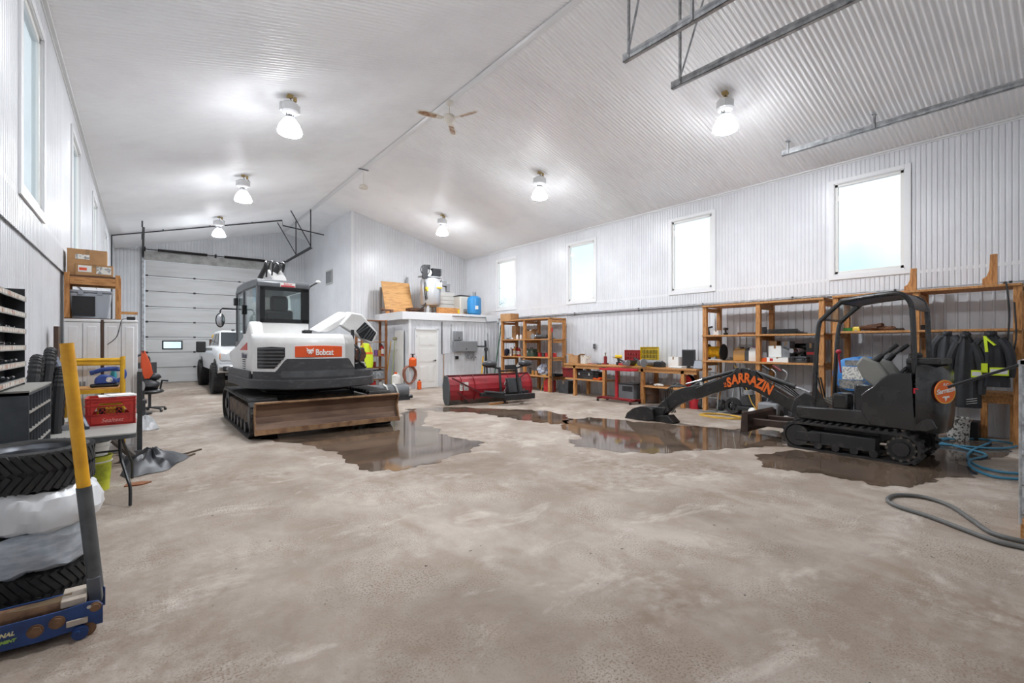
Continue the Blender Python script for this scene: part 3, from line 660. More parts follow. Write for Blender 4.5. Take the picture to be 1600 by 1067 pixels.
# ---- shelf A
X1 = 10.62
carton(at(796, 2.43, 10.6), 0, .38, .62, .25, 'long cardboard carton on top of the tall can shelf')
for i, (u, w_, h_) in enumerate(((793, .12, .05), (797, .10, .07), (801, .07, .05))):
    r = thing("pipe_fitting", ["long low grey pipe fitting on the can shelf", "tall grey pipe fitting on the can shelf", "short grey pipe fitting beside the upright carton"][i], 'fitting', at(u, 1.74, X1), i, 'fittings on the can shelf')
    MB().cyl((-w_/2, 0, .03), (w_/2, 0, .03), .026, n=10).build('body', GALV, r); MB().cyl((0, 0, .03), (0, 0, h_ + .02), .02, n=10).build('branch', GALV, r)
carton(at(806, 1.74, 10.8), 0, .2, .22, .50, 'narrow upright carton on the top board of the can shelf')
for u, c_, lb in ((808.5, WHITEP, 'white bottle in front of the upright carton'), (814, WHITEP, 'white bottle against the middle post of the can shelf')): can(at(u, 1.74, 10.5), .045, .19, c_, RED, lb, neck=True, cat='bottle')
carton(at(823, 1.74, X1), .1, .25, .16, .30, 'small upright carton behind the middle post of the can shelf')
carton(at(831, 1.74, X1), -.1, .25, .22, .28, 'square open carton stuffed with a white bag', open_=True)
tag(MB().ball((0, 0, .09), (.09, .1, .13), 10, 7, .16, 3).build('white_bag', WHITEP, smooth=0), 'crumpled white bag in the open carton on the can shelf', 'bag').location = at(830, 1.86, X1)
grinder(at(843, 1.74, X1), .3, 1.5, DKGREY, 'large black grinder on the top board of the can shelf')
r = thing('bump_cap', 'navy peaked cap on the middle board of the can shelf', 'cap', at(792, 1.14, X1), .4)
MB().lathe([(.14, .08), (.14, .14), (.11, .22), (.05, .26), (.001, .265)], 16).build('crown', M('navy_cloth', (38, 46, 66), .8), r); MB().cyl((-.09, 0, .085), (-.2, 0, .07), .11, .09, 14).build('peak', M('navy_cloth'), r); MB().cyl((0, 0, 0), (0, 0, .09), .1, n=14).build('stand', WHITEP, r)
for i, (u, c_, cp, h_, lb) in enumerate(((798.5, WHITEP, RED, .30, 'white and red bottle on the middle board of the can shelf'), (801.5, RED, WHITEP, .26, 'red bottle with a white cap on the can shelf'), (804, AMBER, BLACK, .34, 'amber bottle with a black cap on the can shelf'), (808, RED, BLACK, .3, 'red bottle with a black cap on the can shelf'), (811.5, RED, RED, .3, 'all red bottle with a paper label on the can shelf'), (815, WHITEP, BLACK, .28, 'white bottle with a black cap beside the red bottles'))):
    can(at(u, 1.14, X1 + .1 * (i % 2)), .055, h_, c_, cp, lb, LABELW if i != 1 else None, neck=(i % 2 == 0), cat='bottle' if i % 2 == 0 else 'can')
can(at(822.5, 1.14, X1), .06, .28, BLACK, GREYP, 'black round can right of the middle post', LABELW)
toolcase(at(831, 1.14, X1), 0, .34, .22, .26, M('dark_green_paint', (62, 84, 70), .5), 'dark green metal case on the can shelf')
for i, (u, c_, lb) in enumerate(((844, RED, 'squat red tin beside the green case'), (850, DKGREY, 'squat dark tin between two red tins'), (855, RED, 'squat red tin behind the corner post'), (866.5, RED, 'squat red tin at the end of the can shelf'))): can(at(u, 1.14, X1), .075, .14, c_, WHITEP if i % 2 else c_, lb)
carton(at(799, .52, X1), 0, .3, .3, .27, 'square carton on the lowest board of the can shelf behind the plow')
jug(at(811, .52, X1), 1.57, .22, .40, WHITEP, BLACK, 'white jug with a black cap on the lowest board of the can shelf')
can(at(826, .52, X1), .1, .22, GREYP, BLACK, 'grey paint can on the lowest board of the can shelf')
for i, (u, c_, lb) in enumerate(((833, AMBER, 'short amber jar on the lowest board of the can shelf'), (838.5, WOOD, 'short tan jar on the lowest board of the can shelf'))): can(at(u, .52, X1 - .1), .055, .15, c_, BLACK, lb)
tag(MB().ball((0, 0, .17), (.2, .22, .2), 12, 8, .18, 5).build('rag_bundle', M('white_blue_rags', (206, 210, 216), .8, col2=(96, 112, 150), scale=9), smooth=0), 'bundle of white and blue rags on the can shelf', 'rags').location = at(849, .52, X1)
r = thing('parts_tray', 'flat black parts tray on the lowest board of the can shelf', 'tray', at(868, .52, X1)); MB().b2((-.2, -.2, 0), (.2, .2, .02)).b2((-.2, -.2, 0), (-.18, .2, .07)).b2((.18, -.2, 0), (.2, .2, .07)).b2((-.2, -.2, 0), (.2, -.18, .07)).b2((-.2, .18, 0), (.2, .2, .07)).build('tray', BLACK, r, smooth=0)
def gascan(loc, rz, s, label):
    r = thing('fuel_can', label, 'fuel can', loc, rz)
    MB().prism([(-.14*s, 0), (.14*s, 0), (.14*s, .27*s), (.06*s, .34*s), (-.08*s, .34*s), (-.14*s, .28*s)], 'x', -.09*s, .09*s).build('body', RED, r, bevel=.02)
    MB().tube([(0, -.1*s, .33*s), (0, -.05*s, .40*s), (0, .06*s, .40*s), (0, .1*s, .30*s)], .016*s, 6).build('handle', RED, r); MB().cyl((0, -.1*s, .31*s), (0, -.2*s, .42*s), .025*s, .014*s, 8).build('spout', YELLOW, r); return r
p = fl(844, 613); gascan((10.55, p.y, 0), .3, 1.25, 'red fuel can on the floor under the can shelf')
def jackstand(loc, rz, s, label):
    r = thing('jack_stand', label, 'jack stand', loc, rz)
    for i in range(4):
        a = math.pi / 4 + i * math.pi / 2; MB().bar((.13*s * math.cos(a), .13*s * math.sin(a), 0), (.03*s * math.cos(a), .03*s * math.sin(a), .36*s), .03*s, .012).build('leg', YELLOW, r, smooth=0)
    MB().cyl((0, 0, .2*s), (0, 0, .52*s), .026*s, n=8).build('post', YELLOW, r); MB().box((0, 0, .53*s), (.05, .12*s, .03)).build('saddle', YELLOW, r); return r
jackstand((10.5, wx(851, 600, 10.5).y, 0), .2, 1.0, 'yellow jack stand beside the red fuel can')
def pole(name, p0, p1, rad, mat, label, cat='pole', tip=None):
    r = thing(name, label, cat, p0); q = Vector(p1) - Vector(p0)
    MB().cyl((0, 0, 0), q, rad, n=8).build('shaft', mat, r)
    if tip: MB().cyl(q * .93, q * 1.0, rad * 1.7, n=8).build('grip', tip, r)
    return r
pole('pole', (10.1, wx(770, 566, 10.1).y, 0.02), (11.05, wx(783.5, 500, 11.05).y, 2.3), .025, M('green_paint', (40, 84, 62), .5), 'green pole leaning on the wall beside the can shelf', tip=BLACK)
pole('pry_bar', (10.26, wx(864, 610, 10.26).y, 0.02), (10.29, wx(862.5, 500, 10.29).y, 2.1), .016, BLKIRON, 'long black bar standing at the end of the can shelf', tip=RED)
# ---- workbench things
X2 = 10.66; ZT2 = ZBN
carton(at(900, ZT2, X2), .1, .3, .36, .24, 'open cardboard carton at the far end of the workbench', open_=True)
carton(at(915, ZT2, X2), -.2, .2, .28, .25, 'white printed carton on the workbench', mat=LABELW)
for i, (u, c_, lb) in enumerate(((921, RED, 'red hand tool lying on the bench before the white carton'), (928, DKRED, 'dark red hand tool lying on the bench'), (934, BLKIRON, 'black hand tool lying on the bench'))):
    r = thing('hand_tool', lb, 'tool', at(u, ZT2, 10.42), .5 * i); MB().cyl((0, -.12, .02), (0, .02, .02), .018, n=8).build('grip', c_, r); MB().cyl((0, .02, .02), (0, .14, .02), .009, n=6).build('shank', CHROME, r)
r = thing('bottle_jack', 'red bottle jack standing on the workbench', 'jack', at(946, ZT2, X2)); MB().box((0, 0, .02), (.14, .14, .04)).cyl((0, 0, .03), (0, 0, .24), .05, n=14).build('body', DKRED, r, bevel=.004); MB().cyl((0, 0, .24), (0, 0, .34), .022, n=10).cyl((0, 0, .33), (0, 0, .35), .03, n=10).build('ram', CHROME, r); MB().cyl((.04, .05, .06), (.1, .1, .28), .01, n=6).build('pump_lever', RED, r)
drill(at(967, ZT2, X2), .6, 1.25, YEL2, 'yellow and black drill on the workbench beside the red case')
toolcase(at(984, ZT2, 10.72), 0, wid(973, 997, X2), .36, .43, M('case_red', (168, 44, 46), .5), 'open red tool case on the workbench', M('case_red_dark', (120, 28, 32), .5), True)
toolcase(at(1010.5, ZT2, 10.75), 0, wid(997, 1025, X2), .36, .52, YEL2, 'open yellow tool case on the workbench', M('case_yellow_dark', (120, 104, 24), .5), True)
grinder(at(985, ZT2, 10.40), 1.6, 1.5, BLACK, 'black grinder in front of the red case')
grinder(at(1013, ZT2, 10.42), 1.4, 1.8, SILV, 'silver grinder in front of the yellow case')
r = thing('battery_charger', 'black charger block on the bench beside the silver grinder', 'charger', at(1031, ZT2, 10.5)); MB().prism([(-.1, 0), (.1, 0), (.1, .1), (.03, .14), (-.1, .14)], 'y', -.12, .12).build('body', BLACK, r, bevel=.01); MB().box((-.02, 0, .15), (.1, .16, .03)).build('socket', GREYP, r)
carton(at(1056, ZT2, 10.8), 0, .25, wid(1049, 1065, 10.8), .27, 'plain white carton beside the black screen', mat=PAPER)
r = thing('monitor', 'flat black screen standing on the workbench', 'screen', at(1076, ZT2, 10.66)); wm = wid(1066, 1086.5, 10.66)
MB().b2((-.02, -wm/2, .05), (.025, wm/2, .46)).build('case', DKGREY, r, bevel=.01); MB().b2((-.026, -wm/2 + .03, .08), (-.02, wm/2 - .03, .43)).build('screen', BLACK, r, smooth=0); MB().b2((-.1, -.12, 0), (.1, .12, .02)).b2((-.015, -.04, .0), (.015, .04, .08)).build('stand', BLACK, r)
r = thing('paper_stack', 'low stack of white papers on the bench before the screen', 'papers', at(1059, ZT2, 10.42))
for i in range(4): MB().box((random.uniform(-.01, .01), random.uniform(-.02, .02), .006 + .012 * i), (.22, .34, .011), rotz(random.uniform(-.1, .1))).build('sheet_bundle', PAPER, r, smooth=0)
r = thing('tablet', 'small tablet leaning at the near end of the workbench', 'tablet', at(1092, ZT2 + .003, 10.5)); MB().prism([(-.06, 0), (-.05, 0), (.03, .2), (.02, .2)], 'y', -.13, .13).build('case', BLACK, r); MB().prism([(-.062, .012), (-.061, .012), (.015, .19), (.014, .19)], 'y', -.115, .115).build('screen', M('grey_screen', (150, 156, 164), .2), r); MB().prism([(.0, .1), (.01, .1), (.08, 0), (.07, 0)], 'y', -.03, .03).build('stand', BLACK, r)
# under the bench
X3 = 10.62
r = thing('storage_bin', 'red storage bin on the lower plank of the workbench', 'bin', at(895, .52, 10.72)); wm = wid(886, 904, X3); MB().loft([[(-.2, -wm/2*.9, 0), (.2, -wm/2*.9, 0), (.2, wm/2*.9, 0), (-.2, wm/2*.9, 0)], [(-.22, -wm/2, .26), (.22, -wm/2, .26), (.22, wm/2, .26), (-.22, wm/2, .26)]]).build('body', DKRED, r, smooth=0, bevel=.01); MB().b2((-.24, -wm/2 - .02, .26), (.24, wm/2 + .02, .30)).build('lid', DKRED, r, bevel=.008)
toolcase(at(918, .52, 10.6), 0, wid(905, 931, X3), .3, .24, DKGREY, 'dark toolbox with two pale latches under the workbench', WHITEP, cat='toolbox')
toolcase(at(935.5, .52, 10.6), 0, wid(931, 940, X3), .3, .22, BLACK, 'narrow black toolbox beside the dark toolbox', BLACK, cat='toolbox')
r = thing('parts_tray', 'orange parts tray at the edge of the lower bench plank', 'tray', at(934.5, .52, 10.4)); MB().b2((-.07, -.14, 0), (.07, .14, .015)).b2((-.07, -.14, 0), (-.055, .14, .05)).b2((.055, -.14, 0), (.07, .14, .08)).b2((-.07, -.14, 0), (.07, -.125, .06)).b2((-.07, .125, 0), (.07, .14, .06)).build('tray', ORANGE, r, smooth=0)
carton((10.72, wx(887, 600, 10.72).y, 0), 0, .4, .44, .40, 'dark grey bin on the floor under the far end of the workbench', mat=DKGREY, cat='bin')
r = thing('tool_stand', 'red wheeled tool stand in front of the workbench', 'tool stand', (10.02, wx(966, 625, 10.02).y, 0)); wm = wid(944, 998, 10.02)
MB().b2((-.05, -wm/2, .07), (.05, wm/2 , .13)).b2((-.22, -wm/2, .07), (.22, -wm/2 + .06, .12)).b2((-.22, wm/2 - .06, .07), (.22, wm/2, .12)).build('base', DKRED, r, bevel=.006)
MB().cyl((0, .05, .13), (0, .05, .86), .045, n=12).build('column', M('bright_red_paint', (178, 34, 46), .4), r)
MB().b2((-.18, -wm*.45, .86), (.18, wm*.45, .885)).b2((-.18, -wm*.45, .88), (-.165, wm*.45, .92)).b2((.165, -wm*.45, .88), (.18, wm*.45, .92)).build('tray', MATS['bright_red_paint'], r, bevel=.004)
for sx in (-.2, .2):
    for sy in (-wm/2 + .03, wm/2 - .03): MB().cyl((sx - .015, sy, .035), (sx + .015, sy, .035), .034, n=12).bar((sx, sy, .04), (sx, sy, .09), .02, .03).build('caster', BLACK, r)
r = thing('computer_case', 'grey metal cabinet on the floor under the workbench', 'cabinet', (10.6, wx(987, 610, 10.6).y, 0)); wm = wid(975, 998, 10.6)
MB().b2((-.25, -wm/2, .02), (.25, wm/2, .46)).build('body', M('grey_metal', (134, 138, 142), .45, .2), r, bevel=.006); MB().b2((-.254, -wm/2 + .03, .28), (-.249, wm/2 - .12, .42)).build('front_panel', DKGREY, r, smooth=0); MB().b2((-.27, -wm/2 - .01, .46), (.27, wm/2 + .01, .49)).build('lid', DKGREY, r, bevel=.005); MB().b2((-.2, -wm/2 + .05, 0), (.2, wm/2 - .05, .02)).build('plinth', BLACK, r)
r = thing('keg', 'rusty brown steel drum on the floor under the workbench', 'drum', (10.72, wx(1014.5, 610, 10.72).y, 0)); MB().lathe([(.001, 0), (.25, 0), (.26, .02), (.25, .04), (.25, .22), (.262, .24), (.25, .26), (.25, .46), (.262, .48), (.25, .5), (.23, .49), (.001, .49)], 22).build('shell', M('brown_rust_metal', (98, 84, 74), .6, .2, col2=(120, 88, 66), scale=5), r); MB().cyl((.1, .05, .49), (.1, .05, .51), .03, n=10).build('bung', GALV, r)
r = thing('air_hose_reel', 'red and black hose reel on the near lower bench plank', 'reel', at(1073, .48, 10.55)); MB().cyl((-.03, 0, .17), (-.06, 0, .17), .16, n=20).build('flange', RED, r); MB().cyl((.10, 0, .17), (.12, 0, .17), .16, n=20).build('flange', BLACK, r); MB().cyl((-.03, 0, .17), (.10, 0, .17), .12, n=18).build('hose_pack', BLACK, r); MB().b2((-.06, -.08, 0), (.12, .08, .03)).build('foot', BLACK, r)
tag(MB().ball((0, 0, .03), (.1, .14, .04), 10, 6, .2, 9).build('rag', WHITEP, smooth=0), 'white rag on the near lower bench plank', 'rag').location = at(1030, .48, 10.45)
pp = fl(1087, 640); bucket((10.55, wx(1087, 640, 10.55).y, 0), .17, .40, M('pail_red', (170, 34, 46), .4), 'red pail on the floor between workbench and shelf', bail=True)
r = thing('wall_socket', 'small grey socket on the wall above the workbench', 'socket', (WR - .05, wx(930, 541, WR).y, wx(930, 541, WR).z)); MB().b2((0, -.05, -.08), (.03, .05, .08)).build('box', GREYP, r, bevel=.005); MB().b2((-.01, -.03, -.06), (0, .03, -.01)).b2((-.01, -.03, .01), (0, .03, .06)).build('outlet', BLACK, r, smooth=0)
# ---- shelf B
XS1 = 10.62; Z1, Z2_ = 1.78, 1.19
r = thing('glue_gun', 'black pistol-shaped tool on the upper board above the cable reel', 'tool', at(1108, Z1, XS1), 0); MB().bar((0, 0, 0), (0, .03, .16), .04, .05).bar((0, .05, .17), (0, -.08, .2), .05, .04).build('body', BLACK, r, bevel=.006)
carton(at(1121, Z1, XS1), 0, .15, .12, .11, 'tiny white box on the upper board above the cable reel', mat=PAPER)
drill(at(1134, Z1, XS1), 1.4, .75, BLACK, 'small black drill lying on the upper board')
def heap(name, loc, rx, ry, n, r0, mat, label, cat, seed):
    q = random.Random(seed); pts = []
    for i in range(n):
        a = i * 2.1; pts.append((rx * math.cos(a) * q.uniform(.4, 1), ry * math.sin(a * 1.3) * q.uniform(.4, 1), r0 + abs(q.gauss(0, 1)) * r0 * .9))
    ob = MB().tube(bez(pts, 5), r0, 6).build(name, mat); ob.location = loc; return tag(ob, label, cat)
heap('rope', at(1168, Z1, XS1), .12, .24, 16, .016, BROWNL, 'brown rope heaped on the upper board beside the post', 'rope', 3)
can(at(1193.5, Z1, XS1), .06, .16, DKGREY, BLACK, 'dark mug-sized can on the upper board right of the post')
r = thing('tarp', 'flat black folded sheets on the upper board', 'sheets', at(1224, Z1, XS1))
for i in range(4): MB().loft([[(x * (1 - .1 * i), y * (1 - .08 * i) * (1 + .15 * math.sin(i + x * 9)), .012 + .025 * i + t) for x, y in ((-.2, -.38), (.2, -.34), (.22, .36), (-.18, .32))] for t in (0, .016)]).build('fold', BLACK, r, smooth=0)
r = thing('cable_reel', 'black-flanged reel of yellow cable on the middle board', 'cable reel', at(1119, Z2_, XS1)); wm = wid(1107, 1131, XS1)
for sy in (-1, 1): MB().lathe([(.001, 0), (.19, 0), (.19, .02), (.17, .025), (.05, .025), (.001, .025)], 24, (0, sy * wm/2, .19), 'y').build('flange', BLACK, r)
m = MB()
for i in range(12): m.lathe([(.12, -wm*.42 + i * wm*.07), (.135, -wm*.385 + i * wm*.07), (.12, -wm*.35 + i * wm*.07)], 20, (0, .01, .19), 'y')
m.build('cable', YELLOW, r); MB().b2((-.12, -wm/2, 0), (.12, wm/2, .02)).build('foot', WHITEP, r)
jug(at(1157, Z2_, XS1), 1.57, .28, .32, AMBER, BLACK, 'amber oil jug on the middle board beside the cable reel', LABELW)
jug(at(1169.5, Z2_, XS1), 1.57, .24, .31, DKGREY, BLACK, 'dark jug with a white label on the middle board', PAPER)
jug(at(1177.5, Z2_, 10.55), 1.57, .18, .33, WHITEP, M('lilac', (170, 140, 190), .5), 'white jug pressed against the middle post', None)
carton(at(1194, Z2_, 10.5), 0, .18, wid(1187, 1200, XS1), .09, 'low orange box on the middle board', mat=ORANGE)
can(at(1196, Z2_ + .09, 10.5), .05, .11, SILV, GREYP, 'small silver tin standing on the orange box')
carton(at(1211, Z2_ + .12 + .23, 10.66), 0, .2, wid(1205, 1216, XS1), .10, 'small brown carton on top of the white box')
carton(at(1219, Z2_, 10.5), 0, .3, wid(1203, 1236, XS1), .10, 'flat white box at the bottom of the shelf pile', mat=PAPER, lab=(.7, .85, .2, .8, RED))
carton(at(1215, Z2_ + .105, 10.56), 0, .28, wid(1205, 1225, XS1), .24, 'white box on top of the flat white box', mat=PAPER)
carton(at(1232, Z2_ + .105, 10.58), 0, .28, wid(1226, 1238, XS1), .33, 'grey box beside the white box', mat=GREYP)
toolcase(at(1251, Z2_, 10.5), 0, wid(1238, 1264, XS1), .25, .13, DKGREY, 'low dark case on the middle board', BLACK)
grinder(at(1245, Z2_ + .17, 10.5), 1.5, 1.2, M('white_red_tool', (206, 200, 200), .5, col2=(170, 60, 60), scale=8), 'white and red tool on top of the low dark case', disc=False)
for u, lb in ((1243, 'black drill behind the low dark case'), (1256, 'second black drill standing behind the low dark case')): drill(at(u, Z2_, 10.85), 0, 1.7, BLACK, lb)
carton(at(1270.5, Z2_, 10.66), 0, .28, wid(1263, 1278, XS1), .40, 'tall black box with a red label on the middle board', mat=BLACK, lab=(.1, .9, .42, .55, RED))
# ---- shelf C upper board
Zc = 1.81
can(at(1326, Zc, XS1), .09, .07, GREEN, GREEN, 'round green tape roll on the board behind the canopy', cat='tape')
r = thing('tape_measure', 'yellow tape measure on the board behind the canopy', 'tape measure', at(1339, Zc, XS1)); MB().prism([(-.05, 0), (.05, 0), (.05, .06), (.02, .09), (-.03, .09), (-.05, .06)], 'y', -.06, .06).build('case', YEL2, r, bevel=.012); MB().box((-.055, 0, .015), (.02, .04, .012)).build('hook', CHROME, r)
heap('leather_straps', at(1363, Zc, XS1), .14, .24, 16, .036, BROWNL, 'heap of brown leather straps behind the canopy', 'straps', 8)
heap('chain', at(1385, Zc, XS1), .1, .18, 16, .026, M('rust_chain', (112, 80, 58), .6, .3), 'heap of rusty chain on the board behind the canopy', 'chain', 12)
heap('chain', at(1404, Zc, XS1), .1, .12, 12, .014, M('dark_chain', (62, 52, 46), .6, .4), 'small heap of dark chain by the shelf post', 'chain', 13)
can(at(1441, Zc, XS1), .05, .09, BLACK, BLACK, 'small black tin on the board by the post')
# bench board low at right
yl0, yl1 = wx(1592, 610, XF).y, wx(1520, 610, XF).y
r = thing('low_bench', 'low wooden plank bench under the hanging work jacket', 'bench', (XF, yl0, 0)); MB().b2((.1, 0, .74), (.75, yl1 - yl0, .80)).build('plank', WOOD, r, smooth=0, bevel=.005); MB().b2((.12, .02, .64), (.16, yl1 - yl0, .74)).build('apron', WOOD, r, smooth=0)
for y in (.06, yl1 - yl0 - .1): MB().b2((.62, y, 0), (.7, y + .08, .74)).build('leg', WOODV, r, smooth=0)
# ================================================================ machines
def stadium(L, Hh, n=10):
    # closed side outline of a track: list of (y, z, tangent angle), L total length, Hh height, resting on z=0
    r = Hh / 2; pts = []
    for i in range(n + 1): a = -math.pi / 2 - math.pi * i / n; pts.append((-(L/2 - r) + r * math.cos(a), r + r * math.sin(a)))
    for i in range(n + 1): a = math.pi / 2 - math.pi * i / n; pts.append(((L/2 - r) + r * math.cos(a), r + r * math.sin(a)))
    return pts
def along(pts, n):
    P = [Vector(p) for p in pts] + [Vector(pts[0])]; seg = [(P[i + 1] - P[i]).length for i in range(len(P) - 1)]; T = sum(seg); out = []
    for k in range(n):
        s = T * (k + .5) / n; i = 0
        while s > seg[i]: s -= seg[i]; i += 1
        d = (P[i + 1] - P[i]).normalized(); q = P[i] + d * s; out.append((q.x, q.y, math.atan2(d.y, d.x)))
    return out
TRACKM = M('track_rubber', (38, 37, 37), 0.7, col2=(74, 66, 58), scale=6, lo=0.5, hi=0.75)
def track(root, xc, width, L, Hh, npad, pad, name='track', yc=0.0, th=.035):
    o = stadium(L, Hh); i_ = stadium(L - 2 * th, Hh - 2 * th)
    i_ = [(y, z + th) for y, z in i_]; m = MB(); n = len(o)
    vs = []
    for x in (-width / 2, width / 2):
        vs += [(xc + x, yc + p[0], p[1]) for p in o] + [(xc + x, yc + p[0], p[1]) for p in i_]
    fs = []
    for k in range(n):
        j = (k + 1) % n
        fs += [(k, j, n + j, n + k), (2*n + j, 2*n + k, 3*n + k, 3*n + j), (k, 2*n + k, 2*n + j, j), (n + k, n + j, 3*n + j, 3*n + k)]
    tr = m.add(vs, fs).build(name, TRACKM, root)
    src = None
    for (y, z, a) in along(o, npad):
        mt = Matrix.Translation((xc, yc + y, z)) @ Matrix.Rotation(a, 4, 'X')
        if src is None:
            src = MB().prism([(-pad[0]/2, .0), (pad[0]/2, .0), (pad[0]*.3, -pad[1]), (-pad[0]*.3, -pad[1])] if True else [], 'x', -width/2 * .96, width/2 * .96).build('track_lug', TRACKM, tr, smooth=0); src.matrix_local = mt
            # the path runs clockwise, so its outside lies at +z of the local frame turned by pi
            src.data.transform(Matrix.Scale(-1, 4, (0, 0, 1))); src.data.flip_normals()
        else: inst(src, tr, mt)
    return tr
BOBW = M('machine_white', (226, 226, 224), 0.3, col2=(214, 213, 210), scale=2)
BOBG = M('machine_grey', (84, 86, 89), 0.4, col2=(72, 74, 77), scale=5)
SKIRT = M('counterweight_grey', (58, 59, 62), 0.5, col2=(98, 98, 98), scale=7, lo=.55, hi=.8, stretch=(1, 1, 3))
RUSTB = M('rusty_blade_steel', (126, 100, 82), 0.5, 0.35, col2=(86, 66, 54), scale=2.2, stretch=(.5, 1, 2.5), detail=9)
RUSTL = M('rusty_edge', (160, 126, 92), 0.6, 0.2, col2=(120, 88, 64), scale=6)
BOBO = M('decal_orange', (222, 84, 30), 0.4); BOBD = M('decal_dark', (52, 54, 84), .4); BLKP = M('black_gloss', (20, 21, 23), 0.25)
EXC = (2.62, 10.15); UP = Matrix.Translation((2.45 - EXC[0], 10.1 - EXC[1], 0)) @ Matrix.Rotation(0.05, 4, 'Z')
ex = thing('excavator', 'large white and grey tracked excavator with its engine hood raised', 'excavator', (EXC[0], EXC[1], 0))
for sx in (-1, 1):
    track(ex, sx * 1.02, .45, 3.3, .64, 44, (.10, .03), yc=.0)
    xo = sx * 1.02
    MB().b2((xo - .16, -1.25, .16), (xo + .16, 1.25, .48)).build('track_frame', M('dirty_frame', (104, 84, 66), .7, col2=(60, 52, 46), scale=6), ex, bevel=.02)
    for y in (-1.33, 1.33): MB().cyl((xo - .17, y, .32), (xo + .17, y, .32), .255, n=20).cyl((xo - .2, y, .32), (xo + .2, y, .32), .11, n=14).build('sprocket' if y > 0 else 'idler_wheel', DKGREY, ex)
    for i in range(6): MB().cyl((xo - .2, -.95 + i * .38, .13), (xo + .2, -.95 + i * .38, .13), .09, n=12).build('track_roller', DKGREY, ex)
MB().b2((-.85, -.55, .3), (.85, .55, .62)).build('undercarriage_frame', DKGREY, ex, bevel=.03)
MB().cyl((2.45 - EXC[0], -.05, .6), (2.45 - EXC[0], -.05, .82), .55, n=28).build('slew_ring', BLKIRON, ex)
# dozer blade, open side to the camera end
bl0, bl1 = wy(399, 650, 8.38).x - EXC[0], wy(622.5, 640, 8.38).x - EXC[0]; yb = 8.38 - EXC[1]
prof = [(yb - .03, .13), (yb + .01, .17), (yb + .08, .27), (yb + .10, .38), (yb + .08, .49), (yb + .01, .59), (yb - .01, .61)]
blade = MB().sheet(prof, 'x', bl0, bl1, -.03).build('dozer_blade', RUSTB, ex)
MB().b2((bl0, yb - .045, .10), (bl1, yb - .015, .185)).build('cutting_edge', RUSTL, blade, bevel=.004)
MB().b2((bl0, yb - .03, .592), (bl1, yb + .03, .625)).build('top_rail', RUSTL, blade, bevel=.008)
for x in (bl0, bl1): MB().prism([(yb - .05, .10), (yb + .03, .10), (yb + .14, .3), (yb + .14, .45), (yb + .03, .62), (yb - .03, .62), (yb + .05, .4)], 'x', x - .012, x + .012).build('end_plate', RUSTL, blade, smooth=0)
for x in (-.5, .5): MB().bar((x, yb + .12, .35), (x * .9, -.4, .40), .12, .16).build('blade_arm', DKGREY, ex)
MB().ball((0, -1.15, .52), (.75, .35, .12), 16, 6, .2, 4).build('mud_heap', M('brown_mud', (92, 76, 60), .9, col2=(62, 52, 44), scale=9, bump=.5), ex, smooth=0)
# upper structure in its own frame (x right, y forward)
RO = [(-1.02, -.85), (-1.0, -1.05), (-.90, -1.30), (-.62, -1.63), (-.22, -1.80), (.22, -1.80), (.62, -1.68), (.90, -1.50), (1.06, -1.25), (1.10, -.9)]
def rear_y(x):
    for (x0, y0), (x1, y1) in zip(RO, RO[1:]):
        if x0 <= x <= x1: return y0 + (y1 - y0) * (x - x0) / (x1 - x0)
    return -.9
def outline(off=0.0, yf=.85, xr=1.1):
    pts = [(-1.02 - off, yf)]
    for i, (x, y) in enumerate(RO):
        a, c = Vector(RO[max(i - 1, 0)]), Vector(RO[min(i + 1, len(RO) - 1)]); t = (c - a).normalized(); pts.append((x + t.y * off, y - t.x * off))
    return pts + [(1.10 + off, yf)]
def skirtm(z0, z1, off, yf=.85, top_in=0.0):
    o = outline(off, yf); o2 = outline(off - top_in, yf)
    return MB(UP).loft([[(x, y, z0) for x, y in o], [(x, y, z1) for x, y in o2]])
sk = skirtm(.80, .97, .03).build('counterweight_skirt', SKIRT, ex, bevel=.02)
MB(UP).loft([[(x * .7, y * .66, .70) for x, y in outline(0, .8)], [(x*.8, y*.8, .80) for x, y in outline(0, .8)]]).build('turntable_deck', BLKIRON, ex)  # coloured black to stand for the shaded gap under the skirt
def wrap(x0, x1, zlo, zhi, off, th, mtx=UP, n=18):
    m = MB(mtx); rows = []
    for i in range(n + 1):
        x = x0 + (x1 - x0) * i / n; y = rear_y(x); e = .01; t = Vector((2 * e, rear_y(x + e) - rear_y(x - e))).normalized(); nx, ny = t.y, -t.x
        a, b_ = (zlo(x) if callable(zlo) else zlo), (zhi(x) if callable(zhi) else zhi)
        rows.append([(x + nx * off, y + ny * off, a), (x + nx * off, y + ny * off, b_), (x + nx * (off - th), y + ny * (off - th), b_), (x + nx * (off - th), y + ny * (off - th), a)])
    return m.loft(rows)
def rxl(u, z=1.4):
    best = None
    for i in range(210):
        x = -1.01 + .01 * i; p = UP @ Vector((x, rear_y(x), z)); X, Y = p.x + EXC[0], p.y + EXC[1]; uu = UC + F * (X * CC - Y * SS) / (X * SS + Y * CC)
        if best is None or abs(uu - u) < best[0]: best = (abs(uu - u), x)
    return best[1]
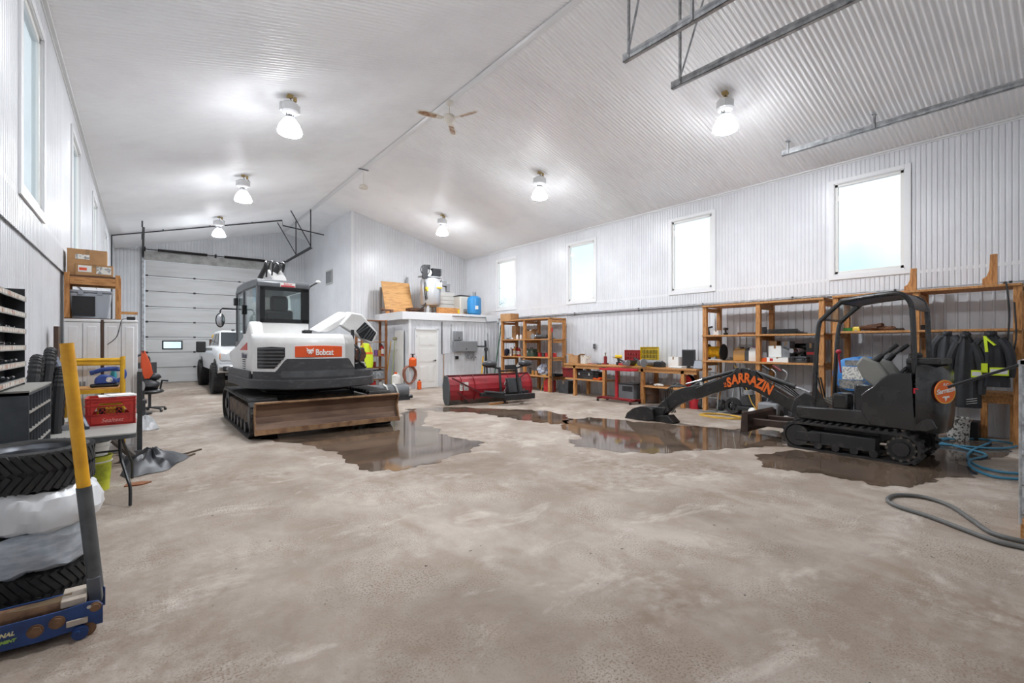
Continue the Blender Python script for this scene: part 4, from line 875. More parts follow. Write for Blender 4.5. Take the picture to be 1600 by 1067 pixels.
# upper dark band with the stepped top edge
def ztop(x):
    a, b_, c, d = rxl(432), rxl(447), rxl(544), rxl(556)
    if x < a: return 1.10
    if x < b_: return 1.10 + .22 * (x - a) / (b_ - a)
    if x < c: return 1.32
    if x < d: return 1.32 - .24 * (x - c) / (d - c)
    return 1.08
wrap(-1.0, 1.08, .965, ztop, .015, .3, n=60).build('counterweight_band', SKIRT, ex, smooth=50)
wrap(rxl(441), rxl(552), 1.005, lambda x: 1.115, .028, .03, n=20).build('counterweight_inset', BOBG, ex, smooth=50)
MB(UP).b2((-1.04, -.9, .965), (-.98, .85, 1.10)).build('side_skirt', SKIRT, ex, bevel=.01)
# white bodywork
xe = rxl(541)
def body():
    rg = []; xs = [-1.0, -.97, -.88, -.6, -.2, .22, .5, xe - .02, xe]
    for z, off in ((1.05, 0.0), (1.55, 0.0), (1.66, -.03), (1.73, -.10), (1.755, -.24)):
        rg.append([(-1.005, -.3, z)] + [(x, rear_y(x) - off, z) for x in xs] + [(xe, -.3, z)])
    return MB(UP).loft(rg)
bd = body().build('rear_body_panel', BOBW, ex, smooth=50, bevel=.012)
# left side panel and platform
MB(UP).prism([(-.95, 1.05), (.55, 1.05), (.95, 1.3), (.95, 1.42), (.2, 1.55), (-.5, 1.78), (-.72, 1.97), (-.78, 1.97), (-.95, 1.7)], 'x', -1.005, -.80).build('side_body_panel', BOBW, ex, bevel=.03)
MB(UP).b2((-.1, -.9, 1.05), (1.08, .9, 1.2)).build('engine_floor', DKGREY, ex, bevel=.01)
MB(UP).b2((.15, .1, 1.1), (1.08, .95, 1.72)).build('right_tank_box', BOBW, ex, bevel=.04)
# vents, decals on the rear
xv0, xv1 = rxl(403), rxl(445)
wrap(xv0, xv1, lambda x: 1.155 if x < xv0 + (xv1 - xv0) * .6 else 1.155 + .2 * ((x - xv0) / (xv1 - xv0) - .6) / .4, lambda x: 1.525 - .03 * abs((x - xv0) / (xv1 - xv0) - .5), .006, .03, n=20).build('vent_recess', BLKP, bd, smooth=50)
for i in range(6):
    z = 1.19 + i * .058; w1 = xv0 + (xv1 - xv0) * (min(.99, .62 + .4 * (z - 1.14) / .2))
    wrap(xv0 + .01 + .012 * (i == 0), w1, z, z + .026, .022, .03, n=12).build('louvre', BOBG, bd, smooth=50)
xo0, xo1 = rxl(461.5), rxl(534)
pl = wrap(xo0, xo1, lambda x: 1.345, lambda x: 1.53 + .012 * math.sin(math.pi * (x - xo0) / (xo1 - xo0)), .010, .02, n=16).build('brand_plate', BOBO, bd, smooth=50, bevel=.004)
pl['label'] = 'orange brand plate with white lettering'
def on_rear(u, z, off=.014):
    x = rxl(u, z); e = .08; t = Vector((2 * e, rear_y(x + e) - rear_y(x - e), 0)).normalized(); n = Vector((t.y, -t.x, 0)); p = Vector((x, rear_y(x), z)) + n * off
    return UP @ frame_mtx(p, t, (0, 0, 1))
TXTW = M('lettering_white', (238, 238, 234), .5)
text_mesh('brand_lettering', 'Bobcat', .145, TXTW, pl, on_rear(507, 1.425, .02), bold=.002, sx=.74, depth=.012)
fm = on_rear(484.5, 1.44, .02)
cat = [(-.5, .55), (-.36, .25), (-.5, .12), (-.34, .05), (-.42, -.12), (-.25, -.12), (-.2, -.35), (-.08, -.25), (0, -.5), (.08, -.25), (.2, -.35), (.25, -.12), (.42, -.12), (.34, .05), (.5, .12), (.36, .25), (.5, .55), (.2, .32), (0, .28), (-.2, .32)]
m = MB(fm); m.prism([(x * .125, y * .125) for x, y in cat], 'z', -.004, .012); em = m.build('cat_head_emblem', TXTW, pl, smooth=0)
for sx in (-1, 1): MB(fm).prism([(sx * .012, -.005), (sx * .04, .012), (sx * .035, -.012)], 'z', .01, .016).build('emblem_eye', BOBO, em, smooth=0)
MB(fm).prism([(-.015, -.03), (.015, -.03), (0, -.05)], 'z', .01, .016).build('emblem_nose', BOBO, em, smooth=0)
MB(UP).box((.0 - .15, -1.15, 1.79), (.16, .06, .05)).cyl((-.2, -1.15, 1.79), (-.1, -1.15, 1.79), .04, n=10).build('hood_latch', BLACK, ex)
# side decals
fs = UP @ frame_mtx((-1.135, -.35, 1.32), (0, -1, 0), (0, 0, 1))
MB(UP).prism([(-.62, 1.46), (-.05, 1.46), (-.62, 1.60)], 'x', -1.012, -.99).build('red_flash_decal', M('decal_red', (200, 52, 40), .4), ex, smooth=0)
text_mesh('side_lettering', 'Bobcat', .13, BOBD, ex, UP @ frame_mtx((-1.015, -.42, 1.36), (0, -1, 0), (0, 0, 1)), bold=.003)
for i in range(5): MB(UP).b2((-1.012, -.48, 1.12 + i * .04), (-.99, -.28, 1.137 + i * .04)).build('side_slot', BLACK, ex, smooth=0)
# cab
cx0, cx1, cy0, cy1 = -.88, .03, -.75, 1.0
z0c, z1c = 1.30, 2.70
def pill(x0, y0, x1, y1, za, zb): return MB(UP).b2((x0, y0, za), (x1, y1, zb))
for nm, a in (('rear_pillar', (cx0, cy0, cx0 + .09, cy0 + .10, 1.75, z1c)), ('rear_pillar', (cx1 - .14, cy0, cx1, cy0 + .10, 1.75, z1c)), ('front_pillar', (cx0, cy1 - .07, cx0 + .07, cy1, 1.2, 2.6)), ('front_pillar', (cx1 - .07, cy1 - .07, cx1, cy1, 1.2, 2.6)), ('door_pillar', (cx0 - .005, .28, cx0 + .06, .37, 1.25, 2.66))):
    pill(*a).build(nm, BOBG, ex, bevel=.02)
MB(UP).prism([(cy0 - .02, 2.60), (cy0 - .01, 2.70), (cy0 + .1, 2.755), (.3, 2.775), (.85, 2.74), (1.02, 2.62), (1.0, 2.57), (.3, 2.6)], 'x', cx0 - .005, cx1 + .005).build('cab_roof', BOBG, ex, bevel=.035)
MB(UP).b2((cx0, cy0 + .03, 1.05), (cx1, cy1, 1.28)).build('cab_floor', BOBG, ex, bevel=.01)
MB(UP).b2((cx0 + .02, cy0 - .01, 1.72), (cx1 - .02, cy0 + .08, 1.965)).build('cab_rear_panel', BOBW, ex, bevel=.02)
fr = MB(UP)
for a in ((cx0 + .05, cx1 - .02, 1.96, 2.03), (cx0 + .05, cx1 - .02, 2.55, 2.61), (cx0 + .05, cx0 + .13, 1.96, 2.6), (cx1 - .16, cx1 - .02, 1.96, 2.6)): fr.b2((a[0], cy0 - .016, a[2]), (a[1], cy0 + .02, a[3]))
fr.build('rear_window_frame', BLKP, ex, smooth=0)
MB(UP).b2((cx0 + .1, cy0 - .005, 1.99), (cx1 - .1, cy0 + .003, 2.58)).build('rear_window_glass', CABGLASS, ex, smooth=0)
MB(UP).prism([(cy0 + .1, 1.9), (.28, 1.72), (.28, 2.6), (-.3, 2.64), (cy0 + .14, 2.58)], 'x', cx0 + .012, cx0 + .02).build('quarter_glass', CABGLASS, ex, smooth=0)
m = MB(UP); m.bar((cx0 + .015, cy0 + .05, 1.88), (cx0 + .015, .3, 1.70), .035, .05); m.build('window_sill_rail', BLKP, ex)
MB(UP).b2((cx0 + .012, .37, 1.35), (cx0 + .02, cy1 - .06, 2.58)).build('door_glass', CABGLASS, ex, smooth=0)
MB(UP).b2((cx0 - .01, .3, 1.25), (cx0 + .04, cy1, 1.62)).build('door_lower_panel', BOBG, ex, bevel=.015)
MB(UP).b2((cx0 + .07, cy1 - .03, 1.3), (cx1 - .07, cy1 - .022, 2.58)).build('windshield', CABGLASS, ex, smooth=0)
MB(UP).b2((cx1 - .02, cy0 + .1, 1.95), (cx1 - .012, cy1 - .07, 2.58)).build('right_side_glass', CABGLASS, ex, smooth=0)
MB(UP).b2((cx1 - .06, cy0 + .08, 1.2), (cx1, cy1 - .02, 1.97)).build('right_side_panel', BOBG, ex, bevel=.01)
MB(UP).b2((cx0 - .03, .24, 2.15), (cx0 + .01, .32, 2.33)).build('door_hinge', BLACK, ex, bevel=.01)
MB(UP).b2((-.68, -.40, 1.30), (-.18, .15, 1.72)).build('seat_base', BLACK, ex, bevel=.05)
MB(UP).b2((-.68, -.48, 1.70), (-.18, -.34, 2.22)).build('seat_back', BLACK, ex, bevel=.05)
MB(UP).b2((-.59, -.50, 2.18), (-.27, -.38, 2.48)).build('headrest', BLACK, ex, bevel=.06)
MB(UP).cyl((-.1, .5, 1.4), (-.1, .45, 1.95), .02, n=8).ball((-.1, .45, 1.98), .035, 10, 6).build('control_lever', BLACK, ex)
MB(UP).b2((cx0 + .38, cy0 - .026, 2.625), (cx0 + .64, cy0 - .016, 2.70)).build('roof_sticker', PAPER, ex, smooth=0)
MB(UP).b2((cx0 + .39, cy0 - .028, 2.625), (cx0 + .63, cy0 - .018, 2.652)).build('roof_sticker_band', M('sticker_red', (206, 70, 78), .5), ex, smooth=0)
text_mesh('sticker_lettering', 'Bobcat', .05, M('sticker_red'), ex, UP @ frame_mtx((cx0 + .51, cy0 - .03, 2.676), (1, 0, 0), (0, 0, 1)))
MB(UP).b2((cx0 - .07, .75, 2.35), (cx0 - .0, .85, 2.5)).build('work_light', BLACK, ex, bevel=.01)
MB(UP).tube([(cx0, .86, 2.28), (cx0 - .25, .9, 2.29), (cx0 - .29, .9, 2.24), (cx0 - .29, .9, 2.1)], .014, 6).build('mirror_arm', BLACK, ex)
MB(UP).ball((cx0 - .29, .9, 2.05), (.085, .05, .15), 14, 8).build('mirror', BLACK, ex); MB(UP).ball((cx0 - .29, .862, 2.05), (.07, .02, .13), 14, 8).build('mirror_glass', CHROME, ex)
MB(UP).tube(bez([(cx1 - .02, cy0 + .25, 2.5), (cx1 + .08, cy0 + .3, 2.68), (cx1 + .25, cy0 + .3, 2.80)], 6), .016, 7).build('grab_rail', BLACK, ex); MB(UP).ball((cx1 + .26, cy0 + .3, 2.81), (.05, .03, .03), 10, 6).build('rail_tip', WHITEP, ex)
# raised engine hood, engine underneath
def wpoly(pix, Y): return [tuple(wy(u, v, Y) - Vector((EXC[0], EXC[1], 0))) for u, v in pix]
f0 = wpoly([(532, 508), (549, 488.5), (566, 491), (591, 520), (584, 537), (577, 536.5), (562, 527)], 9.15); f1 = [(x - .05, y + .16, z + .03) for x, y, z in f0]
hood = MB().loft([f0, f1]).build('engine_hood', BOBW, ex, smooth=50, bevel=.025, seg=3)
g0 = wpoly([(556.5, 517), (570, 503), (588, 520), (581, 533), (564, 528)], 9.14); MB().loft([g0, [(x, y + .02, z) for x, y, z in g0]]).build('hood_grille', BLKP, hood, smooth=0)
for t in (.18, .36, .54, .72, .88):
    a = Vector(g0[1]).lerp(Vector(g0[2]), t); b_ = Vector(g0[0]).lerp(Vector(g0[4]), t * .9 + .02) if t < .5 else Vector(g0[4]).lerp(Vector(g0[3]), (t - .4) * 1.4)
    MB().bar(a + Vector((0, -.012, 0)), b_ + Vector((0, -.012, 0)), .02, .012, (0, 1, 0)).build('grille_bar', BOBG, hood, smooth=0)
t0 = wpoly([(498, 518.5), (544, 490), (549, 488.5), (533, 508), (516, 518.5)], 9.2); MB().loft([t0, [(x - .05, y + .55, z + .05) for x, y, z in t0]]).build('hood_side', BOBW, ex, smooth=50, bevel=.015)
MB(UP).cyl((.62, -1.0, 1.35), (.62, -.5, 1.35), .15, n=16).build('fuel_filter_drum', DKGREY, ex)
MB(UP).b2((.5, -1.05, 1.2), (1.0, -.3, 1.5)).build('engine_block', BLKIRON, ex, bevel=.03)
MB(UP).cyl((.80, -1.28, 1.36), (.80, -1.12, 1.36), .12, n=16).build('air_filter', M('rusty_filter', (112, 70, 54), .6, col2=(70, 50, 42), scale=8), ex)
MB(UP).cyl((.58, -1.38, 1.42), (.58, -1.2, 1.42), .10, n=14).build('alternator', DKGREY, ex)
MB(UP).tube(bez([(.6, -1.3, 1.6), (.75, -1.38, 1.45), (.72, -1.4, 1.25), (.88, -1.36, 1.12)], 6), .022, 7).build('coolant_hose', BLACK, ex)
MB(UP).tube(bez([(.7, -1.3, 1.2), (.8, -1.42, 1.22), (.88, -1.35, 1.1)], 6), .012, 6).build('wire_loop', WHITEP, ex)
MB(UP).bar((.72, -1.1, 1.2), (.72, -1.1, 1.85), .05, .05).build('hood_strut', BLKIRON, ex)
# boom, stick and bucket beyond the cab
bm_ = [(1.0, 1.05), (1.25, 1.35), (1.55, 2.4), (1.95, 3.15), (2.35, 3.38), (2.6, 3.25), (3.1, 2.75), (3.7, 2.05), (3.6, 1.9), (2.9, 2.5), (2.4, 2.85), (2.15, 2.75), (1.9, 2.3), (1.55, 1.2), (1.4, .95)]
MB(UP).prism(bm_, 'x', .05, .37).build('boom', BOBW, ex, bevel=.03)
MB(UP).cyl((.21, 1.5, 1.3), (.21, 2.1, 2.5), .07, n=12).cyl((.21, 2.05, 2.4), (.21, 2.2, 2.9), .04, n=10).build('boom_cylinder', BLKIRON, ex)
MB(UP).cyl((-.02, 2.2, 3.42), (-.02, 3.2, 3.05), .055, n=12).cyl((.21, 2.0, 3.42), (.21, 3.1, 3.05), .07, n=12).build('stick_cylinder', BLKIRON, ex)
for i in range(4): MB(UP).tube(bez([(-.05 + .12 * i, 2.05, 3.15 + .05 * i), (-.08 + .13 * i, 1.9, 3.45 + .04 * (i % 2)), (-.02 + .1 * i, 2.3, 3.5), (.02 + .1 * i, 2.7, 3.2)], 6), .018, 6).build('hydraulic_hose', BLACK, ex)
MB(UP).prism([(3.45, 2.4), (3.75, 2.3), (4.1, .9), (3.95, .85), (3.5, 2.0)], 'x', .1, .32).build('stick', BOBW, ex, bevel=.02)
MB(UP).prism([(3.7, .95), (4.15, .95), (4.45, .6), (4.35, .2), (3.95, .03), (3.6, .12), (3.75, .4)], 'x', -.15, .57).build('bucket', DKGREY, ex, bevel=.03)
# ================================================================ small black excavator (faces +y)
BLKM = M('machine_black', (34, 35, 36), 0.2, col2=(52, 52, 53), scale=4, lo=.5, hi=.8, spec=.7)
BLKD = M('machine_black_worn', (38, 38, 39), 0.42, col2=(84, 79, 74), scale=7, lo=.52, hi=.8)
ORAN = M('lettering_orange', (238, 110, 30), .5)
MX, MY = 8.28, 2.17
me_ = thing('mini_excavator', 'small black tracked excavator with a canopy and orange lettering on its boom', 'mini excavator', (MX, MY, 0))
for sx in (-1, 1):
    xo = sx * .44
    track(me_, xo, .24, 1.62, .40, 40, (.055, .028), yc=.0, th=.03)
    sg = sx
    MB().b2((xo - .11, -.34, .10), (xo + .115, .45, .29)).build('track_frame', BLKD, me_, bevel=.012)
    MB().b2((xo - .125, .30, .13), (xo + .125, .64, .27)).build('tensioner_cover', BLKD, me_, bevel=.01)
    for y in (-.61, .61): MB().cyl((xo - .115, y, .20), (xo + .115, y, .20), .155, n=22).build('drive_sprocket' if y < 0 else 'idler_wheel', BLKD, me_)
    sp = MB().lathe([(.001, 0), (.09, 0), (.10, .015), (.10, .03)], 18, (xo - .155 if sx < 0 else xo + .125, -.61, .20), 'x').build('sprocket_hub', BLKM, me_)
    for i in range(12):
        a = 2 * math.pi * i / 12; MB().box((xo - sx * .0 + sx * .118, -.61 + .15 * math.cos(a), .20 + .15 * math.sin(a)), (.012, .03, .03), rotx(a)).build('sprocket_tooth', M('worn_metal', (96, 90, 82), .5, .5), sp, smooth=0)
    for i in range(4): MB().cyl((xo - .12, -.32 + i * .22, .085), (xo + .12, -.32 + i * .22, .085), .05, n=12).build('track_roller', BLKD, me_)
MB().b2((-.34, -.35, .2), (.34, .35, .36)).build('undercarriage_frame', BLKD, me_, bevel=.02)
MB().cyl((0, 0, .34), (0, 0, .46), .26, n=22).build('slew_ring', BLKD, me_)
# house
hl, hr = -.47, .50
MB().prism([(.62, .44), (.66, .50), (.66, .63), (-.55, .66), (-.9, .62), (-.95, .5), (-.85, .44)], 'x', hl, hr).build('deck', BLKM, me_, bevel=.02)
yq = lambda u: wx(u, 600, MX + hl).y - MY
sidep = [(yq(1345), .62), (yq(1345), .86), (yq(1352), .92), (yq(1362), .98), (yq(1376), 1.10), (yq(1392), 1.18), (-.70, 1.20), (-.74, .44), (yq(1360), .46)]
MB().prism(sidep, 'x', hl - .005, hl + .10).build('side_panel', BLKM, me_, bevel=.012)
MB().prism(sidep, 'x', hr - .10, hr).build('side_panel', BLKM, me_, bevel=.012)
MB().b2((hl + .1, -.70, .6), (hr - .1, -.05, 1.0)).build('seat_box', BLKM, me_, bevel=.02)
rg = []
for z, s, t in ((.43, .92, .02), (.52, 1.0, .0), (.80, 1.03, -.02), (.98, 1.03, -.02), (1.02, 1.0, .0), (1.20, .99, .0), (1.27, .95, .03), (1.31, .86, .09)):
    ring = []
    for i in range(15):
        a = math.pi * i / 14; ring.append((.015 + .485 * s * math.copysign(abs(math.cos(a)) ** .45, math.cos(a)), -.74 - (.27 - t) * max(0, math.sin(a)) ** .7, z))
    rg.append(ring)
cw = MB().loft(rg).build('counterweight', BLKM, me_, smooth=50)
fc = frame_mtx((MX, MY, 0), (1, 0, 0), (0, 1, 0))
# round sticker on the counterweight, towards the left rear corner
ic = 10; p = Vector(rg[3][10]); q = Vector(rg[3][9]); 
uu = wx(1477, 605, MX).y
tan = (Vector(rg[3][8]) - Vector(rg[3][12])); tan.z = 0; tan = tan.normalized()
pc = Vector(rg[3][10]) ; pc.z = 1.0
def sticker_frame():
    a, b_ = Vector((rg[3][9][0], rg[3][9][1], 0)), Vector((rg[3][11][0], rg[3][11][1], 0)); t = (a - b_).normalized(); n = Vector((t.y, -t.x, 0)); c = (a + b_) / 2
    return frame_mtx(Vector((c.x, c.y, .97)) + n * .03, t, (0, 0, 1))
sf = sticker_frame()
st = MB(sf).lathe([(.001, .012), (.145, .012), (.15, .0)], 30).build('round_sticker', ORAN, me_); st['label'] = 'round orange sticker with white script lettering'
MB(sf).lathe([(.137, .0125), (.144, .0135), (.15, .0125)], 30).build('sticker_rim', M('sticker_gold', (226, 170, 60), .5), st)
text_mesh('sticker_lettering', 'Sarrazin', .085, TXTW, st, sf @ Matrix.Translation((0, .015, .016)) @ Matrix.Rotation(.18, 4, 'Z'), shear=.3, bold=.002)
text_mesh('sticker_initials', 'R.C', .05, TXTW, st, sf @ Matrix.Translation((0, .09, .016)), shear=.2)
MB(sf).prism([(-.04, -.06), (.05, -.05), (.06, -.07), (.02, -.075), (.0, -.12), (-.015, -.075), (-.045, -.075)], 'z', .012, .018).build('sticker_emblem', TXTW, st, smooth=0)
MB().b2((hl - .012, -.77, .93), (hl + .02, -.72, 1.0)).build('reflector', M('reflector_red', (190, 34, 50), .3), me_, bevel=.005)
MB().b2((hl + .1, -.97, 1.30), (hr - .1, -.62, 1.38)).build('engine_cover', BLKD, me_, bevel=.02)
MB().prism([(-.98, .5), (-.9, .46), (-.9, .75), (-.99, .72)], 'x', .18, .30).build('tail_guard', M('dirty_yellow', (150, 128, 44), .5), me_, bevel=.01)
# seat, controls, pedals
MB().b2((-.22, -.62, 1.0), (.22, -.2, 1.10)).build('seat_cushion', BLACK, me_, bevel=.04)
MB().prism([(-.66, 1.08), (-.56, 1.08), (-.62, 1.45), (-.70, 1.45)], 'x', -.22, .22).build('seat_back', BLACK, me_, bevel=.03)
for sx in (-1, 1):
    x = .30 * sx + .01
    MB().prism([(-.42, .98), (-.26, .98), (-.14, 1.10), (-.06, 1.28), (-.14, 1.40), (-.32, 1.32), (-.44, 1.14)], 'x', x - .07, x + .07).build('control_console', M('console_grey', (128, 128, 122), .5), me_, bevel=.03)
    MB().cyl((x, -.26, 1.32), (x, -.36, 1.42), .055, .03, 10).build('lever_boot', BLACK, me_)
    MB().cyl((x, -.34, 1.40), (x, -.47, 1.52), .018, n=8).cyl((x, -.42, 1.47), (x, -.52, 1.565), .028, n=10).build('joystick', BLACK, me_)
    MB().bar((x, -.40, 1.0), (x, -.62, 1.26), .06, .04).build('armrest', BLACK, me_, bevel=.01)
for i in range(4): MB().bar((-.24 + .16 * i, .22, .655), (-.24 + .16 * i, .42, .74), .09, .015).build('pedal', M('worn_metal'), me_, bevel=.004)
for x in (-.05, .05): MB().cyl((x, .42, .65), (x, .50, 1.05), .012, n=8).build('travel_lever', BLACK, me_)
MB().b2((hl + .02, .0, .63), (hl + .3, .2, .86)).build('battery_box', BLKM, me_, bevel=.03)
MB().cyl((.30, .30, 1.12), (.30, .33, 1.42), .012, n=6).ball((.30, .33, 1.45), (.04, .04, .035), 10, 6).build('throttle_knob', M('knob_red', (170, 30, 50), .4), me_)
# canopy
def cpts(x):
    return [(x, .44, .60), (x, .42, 1.2), (x, .38, 1.82), (x, .31, 1.96), (x, .12, 2.15), (x, .02, 2.20), (x, -.45, 2.25), (x, -.60, 2.22), (x, -.68, 2.10), (x, -.70, 1.9), (x, -.72, 1.18)]
for x in (-.40, .47): MB().tube(bez(cpts(x), 4), .032, 10).build('canopy_post', BLKM, me_)
MB().prism([(.10, 2.15), (.02, 2.21), (-.45, 2.265), (-.58, 2.25), (-.67, 2.17), (-.72, 2.02), (-.70, 2.02), (-.64, 2.13), (-.56, 2.215), (-.45, 2.235), (.02, 2.18)], 'x', -.42, .49).build('canopy_roof', BLKD, me_)
MB().prism([(.34, 1.93), (.33, 1.92), (.10, 2.15), (.12, 2.16)], 'x', -.38, .45).build('canopy_window', CABGLASS, me_, smooth=0)
MB().bar((-.40, .33, 1.93), (.47, .33, 1.93), .03, .03).bar((-.4, .1, 2.16), (.47, .1, 2.16), .04, .03).build('canopy_crossbar', BLKM, me_)
for x in (-.40, .47): MB().prism([(.44, .62), (.24, .62), (.42, .95)], 'x', x - .012, x + .012).build('post_gusset', BLKM, me_, smooth=0)
# boom etc. in the plane x = BX
BX = 8.26
def bp(u, v, X=BX): p = wx(u, v, X); return (p.y - MY, p.z)
def plate(pix, hw, name, mat, parent=me_, bevel=.012, X=BX): return MB().prism([bp(u, v, X) for u, v in pix], 'x', X - MX - hw, X - MX + hw).build(name, mat, parent, bevel=bevel)
plate([(1276, 618), (1262, 612), (1246, 622), (1240, 640), (1250, 660), (1272, 662)], .13, 'swing_bracket', BLKD)
boom = plate([(1262, 630), (1232, 618), (1204, 601), (1190, 588), (1182, 580), (1174, 576), (1164, 574.5), (1154, 576), (1147, 583), (1118, 595), (1090, 606), (1090, 624), (1116, 615), (1140, 607), (1158, 604), (1170, 605.5), (1184, 611), (1206, 623), (1232, 638), (1250, 649)], .085, 'boom', BLKM)
for u, v in ((1157, 579), (1181, 583)): MB().cyl((BX - MX - .10,) + bp(u, v), (BX - MX + .10,) + bp(u, v), .05, n=14).build('boom_pin', BLKD, me_)
plate([(1122, 592), (1098, 600), (1072, 605), (1056, 610), (1044, 622), (1024, 640), (1022, 652), (1032, 654), (1062, 632), (1092, 620), (1122, 606)], .075, 'stick', BLKD)
def cylr(a, b_, r, f, nm, x=0.0):
    A, B_ = Vector((BX - MX + x,) + bp(*a)), Vector((BX - MX + x,) + bp(*b_)); mid = A.lerp(B_, f)
    o = MB().cyl(A, mid, r, n=12).cyl(A, A.lerp(B_, .04), r * 1.3, n=12).cyl(mid, mid.lerp(A, .05), r * 1.15, n=12).build(nm, BLKD, me_); MB().cyl(mid, B_, r * .5, n=10).build('piston_rod', CHROME, o); return o
cylr((1155, 578), (1072, 600), .034, .66, 'stick_cylinder'); cylr((1182, 582), (1266, 613), .036, .74, 'boom_cylinder')
cylr((1098, 596), (1036, 628), .033, .7, 'bucket_cylinder')
for i in range(4):
    MB().tube(bez([(BX - MX - .10 + .06 * i,) + bp(1072, 603 + i), (BX - MX - .12 + .07 * i,) + bp(1050, 606 - 2 * i), (BX - MX - .12 + .07 * i,) + bp(1045, 622), (BX - MX - .06 + .05 * i,) + bp(1052, 645)], 6), .011, 6).build('hydraulic_hose', BLACK, me_)
for i in range(3): MB().tube(bez([(BX - MX - .05 + .05 * i,) + bp(1186, 582), (BX - MX - .06 + .05 * i,) + bp(1204, 594 - i), (BX - MX - .06 + .05 * i,) + bp(1230, 608 - 2 * i), (BX - MX - .06 + .05 * i,) + bp(1262, 632)], 6), .010, 6).build('hydraulic_hose', BLACK, me_)
MB().box((BX - MX - .09,) + bp(1100, 599), (.03, .05, .06)).build('hose_clamp', M('clamp_pale', (190, 190, 186), .5), me_)
# lettering along the boom
path = [((1139.5, 598), .16), ((1148.5, 593.5), .12), ((1158, 591), .04), ((1167.5, 591.5), -.06), ((1177.5, 595), -.20), ((1186.5, 600), -.32), ((1193, 603.5), -.40), ((1200.5, 608), -.44)]
for ch, ((u, v), a) in zip('SARRAZIN', path):
    y, z = bp(u, v, BX - .09); fmx = frame_mtx((BX - MX - .094, y, z), (0, -1, 0), (0, 0, 1)) @ Matrix.Rotation(a, 4, 'Z')
    text_mesh('boom_letter', ch, .225, ORAN, boom, fmx, bold=.009, depth=.004, sx=.74)
y, z = bp(1133.5, 601, BX - .09); text_mesh('boom_initials', 'R.C', .055, ORAN, boom, frame_mtx((BX - MX - .094, y, z), (0, -1, 0), (0, 0, 1)) @ Matrix.Rotation(1.75, 4, 'Z'), bold=.003)
# bucket
BK = [(975, 657), (980, 645), (989, 638), (1000, 635), (1012, 636), (1020, 642), (1022, 656)]
cp = [bp(u, v, 8.02) for u, v in BK]
bk = MB().sheet(cp[:5] + [bp(1016, 640, 8.02)], 'x', 8.02 - MX, 8.50 - MX, .014).build('bucket', BLKD, me_)
for x in (8.02 - MX, 8.50 - MX): MB().prism(cp, 'x', x - .009, x + .009).build('bucket_side', BLKD, bk, smooth=0)
MB().prism([bp(u, v) for u, v in ((1012, 634), (1044, 636), (1040, 650), (1020, 657), (1008, 650))], 'x', BX - MX - .10, BX - MX + .10).build('bucket_linkage', BLKD, me_, bevel=.01)
for i in range(5): x = 8.05 - MX + i * .10; MB().prism([bp(974, 657.5, 8.02), bp(980, 652, 8.02), bp(982, 657.5, 8.02)], 'x', x - .02, x + .02).build('bucket_tooth', M('worn_metal'), bk, smooth=0)
MB().prism([bp(u, v) for u, v in ((1020, 650), (1048, 648), (1058, 660), (1052, 664), (1036, 658), (1020, 660))], 'x', BX - MX - .12, BX - MX + .12).build('thumb', BLKD, me_, bevel=.008)
# dozer blade in front
by = wx(1164, 655, 7.78).y - MY; BLR = M('brown_blade', (74, 58, 50), .5, .3, col2=(52, 44, 42), scale=4)
prof = [(by + .02, .12), (by - .02, .20), (by - .03, .30), (by - .01, .40), (by + .02, .43)]
bl = MB().sheet(prof, 'x', -.52, .58, .02).build('dozer_blade', BLR, me_)
for x in (-.52, .58): MB().prism([(by + .06, .12), (by - .06, .12), (by - .05, .40), (by + .04, .44)], 'x', x - .01, x + .01).build('end_plate', BLR, bl, smooth=0)
for x in (-.26, .30): MB().bar((x, by - .03, .27), (x * .9, .15, .30), .09, .11).build('blade_arm', BLR, me_, bevel=.01)
# ================================================================ pickup truck (faces -y)
TX, TY = 2.80, 16.45      # centre x, front bumper y
TRW = M('truck_white', (226, 228, 230), .22); TGLASS = M('truck_glass', (44, 50, 54), .06); CHR = M('truck_chrome', (206, 208, 210), .15, .9)
tk = thing('pickup_truck', 'white lifted pickup truck parked in front of the overhead door', 'truck', (TX, TY, 0))
HW = .98
def tprism(pts, w0, w1, nm, mat, **k): return MB().prism(pts, 'x', w0, w1).build(nm, mat, tk, **k)
rgs = []
for y, zb_, zt_, w in ((.12, .95, 1.30, .90), (.2, .78, 1.36, .96), (.75, .80, 1.40, HW), (1.35, .78, 1.46, HW), (1.6, .72, 1.50, HW), (4.1, .72, 1.50, HW), (4.25, .72, 1.48, HW), (6.0, .80, 1.46, HW)):
    rgs.append([(-w, y, zb_), (w, y, zb_), (w, y, zt_ - .25), (w * .96, y, zt_ - .08), (w * .86, y, zt_), (-w * .86, y, zt_), (-w * .96, y, zt_ - .08), (-w, y, zt_ - .25)])
MB().loft(rgs).build('body_shell', TRW, tk, smooth=40)
MB().loft([[(-.80, 1.45, 1.48), (.80, 1.45, 1.48), (.80, 4.15, 1.48), (-.80, 4.15, 1.48)], [(-.86 + .06, 1.5, 1.5), (.80, 1.5, 1.5), (.8, 4.1, 1.5), (-.8, 4.1, 1.5)], [(-.70, 2.25, 1.98), (.70, 2.25, 1.98), (.70, 3.85, 1.98), (-.70, 3.85, 1.98)], [(-.62, 2.35, 2.04), (.62, 2.35, 2.04), (.62, 3.75, 2.04), (-.62, 3.75, 2.04)]]).build('cab_roof', TRW, tk, smooth=40, bevel=.02)
